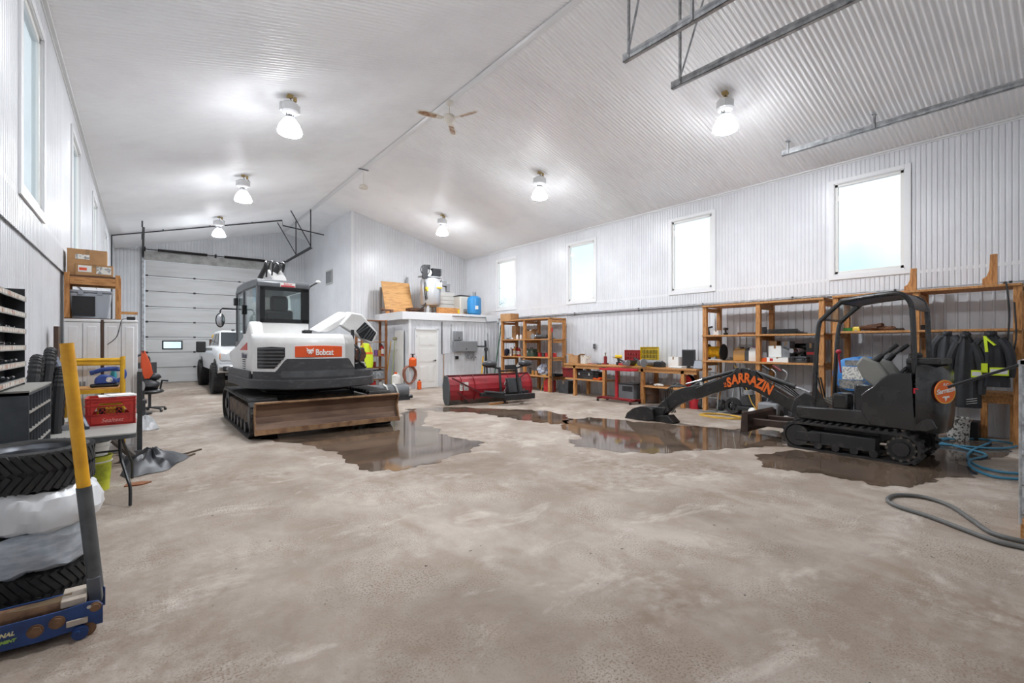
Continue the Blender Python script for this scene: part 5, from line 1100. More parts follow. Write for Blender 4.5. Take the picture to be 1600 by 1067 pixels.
MB().add([(-.76, 1.50, 1.52), (.76, 1.50, 1.52), (.68, 2.19, 1.965), (-.68, 2.19, 1.965), (-.76, 1.47, 1.52), (.76, 1.47, 1.52), (.68, 2.16, 1.975), (-.68, 2.16, 1.975)], [(0, 1, 2, 3), (4, 5, 6, 7), (0, 1, 5, 4), (1, 2, 6, 5), (2, 3, 7, 6), (3, 0, 4, 7)]).build('windshield', TGLASS, tk, smooth=0)
for sx in (-1, 1):
    for y0, y1, y2, y3 in ((1.72, 2.30, 2.85, 2.85), (2.95, 2.95, 3.75, 3.65)):
        x0, x1 = sx * .812, sx * .722; tx0, tx1 = sx * .80, sx * .71
        MB().loft([[(x0, y0 + .05, 1.54), (x0, y2, 1.54), (x1, y3, 1.93), (x1, y1 + .02, 1.93)], [(tx0, y0 + .05, 1.54), (tx0, y2, 1.54), (tx1, y3, 1.93), (tx1, y1 + .02, 1.93)]]).build('side_window', TGLASS, tk, smooth=0)
    m = MB(); m.b2((sx * .98, 1.66, 1.36), (sx * 1.20, 1.72, 1.44)); m.build('mirror_arm', BLACK, tk, bevel=.01)
    MB().b2((sx * 1.16, 1.58, 1.30), (sx * 1.42, 1.72, 1.66)).build('mirror', BLACK, tk, bevel=.03); MB().b2((sx * 1.0, 1.60, 1.37), (sx * 1.15, 1.655, 1.45)).build('mirror_lamp', CHR, tk)
    hl_ = MB().b2((sx * .60, .05, 1.05), (sx * .93, .2, 1.30)).build('headlight', M('headlight_clear', (206, 210, 212), .1, .3), tk, bevel=.03)
    MB().b2((sx * .87, .06, 1.10), (sx * .95, .21, 1.28)).build('turn_signal', M('amber_lens', (214, 150, 110), .2), hl_, bevel=.02)
    for y in (.95, 5.05):
        w = MB(); xc = sx * .92
        w.lathe([(.30, -.16), (.44, -.17), (.475, -.14), (.48, 0), (.475, .14), (.44, .17), (.30, .16)], 30, (xc, y, .48), 'x'); tw = w.build('wheel', RUBBER, tk)
        MB().lathe([(.001, sx * .10), (.10, sx * .12), (.26, sx * .10), (.30, sx * .15)], 24, (xc, y, .48), 'x').build('rim', BLACK, tw)
        src = None
        for i in range(26):
            a = 2 * math.pi * i / 26
            for k_ in (-1, 1):
                mt = Matrix.Translation((xc + k_ * .075, y, .48)) @ Matrix.Rotation(a + k_ * .06, 4, 'X') @ Matrix.Translation((0, 0, .482)) @ Matrix.Rotation(k_ * .5, 4, 'Z')
                if src is None: src = MB().box((0, 0, 0), (.14, .05, .03)).build('tread_block', RUBBER, tw, smooth=0); src.matrix_local = mt
                else: inst(src, tw, mt)
        MB().lathe([(.50, -.12), (.56, -.1), (.56, .1), (.50, .12)], 28, (sx * .93, y, .52), 'x').build('wheel_arch', BLACK, tk) if False else None
        m = MB(); n_ = 14
        arc = [(y + .56 * math.cos(math.pi * i / n_), .55 + .56 * math.sin(math.pi * i / n_)) for i in range(n_ + 1)]
        m.prism(arc, 'x', sx * .80, sx * .986).build('wheel_well', BLACK, tk)
MB().b2((-.60, .05, .98), (.60, .16, 1.36)).build('grille_frame', CHR, tk, bevel=.03)
for i in range(3): MB().b2((-.55, .035, 1.04 + i * .10), (.55, .06, 1.09 + i * .10)).build('grille_bar', CHR, tk, bevel=.01)
MB().prism([(-.04, .72), (.12, .66), (.22, .66), (.22, .98), (.0, .98), (-.06, .9)], 'x', -1.0, 1.0).build('front_bumper', CHR, tk, bevel=.04)
for sx in (-1, 1):
    f = MB().b2((sx * .62, -.075, .74), (sx * .88, .0, .90)).build('fog_light_bezel', BLACK, tk, bevel=.03); MB().cyl((sx * .74, -.085, .82), (sx * .74, -.06, .82), .06, n=14).build('fog_light', CHR, f)
for x in (-.3, -.15, .15, .3): MB().box((x, 2.33, 2.065), (.10, .08, .04)).build('cab_marker_light', BLACK, tk, bevel=.015)
MB().b2((-.6, .3, .45), (.6, 5.6, .75)).build('chassis', BLACK, tk, bevel=.02); MB().cyl((-.9, .95, .48), (.9, .95, .48), .07, n=10).build('front_axle', BLACK, tk); MB().cyl((-.9, 5.05, .48), (.9, 5.05, .48), .08, n=10).build('rear_axle', BLACK, tk)
MB().b2((-.85, 4.2, 1.45), (-.80, 5.9, 1.62)).b2((.80, 4.2, 1.45), (.85, 5.9, 1.62)).build('bed_rail', TRW, tk, bevel=.01) if False else None
p = (TX - .62, TY + 4.5, 1.47); r = thing('fuel_cask', 'brown and yellow gear stacked in the truck bed', 'cargo', p); MB().box((0, 0, .14), (.3, .4, .28)).build('crate', BROWNL, r, bevel=.02); MB().cyl((0, -.1, .28), (0, .15, .40), .08, n=10).build('yellow_roll', YELLOW, r)
# ================================================================ red snow plow, back side to the camera
PA, PB = fl(698, 633), fl(826, 623)
rz = math.atan2(PB.y - PA.y, PB.x - PA.x); PLN = (PB - PA).length
sp = thing('snow_plow', 'red snow plow blade with lights standing in front of the can shelf', 'snow plow', PA, rz)
PRED = M('plow_red', (152, 34, 42), .38, col2=(110, 36, 38), scale=3, lo=.45, hi=.8, detail=9); PBLK = M('plow_black', (34, 34, 36), .5, col2=(64, 58, 54), scale=8, lo=.55, hi=.8)
mp = [(.02, .0), (.10, .12), (.14, .24), (.14, .40), (.10, .56), (.02, .70), (-.04, .76)]
mp = [(y + .0, z) for y, z in mp]
bulge = [(.02, .02), (-.06, .12), (-.12, .25), (-.14, .38), (-.11, .52), (-.03, .66), (.06, .74)]
bl = MB().sheet(bulge, 'x', 0.0, PLN, -.012).build('moldboard', PRED, sp)
MB().b2((-.03, -.06, .0), (PLN, .0, .14)).build('cutting_edge', M('scraper_steel', (96, 80, 70), .6, .3, col2=(70, 62, 56), scale=6), sp, bevel=.004)
for t in (.0, .155, .30, .72, .86, 1.0):
    x = t * PLN; MB().prism([(y - .035, z) for y, z in bulge] + [(y + .01, z) for y, z in reversed(bulge)], 'x', x - .012, x + .012).build('rib', PRED, sp, smooth=0)
MB().bar((0, .05, .745), (PLN, .05, .745), .05, .04).build('top_rail', M('plow_dark_red', (92, 26, 30), .5), sp, bevel=.006)
MB().bar((.08, -.14, .70), (.85, -.22, .30), .035, .035).build('diagonal_brace', M('plow_dark_red'), sp); MB().bar((.1, -.10, .45), (.6, -.16, .06), .03, .03).build('diagonal_brace', M('plow_dark_red'), sp)
MB().bar((PLN * .80, -.10, .55), (PLN * .92, -.08, .72), .02, .02).build('diagonal_brace', PBLK, sp)
MB().prism([(-.16, .0), (.06, .0), (.18, .15), (.2, .5), (.1, .76), (-.1, .74), (-.2, .5), (-.22, .2)], 'x', -.03, .0).build('end_flap', M('flap_grey', (72, 76, 78), .6), sp, bevel=.006)
MB().b2((.30, -.148, .36), (.55, -.140, .58)).build('warning_decal', LABELW, sp, smooth=0)
cxp = PLN * .60
MB().b2((cxp - .75, -.42, .20), (cxp + .75, -.30, .30)).build('push_beam', PBLK, sp, bevel=.01)
for sx in (-1, 1):
    MB().bar((cxp + sx * .55, -.36, .24), (cxp + sx * .18, -.95, .22), .09, .09).build('a_frame_arm', PBLK, sp, bevel=.01)
    MB().cyl((cxp + sx * .30, -.80, .30), (cxp + sx * .62, -.35, .32), .035, n=10).build('angle_cylinder', PBLK, sp)
    MB().bar((cxp + sx * .28, -.62, .22), (cxp + sx * .26, -.50, .96), .06, .05).build('light_tower', PBLK, sp, bevel=.008)
    MB().bar((cxp + sx * .26, -.5, .92), (cxp + sx * .50, -.5, .98), .04, .04).build('light_bracket', PBLK, sp)
    MB().ball((cxp + sx * .56, -.5, 1.05), (.22, .12, .095), 16, 8).build('plow_light', M('light_housing', (56, 57, 60), .4), sp); MB().ball((cxp + sx * .56, -.58, 1.02), (.17, .04, .05), 14, 6).build('light_lens', BLACK, sp)
MB().b2((cxp - .16, -.66, .90), (cxp + .16, -.60, 1.02)).build('crossbar', PBLK, sp); MB().b2((cxp - .22, -.56, .84), (cxp + .22, -.5, .88)).build('crossbar', PBLK, sp)
MB().prism([(-.60, .28), (-.44, .30), (-.38, .66), (-.52, .66)], 'x', cxp - .02, cxp + .42).build('pump_cover', DKGREY, sp, bevel=.015)
MB().b2((cxp - .35, -.98, .14), (cxp + .55, -.86, .28)).build('hitch_frame', PBLK, sp, bevel=.01)
m = [MB().tube([(cxp - .08 + .02 * math.sin(i * 1.8), -.5, .62 - i * .045), (cxp - .08 + .03 * math.cos(i * 1.5), -.5, .60 - i * .045), (cxp - .08 + .02 * math.sin(i * 1.8 + 1.5), -.49, .585 - i * .045)], .013, 6).build('chain_link', CHROME, sp) for i in range(8)]
MB().cyl((cxp - .1, -.5, 0), (cxp - .1, -.5, .25), .04, n=10).cyl((cxp - .1, -.5, 0), (cxp - .1, -.5, .02), .1, n=12).build('stand_foot', PBLK, sp)
tag(MB().box((0, 0, .02), (.6, .1, .04), rotz(.1)).build('wood_block', WOOD, smooth=0, bevel=.004), 'short wood offcut on the floor under the red plow', 'wood block').location = fl(779, 631)
# grey plow moldboard behind the large excavator
g = fl(611, 625); gp = thing('plow_blade', 'grey rounded plow blade lying beside the white excavator', 'plow blade', (g.x - .55, g.y, 0), -.05)
GB = M('grey_blade', (96, 99, 102), .4, col2=(80, 82, 84), scale=4)
gpf = [(-.02, .06), (-.14, .10), (-.20, .20), (-.20, .30), (-.14, .40), (-.02, .44)]
MB().prism(gpf + [(.1, .44), (.1, .06)], 'x', -.9, 1.0).build('moldboard', GB, gp, smooth=40)
MB().b2((-.9, -.2, 0), (1.02, -.14, .10)).build('cutting_edge', BLKIRON, gp)
for x in (.35, .62): MB().tube([(x - .05, -.05, .46), (x - .02, -.20, .40), (x + .02, -.225, .26), (x + .05, -.22, .12)], .024, 6).build('bracket', M('bracket_pale', (206, 206, 202), .4), gp)
MB().cyl((.98, -.15, .09), (1.1, -.15, .09), .05, n=12).build('end_roller', BLACK, gp)
# ================================================================ left-hand side of the room
def tyre_prof(r, w, rim):
    return [(rim, -w*.42), (rim + .01, -w*.46), (r*.86, -w*.5), (r*.955, -w*.46), (r*.985, -w*.38), (r, -w*.2), (r, w*.2), (r*.985, w*.38), (r*.955, w*.46), (r*.86, w*.5), (rim + .01, w*.46), (rim, w*.42)]
TCX, TCY, TR, TW = -.54, 4.08, .292, .235
RIMM = M('dull_rim', (120, 124, 130), .4, .6, col2=(86, 88, 92), scale=5)
def tread(tw, r, w, seed):
    # directional tread: angled bars on both shoulders meeting in a vee, groove ribs between
    src = {}
    for sgn in (-1, 1):
        n = 44
        for i in range(n):
            a = 2 * math.pi * i / n
            mt = Matrix.Rotation(a, 4, 'Z') @ Matrix.Translation((r * .996, 0, sgn * w * .24)) @ Matrix.Rotation(sgn * .62, 4, 'X')
            if sgn not in src:
                o = MB().box((0, 0, 0), (.022, .027, w * .50)).build('tread_block', RUBBER, tw, smooth=0); o.matrix_local = mt; src[sgn] = o
            else: inst(src[sgn], tw, mt)
tyres = []
for i, lb in enumerate(('dusty black tyre at the bottom of the stack behind the floor jack', None, None, 'black tyre with a steel rim on top of the stack')):
    z = TW * (i + .5) + .003
    if lb:
        r = thing('tyre', lb, 'tyre', (TCX, TCY, z), .3 * i, 'tyres stacked by the left wall')
        tw = MB().lathe(tyre_prof(TR, TW, .19), 48).build('carcass', RUBBER, r); tread(tw, TR, TW, i)
        MB().lathe([(.192, -TW*.42), (.175, -TW*.36), (.165, 0), (.17, TW*.3), (.185, TW*.36), (.192, TW*.42)], 32).lathe([(.168, .03), (.12, .05), (.06, .06), (.055, .035), (.001, .035)], 32).build('rim', RIMM, r)
    else:
        q = random.Random(i); r = thing('bagged_tyre', ('greyish torn plastic bag wrapped around a tyre low in the stack', 'shiny white plastic bag wrapped around a tyre under the top one')[i - 1], 'bagged tyre', (TCX, TCY, z), 0, 'tyres stacked by the left wall')
        rings = []; NB = 64
        for (rr, zz) in ((.15, -TW*.47), (TR*.9, -TW*.5), (TR*1.03, -TW*.38), (TR*1.06, -TW*.15), (TR*1.06, TW*.1), (TR*1.03, TW*.34), (TR*.92, TW*.5), (.16, TW*.46)):
            ring = []
            for k in range(NB):
                a = 2 * math.pi * k / NB; f = 1 + .022 * math.sin(a * 9 + zz * 30 + i) + .018 * math.sin(a * 17 - zz * 52) + q.uniform(-.010, .010) + (.20 * max(0, math.cos(a + .55)) ** 4 * (1 - abs(zz + .03) / TW) if i == 2 and rr > .2 else 0)
                dz = .010 * math.sin(a * 5 + i * 2) + .006 * math.sin(a * 13 + zz * 40)
                ring.append((rr * f * math.cos(a), rr * f * math.sin(a), zz + dz))
            rings.append(ring)
        bagm = M('white_bag_plastic', (222, 224, 226), .28) if i == 2 else M('grey_bag_plastic', (188, 194, 200), .3, col2=(158, 166, 176), scale=9, stretch=(1, 1, 4))
        MB().loft(rings, caps=False).build('plastic_bag', bagm, r, smooth=25)
        MB().lathe(tyre_prof(TR * .97, TW * .94, .19), 32).build('carcass', RUBBER, r)
# floor jack
JB = M('jack_blue', (34, 66, 122), .4, col2=(28, 50, 92), scale=5); JR = M('jack_rust', (132, 100, 74), .7, .3, col2=(92, 66, 50), scale=8)
JX0, JX1, JY = -.80, -.165, 3.48
jk = thing('floor_jack', 'blue hydraulic floor jack with a long yellow and grey handle', 'floor jack', (JX1, JY, 0))
LJ = JX0 - JX1
sidep = [(0, .045), (0, .145), (-.02, .172), (-.06, .178), (-.16, .165), (-.40, .165), (LJ, .15), (LJ, .05), (-.25, .035), (-.10, .045)]
for y in (-.09, .13): MB().prism(sidep, 'y', y - .006, y + .006).build('side_plate', JB, jk, smooth=0, bevel=.002)
MB().b2((LJ, -.08, .06), (-.03, .12, .07)).build('base_plate', JR, jk, smooth=0)
MB().bar((-.10, .02, .15), (LJ + .05, .02, .155), .12, .06).build('lift_arm', JR, jk, bevel=.02)
MB().cyl((-.13, .02, .17), (-.42, .02, .145), .035, n=14).build('hydraulic_ram', M('oily_metal', (150, 128, 100), .4, .6), jk)
MB().b2((-.17, -.07, .165), (-.07, .11, .20)).build('top_plate', M('dusty_plate', (176, 164, 150), .7), jk, smooth=0, bevel=.003)
for x, z, r_ in ((-.18, .115, .026), (-.26, .10, .026), (-.03, .145, .02)): MB().cyl((x, -.115, z), (x, -.09, z), r_, n=6).cyl((x, -.105, z), (x, -.097, z), r_ * 1.25, n=16).build('bolt', JR, jk, smooth=0)
MB().cyl((-.055, -.108, .155), (-.055, -.095, .155), .010, n=10).build('bolt', CHROME, jk)
MB().b2((-.145, -.112, .075), (-.06, -.097, .105)).build('caster_bracket', M('dusty_plate'), jk, bevel=.003)
for y in (-.115, .155): MB().cyl((-.09, y - .012, .035), (-.09, y + .012, .035), .034, n=16).cyl((-.10, y - .03, .045), (-.10, y + .03, .045), .012, n=8).build('caster', JR if y > 0 else JB, jk)
MB().cyl((-.06, -.10, .034), (-.06, -.07, .034), .034, n=16).build('caster_wheel', JR, jk)
MB().bar((-.035, .02, .13), (-.045, .02, .27), .07, .06).build('handle_socket', M('socket_grey', (96, 100, 106), .4, .4), jk, bevel=.006)
h0, h1 = Vector((-.035, .02, .20)), wy(104, 536, JY + .02) - Vector((JX1, JY, 0))
hm = h0.lerp(h1, .42)
MB().cyl(h0, hm, .034, n=18).build('lower_handle', M('handle_grey', (84, 86, 88), .45, col2=(66, 68, 70), scale=6), jk)
MB().cyl(hm, h1, .030, n=18).build('upper_handle', M('handle_yellow', (228, 168, 28), .4, col2=(206, 146, 24), scale=5), jk)
jt = frame_mtx((-.403, -.0975, .105), (1, 0, 0), (0, 0, 1))
text_mesh('jack_lettering', 'NATIONAL', .027, M('jack_lettering_cream', (214, 206, 160), .5), jk, jt @ Matrix.Translation((-.0, .012, .001)), shear=.25, bold=.001)
text_mesh('jack_lettering', 'EQUIPMENT', .020, M('jack_lettering_green', (150, 186, 84), .5), jk, jt @ Matrix.Translation((.018, -.022, .001)), shear=.25, bold=.001)
# pigeonhole cabinet with the bolt bins on it
CBG = M('cabinet_grey', (74, 79, 84), .45, col2=(62, 66, 70), scale=5); CBT = M('cabinet_top', (150, 148, 142), .5)
cab = thing('pigeonhole_cabinet', 'dark grey steel pigeonhole cabinet behind the tyre stack', 'cabinet', (-.83, 4.45, 0))
CWd, CL, CH = .24, .95, 1.245
MB().b2((0, 0, 0), (CWd - .16, CL, CH)).b2((0, 0, 0), (CWd, .015, CH)).b2((0, CL - .015, 0), (CWd, CL, CH)).b2((0, 0, 0), (CWd, CL, .04)).b2((0, 0, CH - .02), (CWd, CL, CH)).build('body', CBG, cab, smooth=0)
MB().b2((-.0, -.005, CH), (CWd + .005, CL + .005, CH + .012)).build('top_sheet', CBT, cab, smooth=0)
for j in range(9): MB().b2((.08, .015, .1 + j * .125), (CWd + .002, CL - .015, .115 + j * .125)).build('shelf', CBT, cab, smooth=0)
for k in range(1, 8): MB().b2((.08, CL * k / 8 - .004, .04), (CWd, CL * k / 8 + .004, CH - .02)).build('divider', CBG, cab, smooth=0)
bn = thing('bolt_bin_rack', 'black open bolt bin rack with paper label strips on its shelf lips', 'bin rack', (-.83, 4.15, CH + .013))
BH, BL = .74, 1.05; BD = .12
MB().b2((0, 0, 0), (.012, BL, BH)).b2((0, 0, 0), (BD, .01, BH)).b2((0, BL - .01, 0), (BD, BL, BH)).build('carcass', M('rack_black', (46, 48, 50), .5), bn, smooth=0)
STRIP = M('label_strip', (196, 190, 180), .6, col2=(168, 120, 100), scale=14, lo=.5, hi=.6)
for j in range(6):
    z = .02 + j * .125
    MB().add([(.01, .01, z + .03), (BD, .01, z), (BD, BL - .01, z), (.01, BL - .01, z + .03)], [(0, 1, 2, 3)]).build('shelf', M('rack_black'), bn, smooth=0)
    lip = MB().b2((BD - .004, 0, z - .005), (BD + .006, BL + .01, z + .034)).build('shelf_lip', M('lip_grey', (150, 150, 146), .5), bn, smooth=0)
    for k in range(13): MB().b2((BD + .006, .03 + k * .075, z + .002), (BD + .0075, .095 + k * .075, z + .028)).build('bin_label', STRIP, lip, smooth=0)
    q = random.Random(j)
for j in range(4):
    z = .06 + j * .125; q = random.Random(50 + j)
    for k in range(5):
        p = Vector((-.83 + .06, 4.15 + .55 + k * .085, CH + .013 + z + .006)); r = thing('steel_bolt', 'loose steel bolt lying in the bolt bin rack', 'bolt', p, q.uniform(0, 3), 'bolts in the bin rack')
        MB().cyl((-.03, 0, 0), (.03, 0, .0), .006, n=6).build('shank', CHROME, r); MB().cyl((.03, 0, 0), (.042, 0, 0), .012, n=6).build('head', CHROME, r)
# ribbed black hoses standing behind the cabinet
for i, (y, wdt, h_, lb) in enumerate(((5.62, .28, 1.44, 'tall arch of black ribbed hose behind the pigeonhole cabinet'), (5.85, .26, 1.50, 'tallest arch of black ribbed hose by the left wall'), (6.0, .18, 1.32, 'lower arch of black ribbed hose inside the taller ones'))):
    pts = bez([(0, 0, .02), (.0, .0, h_ * .6), (.02, wdt * .25, h_ * .94), (.03, wdt * .5, h_), (.02, wdt * .8, h_ * .92), (0, wdt, h_ * .6), (0, wdt, .02)], 14)
    rs = [.038 + .005 * (k % 2) for k in range(len(pts))]
    ob = MB().tube(pts, rs, 10).build('ribbed_hose', M('hose_black', (34, 35, 37), .5), smooth=20); ob.location = (-.74 + .06 * i, y, 0); tag(ob, lb, 'hose', 'ribbed hoses by the left wall')
tag(MB().b2((-.02, -.08, 0), (.02, .08, 1.78)).build('brown_plank', M('dark_plank', (84, 62, 50), .7, col2=(66, 50, 42), scale=6, stretch=(4, 4, .6)), smooth=0), 'dark brown plank standing against the left wall', 'plank').location = (-.79, 7.72, 0)
pole('pipe', (-.42, 6.1, .75), (-.72, 6.9, 1.42), .03, M('pipe_bluegrey', (86, 92, 104), .4, .3), 'blue-grey pipe leaning from the table to the wall')
# folding table with the milk crate
tb = thing('folding_table', 'grey plastic folding table carrying the red milk crate', 'table', (-.425, 6.42, 0))
ZTB = .74; tw2, tl = .385, .80
out = []
for sx, sy in ((1, -1), (1, 1), (-1, 1), (-1, -1)):
    cx_, cy_ = sx * (tw2 - .07), sy * (tl - .07)
    a0 = {(1, -1): -math.pi/2, (1, 1): 0, (-1, 1): math.pi/2, (-1, -1): math.pi}[(sx, sy)]
    for k in range(6): a = a0 + k * math.pi / 10; out.append((cx_ + .07 * math.cos(a), cy_ + .07 * math.sin(a)))
MB().prism(out, 'z', ZTB - .018, ZTB).build('table_top', M('table_top_grey', (158, 156, 150), .5), tb, bevel=.004)
MB().prism([(x * 1.004, y * 1.004) for x, y in out], 'z', ZTB - .05, ZTB - .016).build('table_rim', M('rim_dark', (66, 70, 72), .5), tb)
for y, lean in ((-.42, -.25), (.42, .18)):
    for x in (-.28, .26):
        MB().tube(bez([(x, y, ZTB - .04), (x, y, .50), (x + .02, y + lean * .15, .40), (x + .06, y + lean * .6, .26), (x + .08, y + lean * .75, .18), (x + .08, y + lean * .75, .008)], 5), .014, 8).build('leg', M('leg_dark', (58, 60, 62), .4, .3), tb)
    MB().cyl((-.28, y, .52), (.26, y, .52), .010, n=8).build('leg_crossbar', M('leg_dark'), tb)
# red milk crate
mc = thing('milk_crate', 'red plastic milk crate on the folding table', 'crate', (-.245, 6.45, ZTB))
CR = M('crate_red', (190, 52, 44), .45, col2=(170, 44, 38), scale=6); W2, D2, HC = .195, .16, .28
MB().b2((-W2, -D2, 0), (W2, D2, .015)).build('floor_grid', CR, mc, smooth=0)
for sy in (-1, 1):
    pn = MB(); y0, y1 = sy * D2, sy * (D2 - .012)
    pn.b2((-W2, y0, 0), (W2, y1, .115)); pn.b2((-W2, y0, .225), (W2, y1, HC))
    # trapezoid window: solid corners beside it
    pn.prism([(-W2, .115), (-.145, .115), (-.085, .225), (-W2, .225)], 'y', y0, y1); pn.prism([(W2, .115), (.145, .115), (.085, .225), (W2, .225)], 'y', y0, y1)
    pn.build('long_side', CR, mc, smooth=0)
    for k in range(-5, 6):
        for s in (-1, 1):
            xa, xb = k * .032, k * .032 + s * .055; za, zb_ = .115, .19
            if abs(xa) < .14 and abs(xb) < .10 + .0: MB().bar((xa, sy * (D2 - .006), za), (xb, sy * (D2 - .006), zb_), .006, .004).build('lattice_bar', CR, mc, smooth=0)
    MB().b2((-.10, sy * (D2 - .01), .187), (.10, sy * (D2 - .002), .197)).build('lattice_rail', CR, mc, smooth=0)
for sx in (-1, 1):
    pn = MB(); x0, x1 = sx * W2, sx * (W2 - .012)
    pn.b2((x0, -D2, 0), (x1, D2, .17)); pn.b2((x0, -D2, .235), (x1, D2, HC)); pn.b2((x0, -D2, .17), (x1, -.06, .235)); pn.b2((x0, .06, .17), (x1, D2, .235)); pn.build('short_side', CR, mc, smooth=0)
for z in (.004, .11, .20, .245, HC - .006): MB().b2((-W2 - .006, -D2 - .006, z - .004), (W2 + .006, D2 + .006, z + .004)).build('rib', CR, mc, smooth=0) if z < .01 else [MB().b2((-W2 - .006, sy * (D2 - .002), z - .004), (W2 + .006, sy * (D2 + .006), z + .004)).build('rib', CR, mc, smooth=0) for sy in (-1, 1)] + [MB().b2((sx * (W2 - .002), -D2, z - .004), (sx * (W2 + .006), D2, z + .004)).build('rib', CR, mc, smooth=0) for sx in (-1, 1)]
for sx in (-1, 1):
    for xx in (W2 - .005, W2 - .045): MB().b2((sx * xx - .003, -D2 - .006, 0), (sx * xx + .003, -D2, HC)).build('upright_rib', CR, mc, smooth=0)
text_mesh('crate_lettering', 'Sealtest', .055, M('crate_lettering_pale', (226, 160, 150), .5), mc, frame_mtx((.01, -D2 - .002, .05), (1, 0, 0), (0, 0, 1)), shear=.3)
r = thing('folded_papers', 'loose white papers lying over the red crate', 'papers', (-.20, 6.45, ZTB + HC + .004), .1); MB().box((0, 0, .004), (.3, .26, .006)).build('sheet', PAPER, r, smooth=0); MB().box((.03, .02, .011), (.22, .2, .006), rotz(.2)).build('sheet', PAPER, r, smooth=0)
toolcase((-.25, 6.45, ZTB + .018), 1.57, .22, .16, .20, YEL2, 'yellow and black tool box inside the red crate', BLACK, cat='toolbox')
carton((-.60, 6.3, ZTB), .1, .2, .3, .05, 'flat grey box on the folding table beside the crate', mat=GREYP)
# pail under the table
bucket((-.40, 6.70, 0), .15, .37, M('pail_lime', (196, 200, 60), .45), 'lime green pail under the folding table', rim=WHITEP, band=M('lime_print', (186, 198, 44), .5, col2=(150, 160, 40), scale=12))
r = thing('pail', 'white pail standing in the lime green pail', 'bucket', (-.40, 6.70, .375), 0); MB().lathe([(.115, 0), (.135, .13), (.142, .13), (.142, .145), (.128, .145), (.11, .005), (.001, .005)], 22).build('body', WHITEP, r); MB().lathe([(.142, .10), (.147, .105), (.142, .11)], 22).build('rim_ring', WHITEP, r)
# yellow rolling scaffold
sc = thing('rolling_scaffold', 'yellow steel rolling scaffold with a plywood platform', 'scaffold', (-.50, 8.05, 0))
SX, SY = .30, .52
for x in (-SX, SX):
    for y in (0, SY):
        MB().cyl((x, y, .13), (x, y, 1.40), .024, n=12).build('post', YELLOW, sc)
        MB().cyl((x - .025, y, .065), (x + .025, y, .065), .064, n=18).bar((x, y, .06), (x, y, .15), .05, .03).build('caster', GREYP, sc)
    for z in (.35, .80, 1.36): MB().cyl((x, 0, z), (x, SY, z), .018, n=10).build('end_rung', YELLOW, sc)
for y in (0, SY):
    for z in (1.31, 1.36): MB().cyl((-SX, y, z), (SX, y, z), .018, n=10).build('side_rail', YELLOW, sc)
    MB().b2((-SX, y - .015, .93), (SX, y + .015, .98)).build('platform_rail', YELLOW, sc, smooth=0)
    MB().cyl((-SX, y, .45), (SX, y, .45), .016, n=10).build('side_rail', YELLOW, sc)
MB().b2((-SX, .0, .98), (SX, SY, .998)).build('platform', PLY, sc, smooth=0)
TB = M('tool_blue', (48, 76, 150), .4)
r = thing('belt_sander', 'blue power sander on the scaffold platform', 'power tool', (-.36, 8.22, .998), .1)
MB().b2((-.17, -.06, 0), (.12, .08, .045)).build('base', BLACK, r, bevel=.02); MB().prism([(-.13, .045), (.11, .045), (.10, .11), (.02, .16), (-.06, .17), (-.12, .12)], 'y', -.06, .07).build('motor_body', TB, r, bevel=.02)
MB().tube(bez([(-.13, 0, .20), (-.02, 0, .235), (.10, 0, .235), (.17, 0, .21), (.17, 0, .12), (.10, 0, .07)], 5), .028, 8).build('handle', TB, r); MB().cyl((.02, -.07, .10), (.02, -.062, .10), .035, n=14).build('badge', LABELW, r); MB().cyl((-.13, 0, .2), (-.17, 0, .19), .03, n=10).build('front_knob', TB, r)
can((-.30, 8.42, .998), .035, .26, M('teal_plastic', (52, 150, 160), .4), BLACK, 'teal spray bottle on the scaffold behind the sander', neck=True, cat='bottle')
# two white plastic cabinets
WC = M('cabinet_white_plastic', (224, 225, 227), .4, col2=(214, 212, 210), scale=3)
for i, (x0, x1, lb) in enumerate(((-.825, -.455, 'white ribbed plastic cabinet against the left wall'), (-.415, -.045, 'white ribbed plastic cabinet beside the first, nearer the overhead door'))):
    c = thing('storage_cabinet', lb, 'cabinet', ((x0 + x1) / 2, 8.78, 0)); hw = (x1 - x0) / 2
    MB().b2((-hw, 0, 0), (hw, .42, 1.88)).build('body', WC, c, bevel=.012); MB().b2((-hw - .005, -.015, 1.88), (hw + .005, .43, 1.92)).build('top', WC, c, bevel=.01)
    for sx in (-1, 1):
        d = MB().b2((sx * .004, -.018, .05), (sx * hw, 0, 1.87)).build('door', WC, c, bevel=.006); MB().b2((sx * hw * .25, -.027, .1), (sx * hw * .78, -.012, 1.82)).build('door_rib', WC, d, bevel=.008)
        MB().b2((sx * .012, -.035, .9), (sx * .03, -.018, 1.05)).build('handle', GREYP, d, bevel=.004)
tag(MB().b2((-.016, 0, 0), (.016, .3, 1.915)).build('gap_shade_strip', M('dark_plank'), smooth=0), 'dark strip set as shade in the gap between the two white cabinets', 'gap shade').location = (-.435, 8.77, 0)  # strip added to stand for the shade between the cabinets
# wooden frame on the cabinets
wf = thing('wooden_stand', 'stained lumber stand on top of the white cabinets', 'stand', (-.83, 8.80, 1.921))
WFw = .585
for x in (0.0, WFw - .05):
    for y in (0, .34): MB().b2((x, y, 0), (x + .055, y + .055, .64)).build('post', WOODV, wf, smooth=0, bevel=.003)
for y in (.0, .36): MB().b2((.055, y, .48), (WFw - .05, y + .035, .585)).build('top_rail', WOOD, wf, smooth=0, bevel=.003)
MB().b2((.0, .01, .586), (WFw, .4, .61)).build('top_board', BROWNL, wf, smooth=0)
MB().b2((-.0, .0, -.0), (WFw, .04, .012)).build('bottom_rail', BROWNL, wf, smooth=0)
MB().b2((WFw + .0, .36, .10), (WFw + .20, .39, .14)).build('side_batten', WOOD, wf, smooth=0)
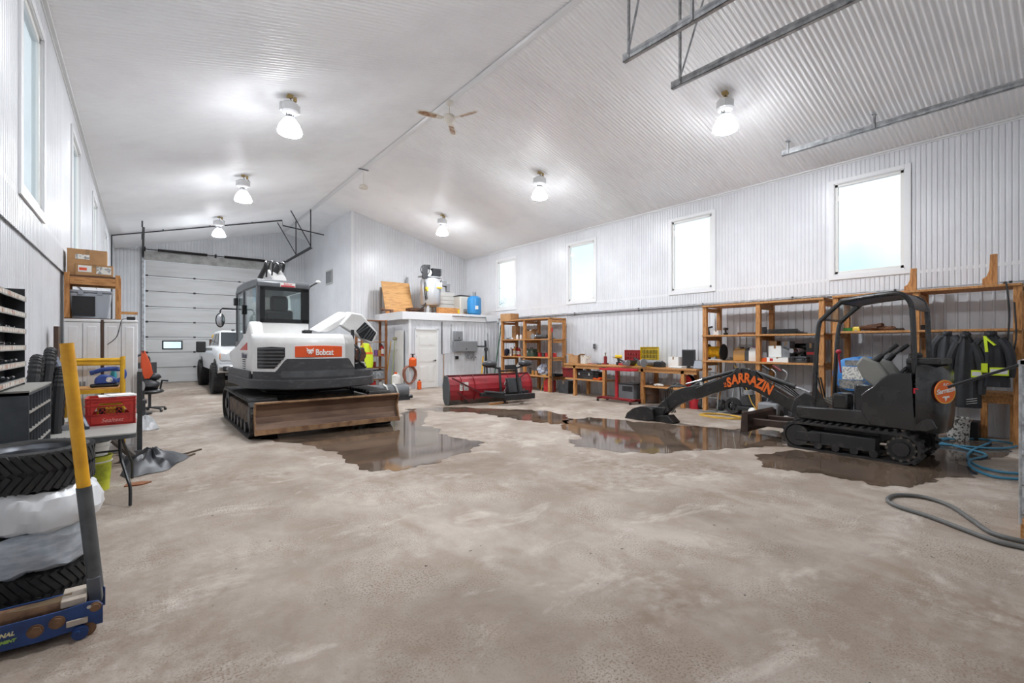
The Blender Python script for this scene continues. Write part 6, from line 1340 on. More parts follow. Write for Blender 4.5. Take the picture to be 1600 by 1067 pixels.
# clear tote
tt = thing('storage_tote', 'clear plastic tote with a black panel inside, in the lumber stand', 'tote', (-.565, 9.02, 1.935))
tot = []
for z, s in ((0, .86), (.36, 1.0)): tot.append([(x * s, y * s, z) for x, y in ((-.22, -.15), (.22, -.15), (.22, .15), (-.22, .15))])
MB().loft(tot).build('tub', M('tote_frosted', (168, 174, 182), .25), tt, smooth=0, bevel=.015); MB().b2((-.232, -.165, .36), (.232, .165, .395)).build('lid', M('tote_lid', (150, 156, 164), .3), tt, bevel=.01)
MB().b2((-.19, -.158, .03), (.05, -.145, .31)).build('black_panel', BLACK, tt, smooth=0)
for x in (-.1, .1): MB().b2((x - .03, -.175, .33), (x + .03, -.163, .39)).build('latch', M('tote_lid'), tt, bevel=.004)
carton((-.275, 8.93, 1.921 + .0), 0, .03, .04, .3, 'narrow yellow carton between tote and post', mat=YEL2) if False else None
carton((-.60, 9.02, 2.533), 1.60, .32, .42, .37, 'big battered cardboard carton on the lumber stand', lab=(.45, .8, .62, .80, LABELW))
c2 = carton((-.52, 8.88, 2.533), 1.57, .10, .40, .16, 'low open carton with white and red labels on the lumber stand', lab=(.05, .45, .2, .85, LABELW))
MB().b2((-.0525, .03, .05), (-.051, .17, .14)).build('box_label', PAPER, c2, smooth=0); MB().b2((-.054, .08, .07), (-.0525, .16, .11)).build('box_label', M('label_red', (222, 84, 50), .5), c2, smooth=0)
r = thing('power_adaptor', 'black power adaptor with a hanging cord on the white cabinet', 'adaptor', (-.12, 8.83, 1.921)); MB().b2((-.05, -.03, 0), (.05, .03, .05)).build('case', BLACK, r, bevel=.012); MB().tube(bez([(-.05, 0, .02), (-.10, -.06, .0), (-.12, -.075, -.08), (-.16, -.08, -.25), (-.26, -.08, -.36)], 6), .005, 6).build('cord', BLACK, r)
# black steel post beside the table, plank leaning behind it
r = thing('steel_stand', 'black steel post stand beside the folding table', 'stand', (-.02, 8.62, 0)); MB().b2((-.03, -.03, .01), (.03, .03, 1.17)).build('post', DKGREY, r, bevel=.004); MB().b2((-.1, -.1, 0), (.1, .1, .012)).build('base_plate', DKGREY, r); MB().box((0, 0, 1.19), (.05, .09, .04)).build('cap', SILV, r)
pole('wiper_board', (-.05, 8.0, .03), (-.33, 7.75, .42), .045, M('board_grey', (104, 98, 92), .7), 'grey board leaning under the table', 'board')
# black cloth heap
def cloth(name, c, rx, ry, h, mat, label, cat, seed, n=26, rot=0.0):
    q = random.Random(seed); m = MB(); ph = [q.uniform(0, 6) for _ in range(8)]
    vs = [(0, 0, h)]; rings = 9
    for j in range(1, rings + 1):
        s = j / rings
        for i in range(n):
            a = 2 * math.pi * i / n; f = 1 + .16 * math.sin(3 * a + ph[0]) + .12 * math.sin(5 * a + ph[1])
            z = h * (1 - s) ** .9 * (1 + s * .5 * math.sin(4 * a + ph[2] + 3 * s) + s * .4 * math.sin(9 * a + ph[3] - 5 * s)) + .02 * (1 - s * .7) * (1 + math.sin(11 * a + ph[4] + s * 7))
            vs.append((rx * s * f * math.cos(a), ry * s * f * math.sin(a), max(z, .006)))
    fs = [(0, 1 + i, 1 + (i + 1) % n) for i in range(n)]
    for j in range(rings - 1):
        for i in range(n): fs.append((1 + j*n + i, 1 + (j+1)*n + i, 1 + (j+1)*n + (i+1) % n, 1 + j*n + (i+1) % n))
    ob = m.add(vs, fs).build(name, mat, smooth=60); ob.location = c; ob.rotation_euler = (0, 0, rot); return tag(ob, label, cat)
cc_ = fl(236, 722); cloth('black_tarp', (cc_.x, cc_.y, 0), .34, .75, .17, M('tarp_black', (44, 47, 52), .45), 'crumpled black tarp on the floor beside the table', 'tarp', 4)
cb = fl(228, 671); cloth('plastic_bag', (cb.x, cb.y, 0), .17, .2, .26, M('bag_clear_white', (200, 202, 204), .3), 'crumpled clear plastic bag on the floor by the wall', 'bag', 9)
for i, (a, b_, lb) in enumerate((((282, 712), (314, 703), 'long thin strip lying on the floor past the black tarp'), ((270, 722), (304, 710), 'second thin strip lying beside the black tarp'))):
    A, B_ = fl(*a), fl(*b_); tag(MB().bar(A + Vector((0, 0, .012)), B_ + Vector((0, 0, .012)), .03, .02).build('wood_strip', M('strip_brown', (96, 80, 66), .8), smooth=0), lb, 'strip')
lf = fl(212, 757); tag(MB().prism([(-.1, -.05), (.06, -.08), (.14, 0), (.04, .07), (-.08, .06)], 'z', .001, .014).build('rag', M('rag_brown', (140, 90, 60), .9), smooth=0), 'small brown rag on the floor by the table leg', 'rag').location = (lf.x, lf.y, 0)
# office chair piled with bags, orange coat behind it
ch = fl(232, 643); oc = thing('office_chair', 'black office chair piled with black bags near the overhead door', 'chair', (ch.x + .02, ch.y, 0), .4)
for i in range(5):
    a = 2 * math.pi * i / 5; g_ = MB().bar((0, 0, .10), (.32 * math.cos(a), .32 * math.sin(a), .07), .05, .03).build('star_leg', BLACK, oc, bevel=.008); MB().cyl((.32 * math.cos(a) - .02, .32 * math.sin(a), .03), (.32 * math.cos(a) + .02, .32 * math.sin(a), .03), .03, n=12).build('caster', BLACK, g_)
MB().cyl((0, 0, .08), (0, 0, .42), .03, n=12).build('gas_lift', DKGREY, oc)
MB().ball((0, 0, .47), (.28, .28, .07), 16, 8).build('seat', BLACK, oc)
MB().loft([[(x, .20 + .10 * t, .52 + .62 * t) for x in (-.24 - .05 * t, .24 + .05 * t)] + [(x, .26 + .10 * t, .52 + .62 * t) for x in (.24 + .05 * t, -.24 - .05 * t)] for t in (0, .33, .66, 1)]).build('backrest', BLACK, oc, bevel=.02)
MB().tube(bez([(-.14, .33, 1.12), (-.13, .35, 1.25), (0, .36, 1.32), (.13, .35, 1.25), (.14, .33, 1.12)], 5), .025, 8).build('head_rest', BLACK, oc); MB().b2((-.09, .345, 1.12), (.09, .36, 1.26)).build('head_rest_mesh', M('mesh_tan', (150, 128, 112), .8), oc)
for sx in (-1, 1): MB().tube([(sx * .26, .1, .48), (sx * .30, .1, .70), (sx * .30, -.15, .70)], .02, 8).build('armrest', BLACK, oc)
for i, (x, y, z, r_, lb) in enumerate(((-.02, -.05, .62, .17, 'black bag heaped on the seat of the office chair'), (.06, .04, .80, .12, 'smaller black bag on top of the bag on the chair'))):
    b_ = MB().ball((0, 0, 0), (r_ * 1.3, r_, r_ * .75), 14, 9, .10, i + 20).build('duffel_bag', M('bag_black', (36, 36, 40), .5), smooth=50); b_.location = (ch.x + .02 + x, ch.y + y, z); tag(b_, lb, 'bag')
pz = fl(225, 632); r = thing('orange_coat', 'orange coat hanging on a post by the overhead door', 'coat', (.03, 13.2, 0)); MB().cyl((0, 0, 0), (0, 0, 1.42), .025, n=8).cyl((0, 0, 0), (0, 0, .03), .16, n=14).build('post', BLKIRON, r)
MB().loft([[(rx * math.cos(a) * (1 + .15 * math.sin(5 * a)) + dx, rx * .6 * math.sin(a) * (1 + .15 * math.sin(5 * a)), z) for a in [2 * math.pi * k / 16 for k in range(16)]] for rx, z, dx in ((.05, .80, .06), (.10, .9, .07), (.09, 1.1, .05), (.055, 1.3, .02), (.03, 1.42, 0))]).build('cloth', M('orange_cloth', (214, 84, 44), .7), r)
# dark machine parts on the low shelf behind the scaffold
r = thing('engine_part', 'dark machine part with a pale cylinder standing on a low stool', 'machine part', (-.10, 11.2, 0)); MB().cyl((-.05, 0, .78), (.10, -.1, .78), .10, n=14).build('cylinder', SILV, r); MB().b2((-.14, -.12, .52), (.12, .14, .72)).build('block', BLKIRON, r, bevel=.02); MB().b2((-.18, -.18, .46), (.18, .18, .52)).build('stool_top', DKGREY, r)
for sx in (-.14, .14):
    for sy in (-.14, .14): MB().b2((sx - .02, sy - .02, 0), (sx + .02, sy + .02, .46)).build('stool_leg', DKGREY, r)
# ================================================================ mezzanine deck
YD = 15.55
def dk(u, Y=YD): p = wy(u, 490, Y); return (p.x, Y, ZDK)
def dw(u0, u1, Y=YD): return wy(u1, 490, Y).x - wy(u0, 490, Y).x
r = thing('plywood_sheet', 'square plywood sheet leaning against the wall on the mezzanine', 'plywood', dk(618, 16.7)); wm = dw(597, 640.5, 16.7)
MB().prism([(-.42, 0), (-.40, 0), (.04, 1.25), (.02, 1.25)], 'x', -wm/2, wm/2).build('sheet', PLY, r, smooth=0); MB().b2((-wm/2, -.44, 0), (wm/2, -.40, .12)).build('bottom_batten', WOOD, r, smooth=0)
for i, (u, h_, lb) in enumerate(((595, 1.05, 'grey corrugated strip standing beside the plywood sheet'), (636, 1.55, 'thin grey strip standing behind the plywood sheet'))):
    r = thing('metal_strip', lb, 'strip', dk(u, 17.0 + .12 * (i > 0))); MB().b2((-.05, -.02, 0), (.05, .0, h_)).build('strip', SILV, r, smooth=0); MB().b2((-.02, -.03, 0), (.02, -.02, h_)).build('strip_rib', SILV, r, smooth=0)
r = thing('pipe_vise', 'rusty pipe with a red-brown fitting lying at the corner of the mezzanine', 'pipe', (dk(588, 16.2)[0] + .35, 15.9, ZDK)); MB().cyl((-.28, 0, .12), (.16, 0, .10), .035, n=10).cyl((-.28, 0, .12), (-.22, 0, .12), .06, n=10).build('pipe', M('rust_pipe', (112, 80, 62), .7, .2), r); MB().box((.1, 0, .06), (.1, .1, .12)).build('block', M('rust_pipe'), r)
r = thing('wooden_crate', 'low brown wooden crate beside the compressor', 'crate', dk(648, 15.9)); wm = dw(638, 659, 15.9)
for z in (.02, .13): MB().b2((-wm/2, -.2, z), (wm/2, .2, z + .09)).build('slat', BROWNL, r, smooth=0)
# compressor
cp_ = dk(672.5, 15.75); sc_ = wy(670, 490, 15.75); ac = thing('air_compressor', 'upright grey air compressor with a black pump on the mezzanine', 'compressor', cp_)
rad = dw(658.5, 686.5, 15.75) / 2
zb_, zt_ = wy(672, 476, 15.75).z - ZDK, wy(672, 438, 15.75).z - ZDK
TANK = M('tank_silver', (186, 188, 190), .3, .4)
MB().lathe([(.001, zb_ - .10), (rad * .5, zb_ - .09), (rad * .9, zb_ - .03), (rad, zb_ + .05), (rad, zt_ - .05), (rad * .92, zt_ + .03), (rad * .55, zt_ + .09), (.001, zt_ + .11)], 28).build('tank', TANK, ac)
for i in range(4):
    a = math.pi / 4 + i * math.pi / 2; MB().bar((rad * .7 * math.cos(a), rad * .7 * math.sin(a), zb_), (rad * .9 * math.cos(a), rad * .9 * math.sin(a), 0), .1, .03).build('foot', SILV, ac)
zp = zt_ + .1
MB().b2((-.42, -.22, zp), (.38, .22, zp + .04)).build('pump_plate', SILV, ac)
MB().b2((.02, -.16, zp + .04), (.36, .16, zp + .34)).build('pump_block', BLKIRON, ac, bevel=.03)
for i in range(5): MB().b2((-.0, -.18, zp + .10 + i * .055), (.40, .18, zp + .12 + i * .055)).build('cooling_fin', DKGREY, ac, smooth=0)
MB().cyl((-.15, -.15, zp + .17), (-.15, .18, zp + .17), .13, n=18).build('motor', WHITEP, ac)
MB().lathe([(.17, -.02), (.20, 0), (.17, .02)], 20, (-.33, -.2, zp + .24), 'y').build('flywheel', BLKIRON, ac); MB().b2((-.46, -.24, zp - .1), (-.22, -.18, zp + .42)).build('belt_guard', BLKIRON, ac, bevel=.03)
MB().cyl((-.08, 0, zp + .3), (-.08, 0, zp + .48), .07, n=12).build('air_filter', BLKIRON, ac)
MB().tube(bez([(-.3, -.2, zp), (-.40, -.25, zp - .3), (-.36, -.25, zb_ + .3), (-.30, -.2, zb_ + .05), (-.55, -.2, .06)], 6), .02, 6).tube(bez([(-.32, -.15, zp), (-.33, -.3, zb_ + .4), (-.28, -.2, zb_ + .02), (-.72, -.2, .03)], 6), .016, 6).build('air_hose', BLACK, ac)
MB().b2((rad * .15, -rad - .003, zt_ - .28), (rad * .75, -rad * .7, zt_ - .10)).build('warning_label', LABELW, ac, smooth=0); MB().b2((rad * .15, -rad - .004, zt_ - .33), (rad * .75, -rad * .7, zt_ - .29)).build('warning_label', YEL2, ac, smooth=0)
MB().b2((-rad * .9, -rad * .75, zt_ - .45), (-rad * .55, -rad * .55, zt_ - .3)).build('warning_label', YEL2, ac, smooth=0)
MB().b2((rad + .02, -.1, zt_ - .18), (rad + .28, .06, zt_ + .02)).build('pressure_switch', GREYP, ac, bevel=.01); MB().b2((rad + .3, -.06, zt_ - .38), (rad + .45, .06, zt_ - .08)).build('switch_box', GREYP, ac, bevel=.01); MB().bar((rad * .8, 0, zt_ - .15), (rad + .3, 0, zt_ - .2), .03, .03).build('switch_pipe', BLKIRON, ac)
r = thing('louvre_panel', 'pale slatted panel leaning behind the compressor', 'panel', dk(697, 17.0)); wm = dw(684, 712, 17.0); MB().b2((-wm/2, 0, 0), (wm/2, .03, 1.05)).build('frame', WHITEP, r, smooth=0)
for i in range(6): MB().b2((-wm/2 + .04, -.025, .08 + i * .16), (wm/2 - .04, 0, .19 + i * .16)).build('slat', WHITEP, r, smooth=0, bevel=.006)
r = thing('wood_beam', 'short lumber beam lying on the mezzanine edge', 'beam', dk(700, 15.2)); wm = dw(684, 716, 15.2); MB().b2((-wm/2, -.1, 0), (wm/2, .1, .24)).build('beam', WOOD, r, smooth=0, bevel=.01); MB().b2((wm/2 - .08, -.105, .05), (wm/2 + .002, .0, .19)).build('end_mark', YEL2, r, smooth=0)
rr = dw(713.5, 731, 15.95) / 2 * .92; r = thing('pressure_tank', 'pale grey box heater unit with a control valve on the mezzanine', 'water heater', dk(722, 15.95)); MB().b2((-rr, -rr, .04), (rr, rr, .80)).build('casing', M('heater_pale', (204, 202, 194), .4), r, bevel=.04); MB().b2((-rr - .02, -rr - .02, .80), (rr + .02, rr + .02, .83)).build('cap', BLKIRON, r, bevel=.01); MB().b2((-.1, -rr - .1, .14), (.12, -rr, .28)).cyl((0, -rr - .14, .2), (0, -rr - .1, .2), .05, n=12).build('control_valve', GREYP, r, bevel=.01); MB().b2((-rr * .8, -rr * .8, 0), (rr * .8, rr * .8, .04)).build('base', BLKIRON, r)
rr = dw(731.5, 750, 15.15) / 2; r = thing('pressure_tank', 'blue steel pressure tank with a grey cap on the mezzanine', 'tank', dk(741, 15.15)); MB().lathe([(rr * .9, 0), (rr * .9, .06), (rr, .08), (rr, .58), (rr * .93, .68), (rr * .6, .75), (.001, .77)], 24).build('shell', M('tank_blue', (44, 128, 186), .3), r); MB().cyl((0, 0, .75), (0, 0, .92), .07, n=12).build('cap', GREYP, r); MB().lathe([(rr * 1.01, .14), (rr * 1.02, .15), (rr * 1.01, .16)], 24).build('weld_seam', M('tank_blue'), r); MB().b2((-.12, -rr - .002, .22), (.0, -rr * .9, .36)).build('tank_label', PAPER, r, smooth=0)
r = thing('wall_vent', 'small louvred vent grille high on the office side wall', 'vent', (XBLK - .03, wx(515, 433, XBLK).y, wx(515, 433, XBLK).z)); MB().b2((0, -.42, -.30), (.012, .42, .30)).build('flange', M('vent_grey', (190, 190, 186), .5), r, smooth=0)
for i in range(4): MB().b2((-.02, -.34 + i * .19, -.24), (0, -.22 + i * .19, .24)).build('louvre', GREYP, r, smooth=0)
# ---- things on the store front wall
YS = YMZ - .03
def wq(u, v): return wy(u, v, YS)
def wallbox(name, u0, v0, u1, v1, dep, mat, label, cat, knob=True):
    a, b_ = wq(u0, v1), wq(u1, v0); r = thing(name, label, cat, ((a.x + b_.x) / 2, YS, (a.z + b_.z) / 2)); w_, h_ = (b_.x - a.x) / 2, (b_.z - a.z) / 2
    MB().b2((-w_, -dep, -h_), (w_, 0, h_)).build('box', mat, r, bevel=.01); MB().b2((-w_ * .93, -dep - .012, -h_ * .9), (w_ * .93, -dep, h_ * .9)).build('cover', mat, r, bevel=.006)
    if knob: MB().box((0, -dep - .02, -h_ * .5), (.03, .02, .05)).build('latch', BLACK, r)
    return r
EB = M('electrical_grey', (134, 137, 140), .45)
wallbox('breaker_box', 708, 517.5, 720.5, 531.5, .12, EB, 'small grey disconnect box on the store wall', 'electrical box')
wallbox('electrical_panel', 707, 533, 742.5, 549.5, .16, EB, 'wide grey electrical panel on the store wall', 'electrical panel')
wallbox('socket_box', 711, 556, 715.5, 561, .05, BLACK, 'small black socket under the electrical panel', 'socket', False)
def cond(pix, rad_, mat, label): 
    r = thing('conduit', label, 'conduit', (0, 0, 0)); MB().tube([wq(u, v) + Vector((0, -.03, 0)) for u, v in pix], rad_, 6).build('pipe_run', mat, r); return r
cond([(690, 503), (690, 553)], .018, BLKIRON, 'dark vertical conduit right of the store door')
cond([(690, 553), (704, 552), (704.5, 506)], .014, GALV, 'bent galvanised conduit beside the electrical panel')
cond([(693, 553), (692, 608)], .014, M('copper', (176, 140, 104), .4, .4), 'copper pipe running down beside the store door')
cond([(728, 503), (728, 533)], .012, GALV, 'thin conduit above the electrical panel')
cond([(742, 541), (758, 541)], .022, BLKIRON, 'short black pipe from the electrical panel')
cond([(706, 493.5), (758, 496), (758.5, 503), (775, 502)], .02, GALV, 'stepped galvanised conduit along the mezzanine fascia').location.y = -.018
r = thing('cable_bundle', 'tangle of grey cables under the electrical panel', 'cables', wq(733, 551) + Vector((0, -.06, 0)))
for i in range(7): MB().tube(bez([(-.22 + .07 * i, 0, .02), (-.2 + .06 * i, -.03, -.12 - .02 * (i % 3)), (-.16 + .07 * i, -.05, -.2 - .03 * (i % 2)), (-.1 + .05 * i, 0, -.08)], 5), .014, 5).build('cable', GREYP, r)
# leaning poles in the corner
for (u0, v0, u1, v1, mt, rad_, lb) in ((758.5, 600, 757.5, 532, BLKIRON, .035, 'thick black bar standing beside the electrical panel'), (765, 598, 760.5, 520, GALV, .018, 'thin grey pole leaning in the corner behind the plow')):
    a, b_ = wq(u0, v0), wq(u1, v1); a.z = .02; pole('pole', a + Vector((0, -.15, 0)), b_ + Vector((0, -.04, 0)), rad_, mt, lb)
for (u0, u1, v1, mt, lb, tip) in ((614, 617, 529, M('pole_green', (150, 160, 110), .5), 'long green-handled broom left of the store door', None), (621, 611, 533, YELLOW, 'yellow pole leaning left of the store door', None)):
    a = Vector((XMZ - .35, 15.6, .02)) if u0 == 614 else Vector((XMZ - .45, 15.9, .02)); b_ = wx(u1, v1, XMZ - .15); r = pole('broom', a, b_, .02, mt, lb, 'broom')
    MB().ball(b_ - a, (.10, .06, .06), 12, 6).build('broom_head', M('broom_head', (150, 144, 112), .8), r) if u0 == 614 else None
r = thing('door_sheet', 'plain white sheet leaning on the side of the store', 'panel', (XMZ - .06, 15.55, 0)); MB().b2((-.02, -.35, 0), (0, .35, 2.05)).build('sheet', WHITEP, r, smooth=0); MB().b2((-.025, -.35, 2.03), (.0, .35, 2.06)).build('edge_trim', TRIMW, r, smooth=0)
# brown shelf with safety vest and supplies
sb = thing('brown_shelf', 'brown wooden shelf beside the raised engine hood', 'shelf', (XBLK - .2, 15.8, 0)); SWd = .96
BRW = M('brown_stain', (150, 96, 52), .6, col2=(112, 68, 38), scale=6, stretch=(5, 5, 1))
for x in (0, SWd - .08):
    for y in (0, .55): MB().b2((x, y, 0), (x + .08, y + .06, 2.43)).build('post', BRW, sb, smooth=0, bevel=.004)
for z in (.32, .74, 1.16, 1.66, 2.42):
    for k in range(2): MB().b2((0, .02 + k * .3, z - .03), (SWd, .31 + k * .3, z)).build('shelf_board', BRW, sb, smooth=0)
def bs(x, z): return (XBLK - .2 + x, 16.02, z)
x0 = SWd
for i, (x, z, kind, c_, lb) in enumerate(((.62, 1.16, 'c', M('purple_tub', (120, 80, 140), .5), 'purple tub on the brown shelf'), (.74, 1.16, 'c', AMBER, 'amber can on the brown shelf'), (.55, .74, 'c', DKRED, 'dark red can on the brown shelf'))): can(bs(x, z), .07, .2, c_, BLACK, lb)
r = thing('fire_extinguisher', 'red extinguisher-like bottle with white lettering plate on the brown shelf', 'bottle', bs(.84, 1.16)); MB().lathe([(.001, 0), (.08, 0), (.08, .28), (.05, .34), (.02, .36)], 16).build('body', RED, r); MB().b2((-.05, -.085, .06), (.05, -.07, .24)).build('label', PAPER, r, smooth=0); MB().cyl((0, 0, .35), (0, 0, .4), .025, n=10).build('cap', BLACK, r)
r = thing('clear_bin', 'clear plastic bin of small parts on the brown shelf', 'bin', bs(.64, .74 if False else .325)); MB().loft([[(-.17, -.13, 0), (.17, -.13, 0), (.17, .13, 0), (-.17, .13, 0)], [(-.2, -.15, .3), (.2, -.15, .3), (.2, .15, .3), (-.2, .15, .3)]]).build('tub', M('bin_clear', (176, 182, 188), .3, col2=(120, 124, 130), scale=12), r, smooth=0, bevel=.01); MB().b2((-.21, -.16, .3), (.21, .16, .33)).build('rim', BLACK, r)
gascan(bs(.50, 0), .2, .8, 'red fuel can on the floor under the brown shelf'); jug(bs(.8, 0), 1.0, .2, .28, WHITEP, BLACK, 'white jug on the floor under the brown shelf')
VST = M('hi_vis_yellow', (206, 226, 40), .6); VOR = M('hi_vis_orange', (232, 120, 50), .6)
r = thing('safety_vest', 'yellow safety vest with orange bands hanging on the brown shelf', 'safety vest', (XBLK - .08, 15.70, 0))
ring = lambda w_, d_, z, ph=0: [(w_ * math.cos(a) * (1 + .08 * math.sin(7 * a + ph)), d_ * math.sin(a) * (1 + .15 * math.sin(6 * a + ph)), z) for a in [2 * math.pi * k / 20 for k in range(20)]]
MB().loft([ring(.25, .07, .75), ring(.26, .08, .95, 1), ring(.24, .08, 1.25, .5), ring(.22, .07, 1.42), ring(.12, .05, 1.55), ring(.10, .04, 1.60)]).build('body', VST, r)
MB().loft([ring(.252, .085, 1.22, .5), ring(.245, .085, 1.29, .5)], caps=False).build('orange_band', VOR, r)
for sx in (-1, 1): MB().bar((sx * .16, -.085, 1.28), (sx * .12, -.06, 1.56), .05, .01).build('shoulder_strap', VOR, r)
# jugs, orange coil and hose left of the store door
pj = fl(612, 612); jug((XMZ - .45, 14.95, 0), .5, .3, .62, WHITEP, ORANGE, 'tall white jug with an orange cap by the store corner')
hg = [(XMZ - .06 + (.22 + .06 * math.sin(i * .41)) * math.cos(i * 2 * math.pi / 16), 14.78 + .05 * math.sin(i * .9), .50 + (.30 + .02 * math.cos(i * 1.7)) * math.sin(i * 2 * math.pi / 16)) for i in range(16 * 6)]
tag(MB().tube(bez(hg, 2), .022, 6).build('hose_coil', M('hose_redbrown', (142, 92, 74), .6)), 'red-brown air hose coiled on the store corner', 'hose')
jug((XMZ + .25, 14.62, .0), 1.3, .2, .34, ORANGE, BLACK, 'orange jug on the floor by the store corner')
r = thing('orange_can', 'orange sprayer tank on the wall above the hose coil', 'sprayer', (XMZ + .05, 14.72, .80)); MB().lathe([(.001, 0), (.12, 0), (.13, .05), (.13, .24), (.08, .30), (.001, .31)], 16).build('tank', ORANGE, r); MB().cyl((0, 0, .3), (0, 0, .42), .03, n=10).bar((-.08, 0, .42), (.08, 0, .42), .025, .025).build('pump_handle', BLACK, r)
r = thing('wire_cart', 'yellow hand tools standing behind the red plow', 'tools', (PA + (PB - PA) * .48 + Vector((.1, .55, 0)))); MB().cyl((0, 0, 0), (.15, .05, 1.22), .022, n=8).build('yellow_shaft', YELLOW, r); MB().cyl((.15, .1, 0), (.30, .12, 1.35), .018, n=8).lathe([(.05, -.02), (.07, 0), (.05, .02)], 14, (.30, .12, 1.42), 'y').build('ring_handle', BLACK, r)
# ================================================================ floor under the right-hand shelves
def hand_truck(loc, rz, label):
    r = thing('hand_truck', label, 'hand truck', loc, rz); AL = M('hand_truck_steel', (168, 172, 172), .35, .5)
    for sy in (-1, 1):
        MB().tube(bez([(0, sy * .17, .06), (.10, sy * .17, .6), (.16, sy * .15, 1.05), (.10, sy * .12, 1.22), (.02, sy * .10, 1.26)], 5), .016, 8).build('rail', AL, r)
        w_ = MB().lathe([(.05, -.04), (.12, -.04), (.13, 0), (.12, .04), (.05, .04)], 20, (.10, sy * .23, .13), 'y').build('wheel', RUBBER, r); MB().cyl((.10, sy * .23 - .035, .13), (.10, sy * .23 + .035, .13), .06, n=14).build('rim', GREYP, w_)
    for z in (.3, .6, .9): MB().cyl((.05 + z * .1, -.17, z), (.05 + z * .1, .17, z), .012, n=8).build('crossbar', AL, r)
    MB().b2((-.24, -.2, .01), (.02, .2, .02)).build('toe_plate', AL, r, smooth=0); MB().b2((-.0, -.06, .64), (.09, .06, .70)).build('name_plate', PAPER, r, smooth=0); return r
hand_truck((10.45, wx(1109, 640, 10.45).y, 0), .15, 'steel hand truck standing under the cable reel')
hand_truck((10.62, wx(1133, 640, 10.62).y, 0), -.35, 'second steel hand truck turned towards the black wheel')
r = thing('spare_wheel', 'black finned wheel leaning under the shelf beside the hand trucks', 'wheel', (10.35, wx(1146, 640, 10.35).y, .19)); MB().lathe([(.10, -.05), (.17, -.06), (.19, 0), (.17, .06), (.10, .05)], 24, (0, 0, 0), 'x').build('tyre', RUBBER, r)
for i in range(8): a = i * math.pi / 4; MB().bar((0, 0, 0), (0, .11 * math.cos(a), .11 * math.sin(a)), .03, .02).build('spoke', DKGREY, r)
coil_on_floor('extension_cord', (9.75, wx(1125, 655, 9.75).y, 0), .26, 3, .009, M('cord_yellow', (206, 164, 60), .5), 'yellow extension cord coiled on the floor before the hand trucks', 'cord', tail=[(9.9, 4.4, .012), (10.2, 4.35, .012), (10.3, 4.6, .3), (10.35, 4.85, .9), (10.33, 5.0, 1.1)], sq=1.6, seed=4)
r = thing('pressure_washer', 'dark pressure washer with hose hooks under the shelf', 'pressure washer', (10.5, wx(1172, 640, 10.5).y, 0), .2)
MB().b2((-.2, -.22, .12), (.2, .22, .20)).build('frame_base', BLKIRON, r, bevel=.01); MB().b2((-.14, -.16, .2), (.14, .16, .46)).build('engine', DKGREY, r, bevel=.03); MB().cyl((-.1, 0, .46), (-.1, 0, .56), .10, n=14).build('fuel_tank', GREYP, r); MB().ball((-.2, -.1, .1), (.08, .1, .1), 12, 8).build('float_tank', WHITEP, r)
MB().tube(bez([(-.12, -.2, .2), (-.14, -.22, .6), (-.2, -.2, .74), (-.26, -.14, .72), (-.22, -.1, .62)], 5), .012, 6).tube(bez([(.1, .2, .2), (.05, .22, .6), (.0, .26, .74), (-.1, .24, .7)], 5), .012, 6).build('hose_hook', BLACK, r); MB().cyl((0, .05, .56), (-.08, .12, .72), .06, n=12).build('muffler', BLKIRON, r)
for sy in (-.25, .25): MB().cyl((.12, sy - .03, .12), (.12, sy + .03, .12), .12, n=16).build('wheel', RUBBER, r)
r = thing('walk_behind_saw', 'walk-behind machine with black and red handle grips under the shelf', 'machine', (10.4, wx(1205, 640, 10.4).y, 0)); MB().b2((-.2, -.2, .1), (.2, .2, .34)).build('housing', GREYP, r, bevel=.04); MB().cyl((0, -.1, .34), (0, -.1, .48), .10, n=14).build('engine', BLKIRON, r)
for i, (y, g_) in enumerate(((-.05, BLACK), (-.30, DKRED))): MB().tube(bez([(0, .1 - .2 * i, .3), (-.1, -.05 - .2 * i, .7), (-.15, -.15 - .22 * i, .95), (-.12, -.05 - .22 * i, 1.05)], 5), .013, 6).build('handle_bar', SILV, r); MB().cyl((-.12, -.02 - .22 * i, 1.02), (-.10, .14 - .22 * i, 1.12), .026, n=10).build('grip', g_, r)
for sy in (-.2, .2): MB().cyl((-.05, sy - .02, .1), (-.05, sy + .02, .1), .1, n=14).build('wheel', RUBBER, r)
carton((10.72, wx(1214, 640, 10.72).y, 0), 0, .4, .5, .42, 'dark grey hard case on the floor behind the walk-behind machine', mat=DKGREY, cat='case')
r = thing('string_trimmer', 'green and black garden tool on the floor beside the black blade', 'garden tool', (9.95, wx(1241, 645, 9.95).y, 0), .7); MB().box((0, 0, .16), (.22, .18, .2)).build('engine', BLACK, r, bevel=.04); MB().tube(bez([(-.1, -.12, .06), (-.14, -.14, .3), (0, -.1, .40), (.12, -.06, .28), (.1, -.08, .06)], 5), .025, 8).build('handle', GREEN, r); MB().ball((.05, .12, .08), (.12, .08, .08), 10, 6).build('fuel_tank', WHITEP, r); MB().cyl((-.1, .05, .1), (-.5, .5, .05), .016, n=8).build('shaft', GREEN, r)
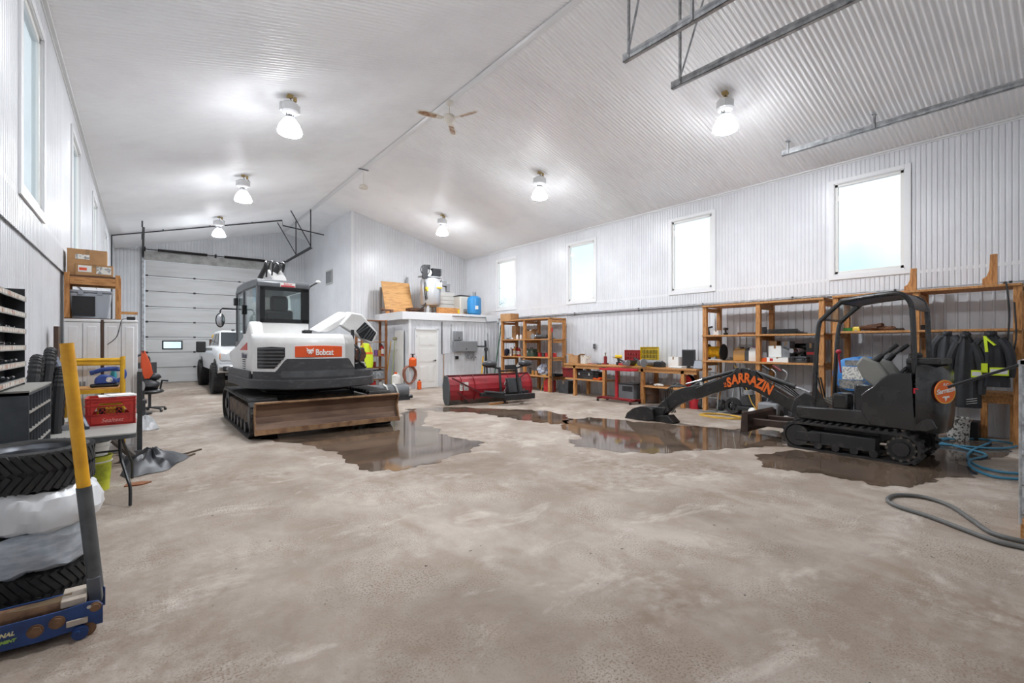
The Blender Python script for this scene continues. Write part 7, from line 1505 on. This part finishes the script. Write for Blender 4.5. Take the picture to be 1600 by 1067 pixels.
# blue drum on a stand behind the canopy
bdm = thing('blue_drum', 'blue steel drum lying on a stand behind the small excavator', 'drum', (9.55, wx(1331, 585, 9.55).y, 0))
MB().lathe([(.001, 0), (.27, 0), (.29, .01), (.29, .03), (.285, .05), (.285, .26), (.297, .28), (.285, .30), (.285, .54), (.297, .56), (.285, .58), (.285, .82), (.29, .85), (.001, .85)], 30, (0, 0, 1.05), 'x').build('shell', M('drum_blue', (62, 134, 200), .35, col2=(52, 112, 178), scale=4), bdm)
MB().b2((-.004, -.16, .96), (.0, .14, 1.18)).build('drum_label', LABELW, bdm, smooth=0); PEEL = M('grey_peel', (150, 146, 138), .7, col2=(90, 96, 104), scale=16); MB().prism([(-.18, .80), (.17, .80), (.2, .95), (-.2, .95)], 'x', -.003, .0).build('peeled_patch', PEEL, bdm, smooth=0); MB().b2((-.003, -.15, 1.2), (0, .1, 1.29)).build('peeled_patch', PEEL, bdm, smooth=0)
for x in (.12, .68):
    MB().b2((x, -.28, .70), (x + .06, .28, .80)).build('cradle_bar', DKGREY, bdm)
    for sy in (-1, 1): MB().bar((x + .03, sy * .24, 0), (x + .03, sy * .20, .74), .05, .05).build('stand_leg', DKGREY, bdm)
# coats under the last shelf
def coat(name, u, v0, v1, w_, mat, label, hang=1.775, X=10.22, longb=False, sleeves=True):
    p = wx(u, 560, X); dd = p.y * CC + X * SS; z0 = H - (v1 - HY) / F * dd; r = thing(name, label, 'coat', (X, p.y, z0)); Ht = hang - z0; q = random.Random(int(u))
    def rg(w, d, z, ph): return [(d * math.sin(a) * (1 + .18 * math.sin(8 * a + ph)), w * math.cos(a) * (1 + .05 * math.sin(9 * a + ph)), z) for a in [2 * math.pi * k / 32 for k in range(32)]]
    b_ = MB().loft([rg(w_, .10, 0, 0), rg(w_ * .96, .11, Ht * .3, .6), rg(w_ * .86, .11, Ht * .6, 1.2), rg(w_ * .72, .10, Ht * .8, 1.6), rg(w_ * .34, .07, Ht * .93, 2), rg(w_ * .2, .05, Ht, 2)]).build('body', mat, r, smooth=60)
    if sleeves:
        for s in (-1, 1): MB().tube(bez([(-.02, s * w_ * .5, Ht * .84), (-.05, s * w_ * .92, Ht * .66), (-.05, s * w_ * 1.08, Ht * .42), (-.04, s * w_ * 1.02, Ht * .18)], 5), [.07 - .0015 * i for i in range(16)], 10).build('sleeve', mat, r)
    MB().tube(bez([(0, -w_ * .2, Ht * .96), (-.09, 0, Ht * .93), (0, w_ * .2, Ht * .96)], 6), .035, 8).build('collar', mat, r)
    return r, Ht, w_
DKC = M('coat_black', (44, 45, 48), .6, col2=(34, 35, 38), scale=5)
coat('work_coat', 1480, 515, 575, .15, M('coat_charcoal', (58, 59, 62), .7), 'charcoal coat hanging above the engine cover of the small excavator', X=10.26)
r, Ht, w_ = coat('rain_coat', 1509, 515, 636, .175, DKC, 'long black coat hanging between the charcoal coat and the reflective jacket', sleeves=True, X=10.2)
for i in range(3): MB().bar((-.115, -.14 + .0 * i, .16 - .035 * i), (-.112, -.02, .13 - .035 * i), .008, .004).build('reflective_stripe', PAPER, r)
r, Ht, w_ = coat('work_jacket', 1548, 508, 604, .205, M('jacket_black', (36, 37, 42), .6, col2=(28, 29, 33), scale=5), 'black work jacket with lime and silver reflective bands hanging on the shelf')
for y0, y1, z0, z1, m_ in ((-.20, .00, .18, .30, VST), (.08, .20, .14, .25, VST), (.02, .09, .22, .36, VST), (-.19, -.01, .205, .275, M('silver_tape', (206, 206, 206), .3)), (.09, .19, .165, .225, M('silver_tape'))): MB().b2((-.140 - .003 * (m_ is not VST), y0, z0), (-.10, y1, z1)).build('reflective_band', m_, r, smooth=0)
MB().bar((-.130, .03, Ht * .62), (-.115, .05, Ht * .90), .035, .02).build('neck_trim', VST, r); MB().bar((-.13, -.06, Ht * .74), (-.11, .06, Ht * .90), .06, .02).build('neck_trim', VST, r)
r = thing('hanging_cable', 'black cable looped over the shelf end post', 'cable', (10.26, wx(1582, 500, 10.26).y, 0)); MB().tube(bez([(.1, .1, 2.5), (-.02, .06, 2.47), (-.03, .03, 2.0), (-.03, .05, 1.5), (-.03, .0, 1.42), (-.03, -.04, 1.7), (-.03, -.02, 2.2)], 6), .012, 6).build('cable', BLACK, r)
bucket((10.45, wx(1497, 680, 10.45).y, 0), .15, .37, M('speckled_pail', (200, 198, 192), .6, col2=(70, 66, 62), scale=26, lo=.50, hi=.56), 'white pail spattered with dark speckles by the right wall', bail=False)
carton((10.75, wx(1516, 672, 10.75).y, 0), 0, .3, .22, .30, 'small black box on the floor beside the speckled pail', mat=BLACK)
# tote tank in its cage at the right edge
IX, IY = 5.46, .36; IB = thing('caged_tote_tank', 'white plastic tote tank in a tubular steel cage on a wooden pallet', 'tote tank', (IX, IY, 0)); IW, ID, IH0, IH1 = 1.0, 1.15, .16, 1.42
for k in range(4): MB().b2((0 + k * .27, -ID, .115), (.18 + k * .27, 0, .14)).build('pallet_board', WOOD, IB, smooth=0)
for y in (-.05, -ID / 2, -ID + .05): MB().b2((0, y - .05, 0), (IW, y + .05, .115)).build('pallet_bearer', WOOD, IB, smooth=0)
MB().b2((.05, -ID + .05, IH0), (IW - .05, -.05, IH1 - .06)).build('tank', M('tank_white', (226, 228, 228), .4), IB, bevel=.07, seg=4); MB().cyl((IW / 2, -ID / 2, IH1 - .07), (IW / 2, -ID / 2, IH1 - .01), .09, n=18).build('lid', BLACK, IB)
for i in range(6):
    z = IH0 + .06 + i * (IH1 - IH0 - .08) / 5; MB().tube([(0, 0, z), (IW, 0, z), (IW, -ID, z), (0, -ID, z)], .011, 8, closed=True).build('cage_ring', GALV, IB)
for i in range(6):
    for y in (0, -ID): MB().cyl((IW * i / 5, y, IH0 - .02), (IW * i / 5, y, IH1), .010, n=8).build('cage_bar', GALV, IB)
    if 0 < i < 5:
        for x in (0, IW): MB().cyl((x, -ID * i / 5, IH0 - .02), (x, -ID * i / 5, IH1), .010, n=8).build('cage_bar', GALV, IB)
MB().b2((-.015, -ID - .01, IH1 - .01), (IW + .015, -ID + .04, IH1 + .02)).b2((-.015, -.04, IH1 - .01), (IW + .015, .015, IH1 + .02)).b2((-.015, -ID, IH1 - .01), (.04, 0, IH1 + .02)).b2((IW - .04, -ID, IH1 - .01), (IW + .015, 0, IH1 + .02)).build('top_frame', GALV, IB, smooth=0)
r = thing('washer_wand', 'black pressure washer wand resting on the caged tote tank', 'wand', (5.42, .78, 1.20)); e_ = Vector((5.62, .22, 1.475)) - Vector((5.42, .78, 1.20)); MB().cyl((0, 0, 0), e_, .012, n=10).build('lance', BLACK, r); MB().cyl(e_ * .78, e_ * 1.05, .026, n=12).build('grip', BLACK, r); MB().cyl(e_ * .98, e_ * 1.0 + Vector((.05, -.02, -.03)), .018, n=8).build('trigger', DKRED, r)
# hoses on the floor
pts = [fl(u, v, 0.02) for u, v in ((1640, 866), (1600, 856), (1545, 842), (1455, 808), (1402, 791), (1387, 781), (1400, 773.5), (1440, 776), (1482, 789), (1518, 812), (1550, 833), (1600, 846), (1640, 852))]
for i, p in enumerate(pts): p.z = .021
tag(MB().tube(bez(pts, 8), .019, 10).build('grey_hose', M('hose_grey', (96, 96, 94), .5)), 'thick grey hose looped on the floor by the caged tote tank', 'hose')
q = random.Random(6); bp_ = []
for u, v in ((1620, 745), (1570, 742), (1530, 732), (1512, 718), (1520, 705), (1548, 693), (1530, 688), (1480, 689), (1450, 694), (1500, 700), (1560, 703), (1590, 699), (1560, 692), (1500, 686), (1460, 690), (1480, 697), (1540, 712), (1515, 722), (1520, 735), (1556, 748), (1620, 754)):
    p = fl(u, v); bp_.append((p.x, p.y, .018 + .016 * q.random()))
tag(MB().tube(bez(bp_, 8), .016, 8).build('blue_hose', M('hose_blue', (62, 128, 158), .45)), 'blue air hose tangled on the floor behind the small excavator', 'hose')
# ================================================================ puddles
WET = M('wet_floor_water', (104, 88, 74), .06, col2=(74, 62, 53), scale=1.6, lo=.4, hi=.65, spec=.45, bump=.06)
def puddle(pix, label, seed, amp=.10):
    P = [fl(u, v) for u, v in pix]; n = len(P); q = random.Random(seed); out = []
    c = sum(P, Vector()) / n
    for i in range(n):
        p0, p1, p2, p3 = P[i - 1], P[i], P[(i + 1) % n], P[(i + 2) % n]
        for k in range(9):
            t = k / 9; out.append(.5 * ((2 * p1) + (p2 - p0) * t + (2 * p0 - 5 * p1 + 4 * p2 - p3) * t * t + (3 * p1 - p0 - 3 * p2 + p3) * t ** 3))
    res = []; m_ = len(out)
    ph = [q.uniform(0, 6.28) for _ in range(6)]
    for i, p in enumerate(out):
        d = (out[(i + 1) % m_] - out[i - 1]).normalized(); nn = Vector((-d.y, d.x, 0)); s = 2 * math.pi * i / m_
        f = amp * (.5 * math.sin(17 * s + ph[0]) + .35 * math.sin(31 * s + ph[1]) + .3 * math.sin(53 * s + ph[2]) + .25 * q.uniform(-1, 1)); res.append((p + nn * f))
    zt_ = .003
    m = MB(); m.add([(p.x, p.y, zt_) for p in res], [tuple(range(m_))]); ob = m.build('puddle', WET, smooth=0)
    import bmesh
    bm = bmesh.new(); bm.from_mesh(ob.data); bmesh.ops.triangulate(bm, faces=bm.faces)
    bm.to_mesh(ob.data); bm.free()
    return tag(ob, label, 'puddle')
puddle([(400, 684), (470, 676), (520, 668), (600, 664), (622, 652), (640, 642), (668, 646), (660, 662), (682, 670), (700, 682), (750, 690), (738, 702), (700, 716), (655, 729), (605, 736), (560, 732), (535, 714), (500, 700), (440, 690)], 'broad puddle in front of the rusty dozer blade', 1, .07)
puddle([(632, 640), (700, 636), (780, 639), (850, 642), (888, 652), (882, 662), (842, 660), (795, 653), (740, 645), (690, 643)], 'long shallow puddle reaching towards the red plow', 2, .10)
puddle([(884, 657), (930, 653), (985, 658), (1060, 664), (1140, 670), (1200, 672), (1236, 682), (1222, 696), (1160, 700), (1090, 704), (1010, 708), (935, 702), (888, 692), (908, 682), (880, 670)], 'large puddle under the black bucket', 3, .08)
puddle([(1186, 712), (1240, 704), (1300, 708), (1400, 712), (1440, 694), (1500, 688), (1575, 700), (1560, 716), (1500, 722), (1530, 742), (1470, 748), (1440, 758), (1380, 760), (1330, 750), (1260, 738), (1200, 730)], 'dark puddle under the tracks of the small excavator', 4, .06)
# ================================================================ outside: snowy yard and bare trees
SNOW = M('snow', (226, 230, 236), .8)
yd = struct('ground'); MB().add([(-40, -30, -.12), (60, -30, -.12), (60, 70, -.12), (-40, 70, -.12)], [(0, 1, 2, 3)]).build('snow_field', SNOW, yd, smooth=0)
HAZEBARK = M('hazed_bark', (170, 166, 166), .9)  # bark paled so that distance haze is in its colour
def bare_tree(loc, h, seed, label):
    q = random.Random(seed); r = thing('bare_tree', label, 'tree', loc, 0, 'bare trees outside the windows'); tr = MB(); br = MB()
    tr.tube([(0, 0, 0), (.1, .05, h * .3), (.05, -.1, h * .6), (.2, 0, h)], [.22, .17, .10, .02], 8); tr.build('trunk', HAZEBARK, r)
    for i in range(38):
        z = h * q.uniform(.2, .95); a = q.uniform(0, 6.28); L_ = (h - z) * .4 + .8; e = Vector((math.cos(a) * L_, math.sin(a) * L_, z + L_ * q.uniform(.3, .9))); s = Vector((.08, 0, z)); br.tube([s, s.lerp(e, .5) + Vector((0, 0, .15)), e], [.045, .03, .01], 5)
        for k in range(4): f = s.lerp(e, q.uniform(.3, .95)); g_ = f + Vector((q.uniform(-1, 1), q.uniform(-1, 1), q.uniform(.2, 1))) * L_ * .3; br.tube([f, g_], [.016, .006], 4)
    br.build('branches', HAZEBARK, r, kind='stuff'); return r
for x, y, h, s, lb in ((43, 46, 10, 1, 'bare tree beyond the window above the can shelf'), (36, 50, 10.5, 2, 'bare tree beyond the far right-hand window'), (54, 38, 9, 3, 'bare tree standing apart from the others in the snowy yard')): bare_tree((x, y, -.12), h, s, lb)
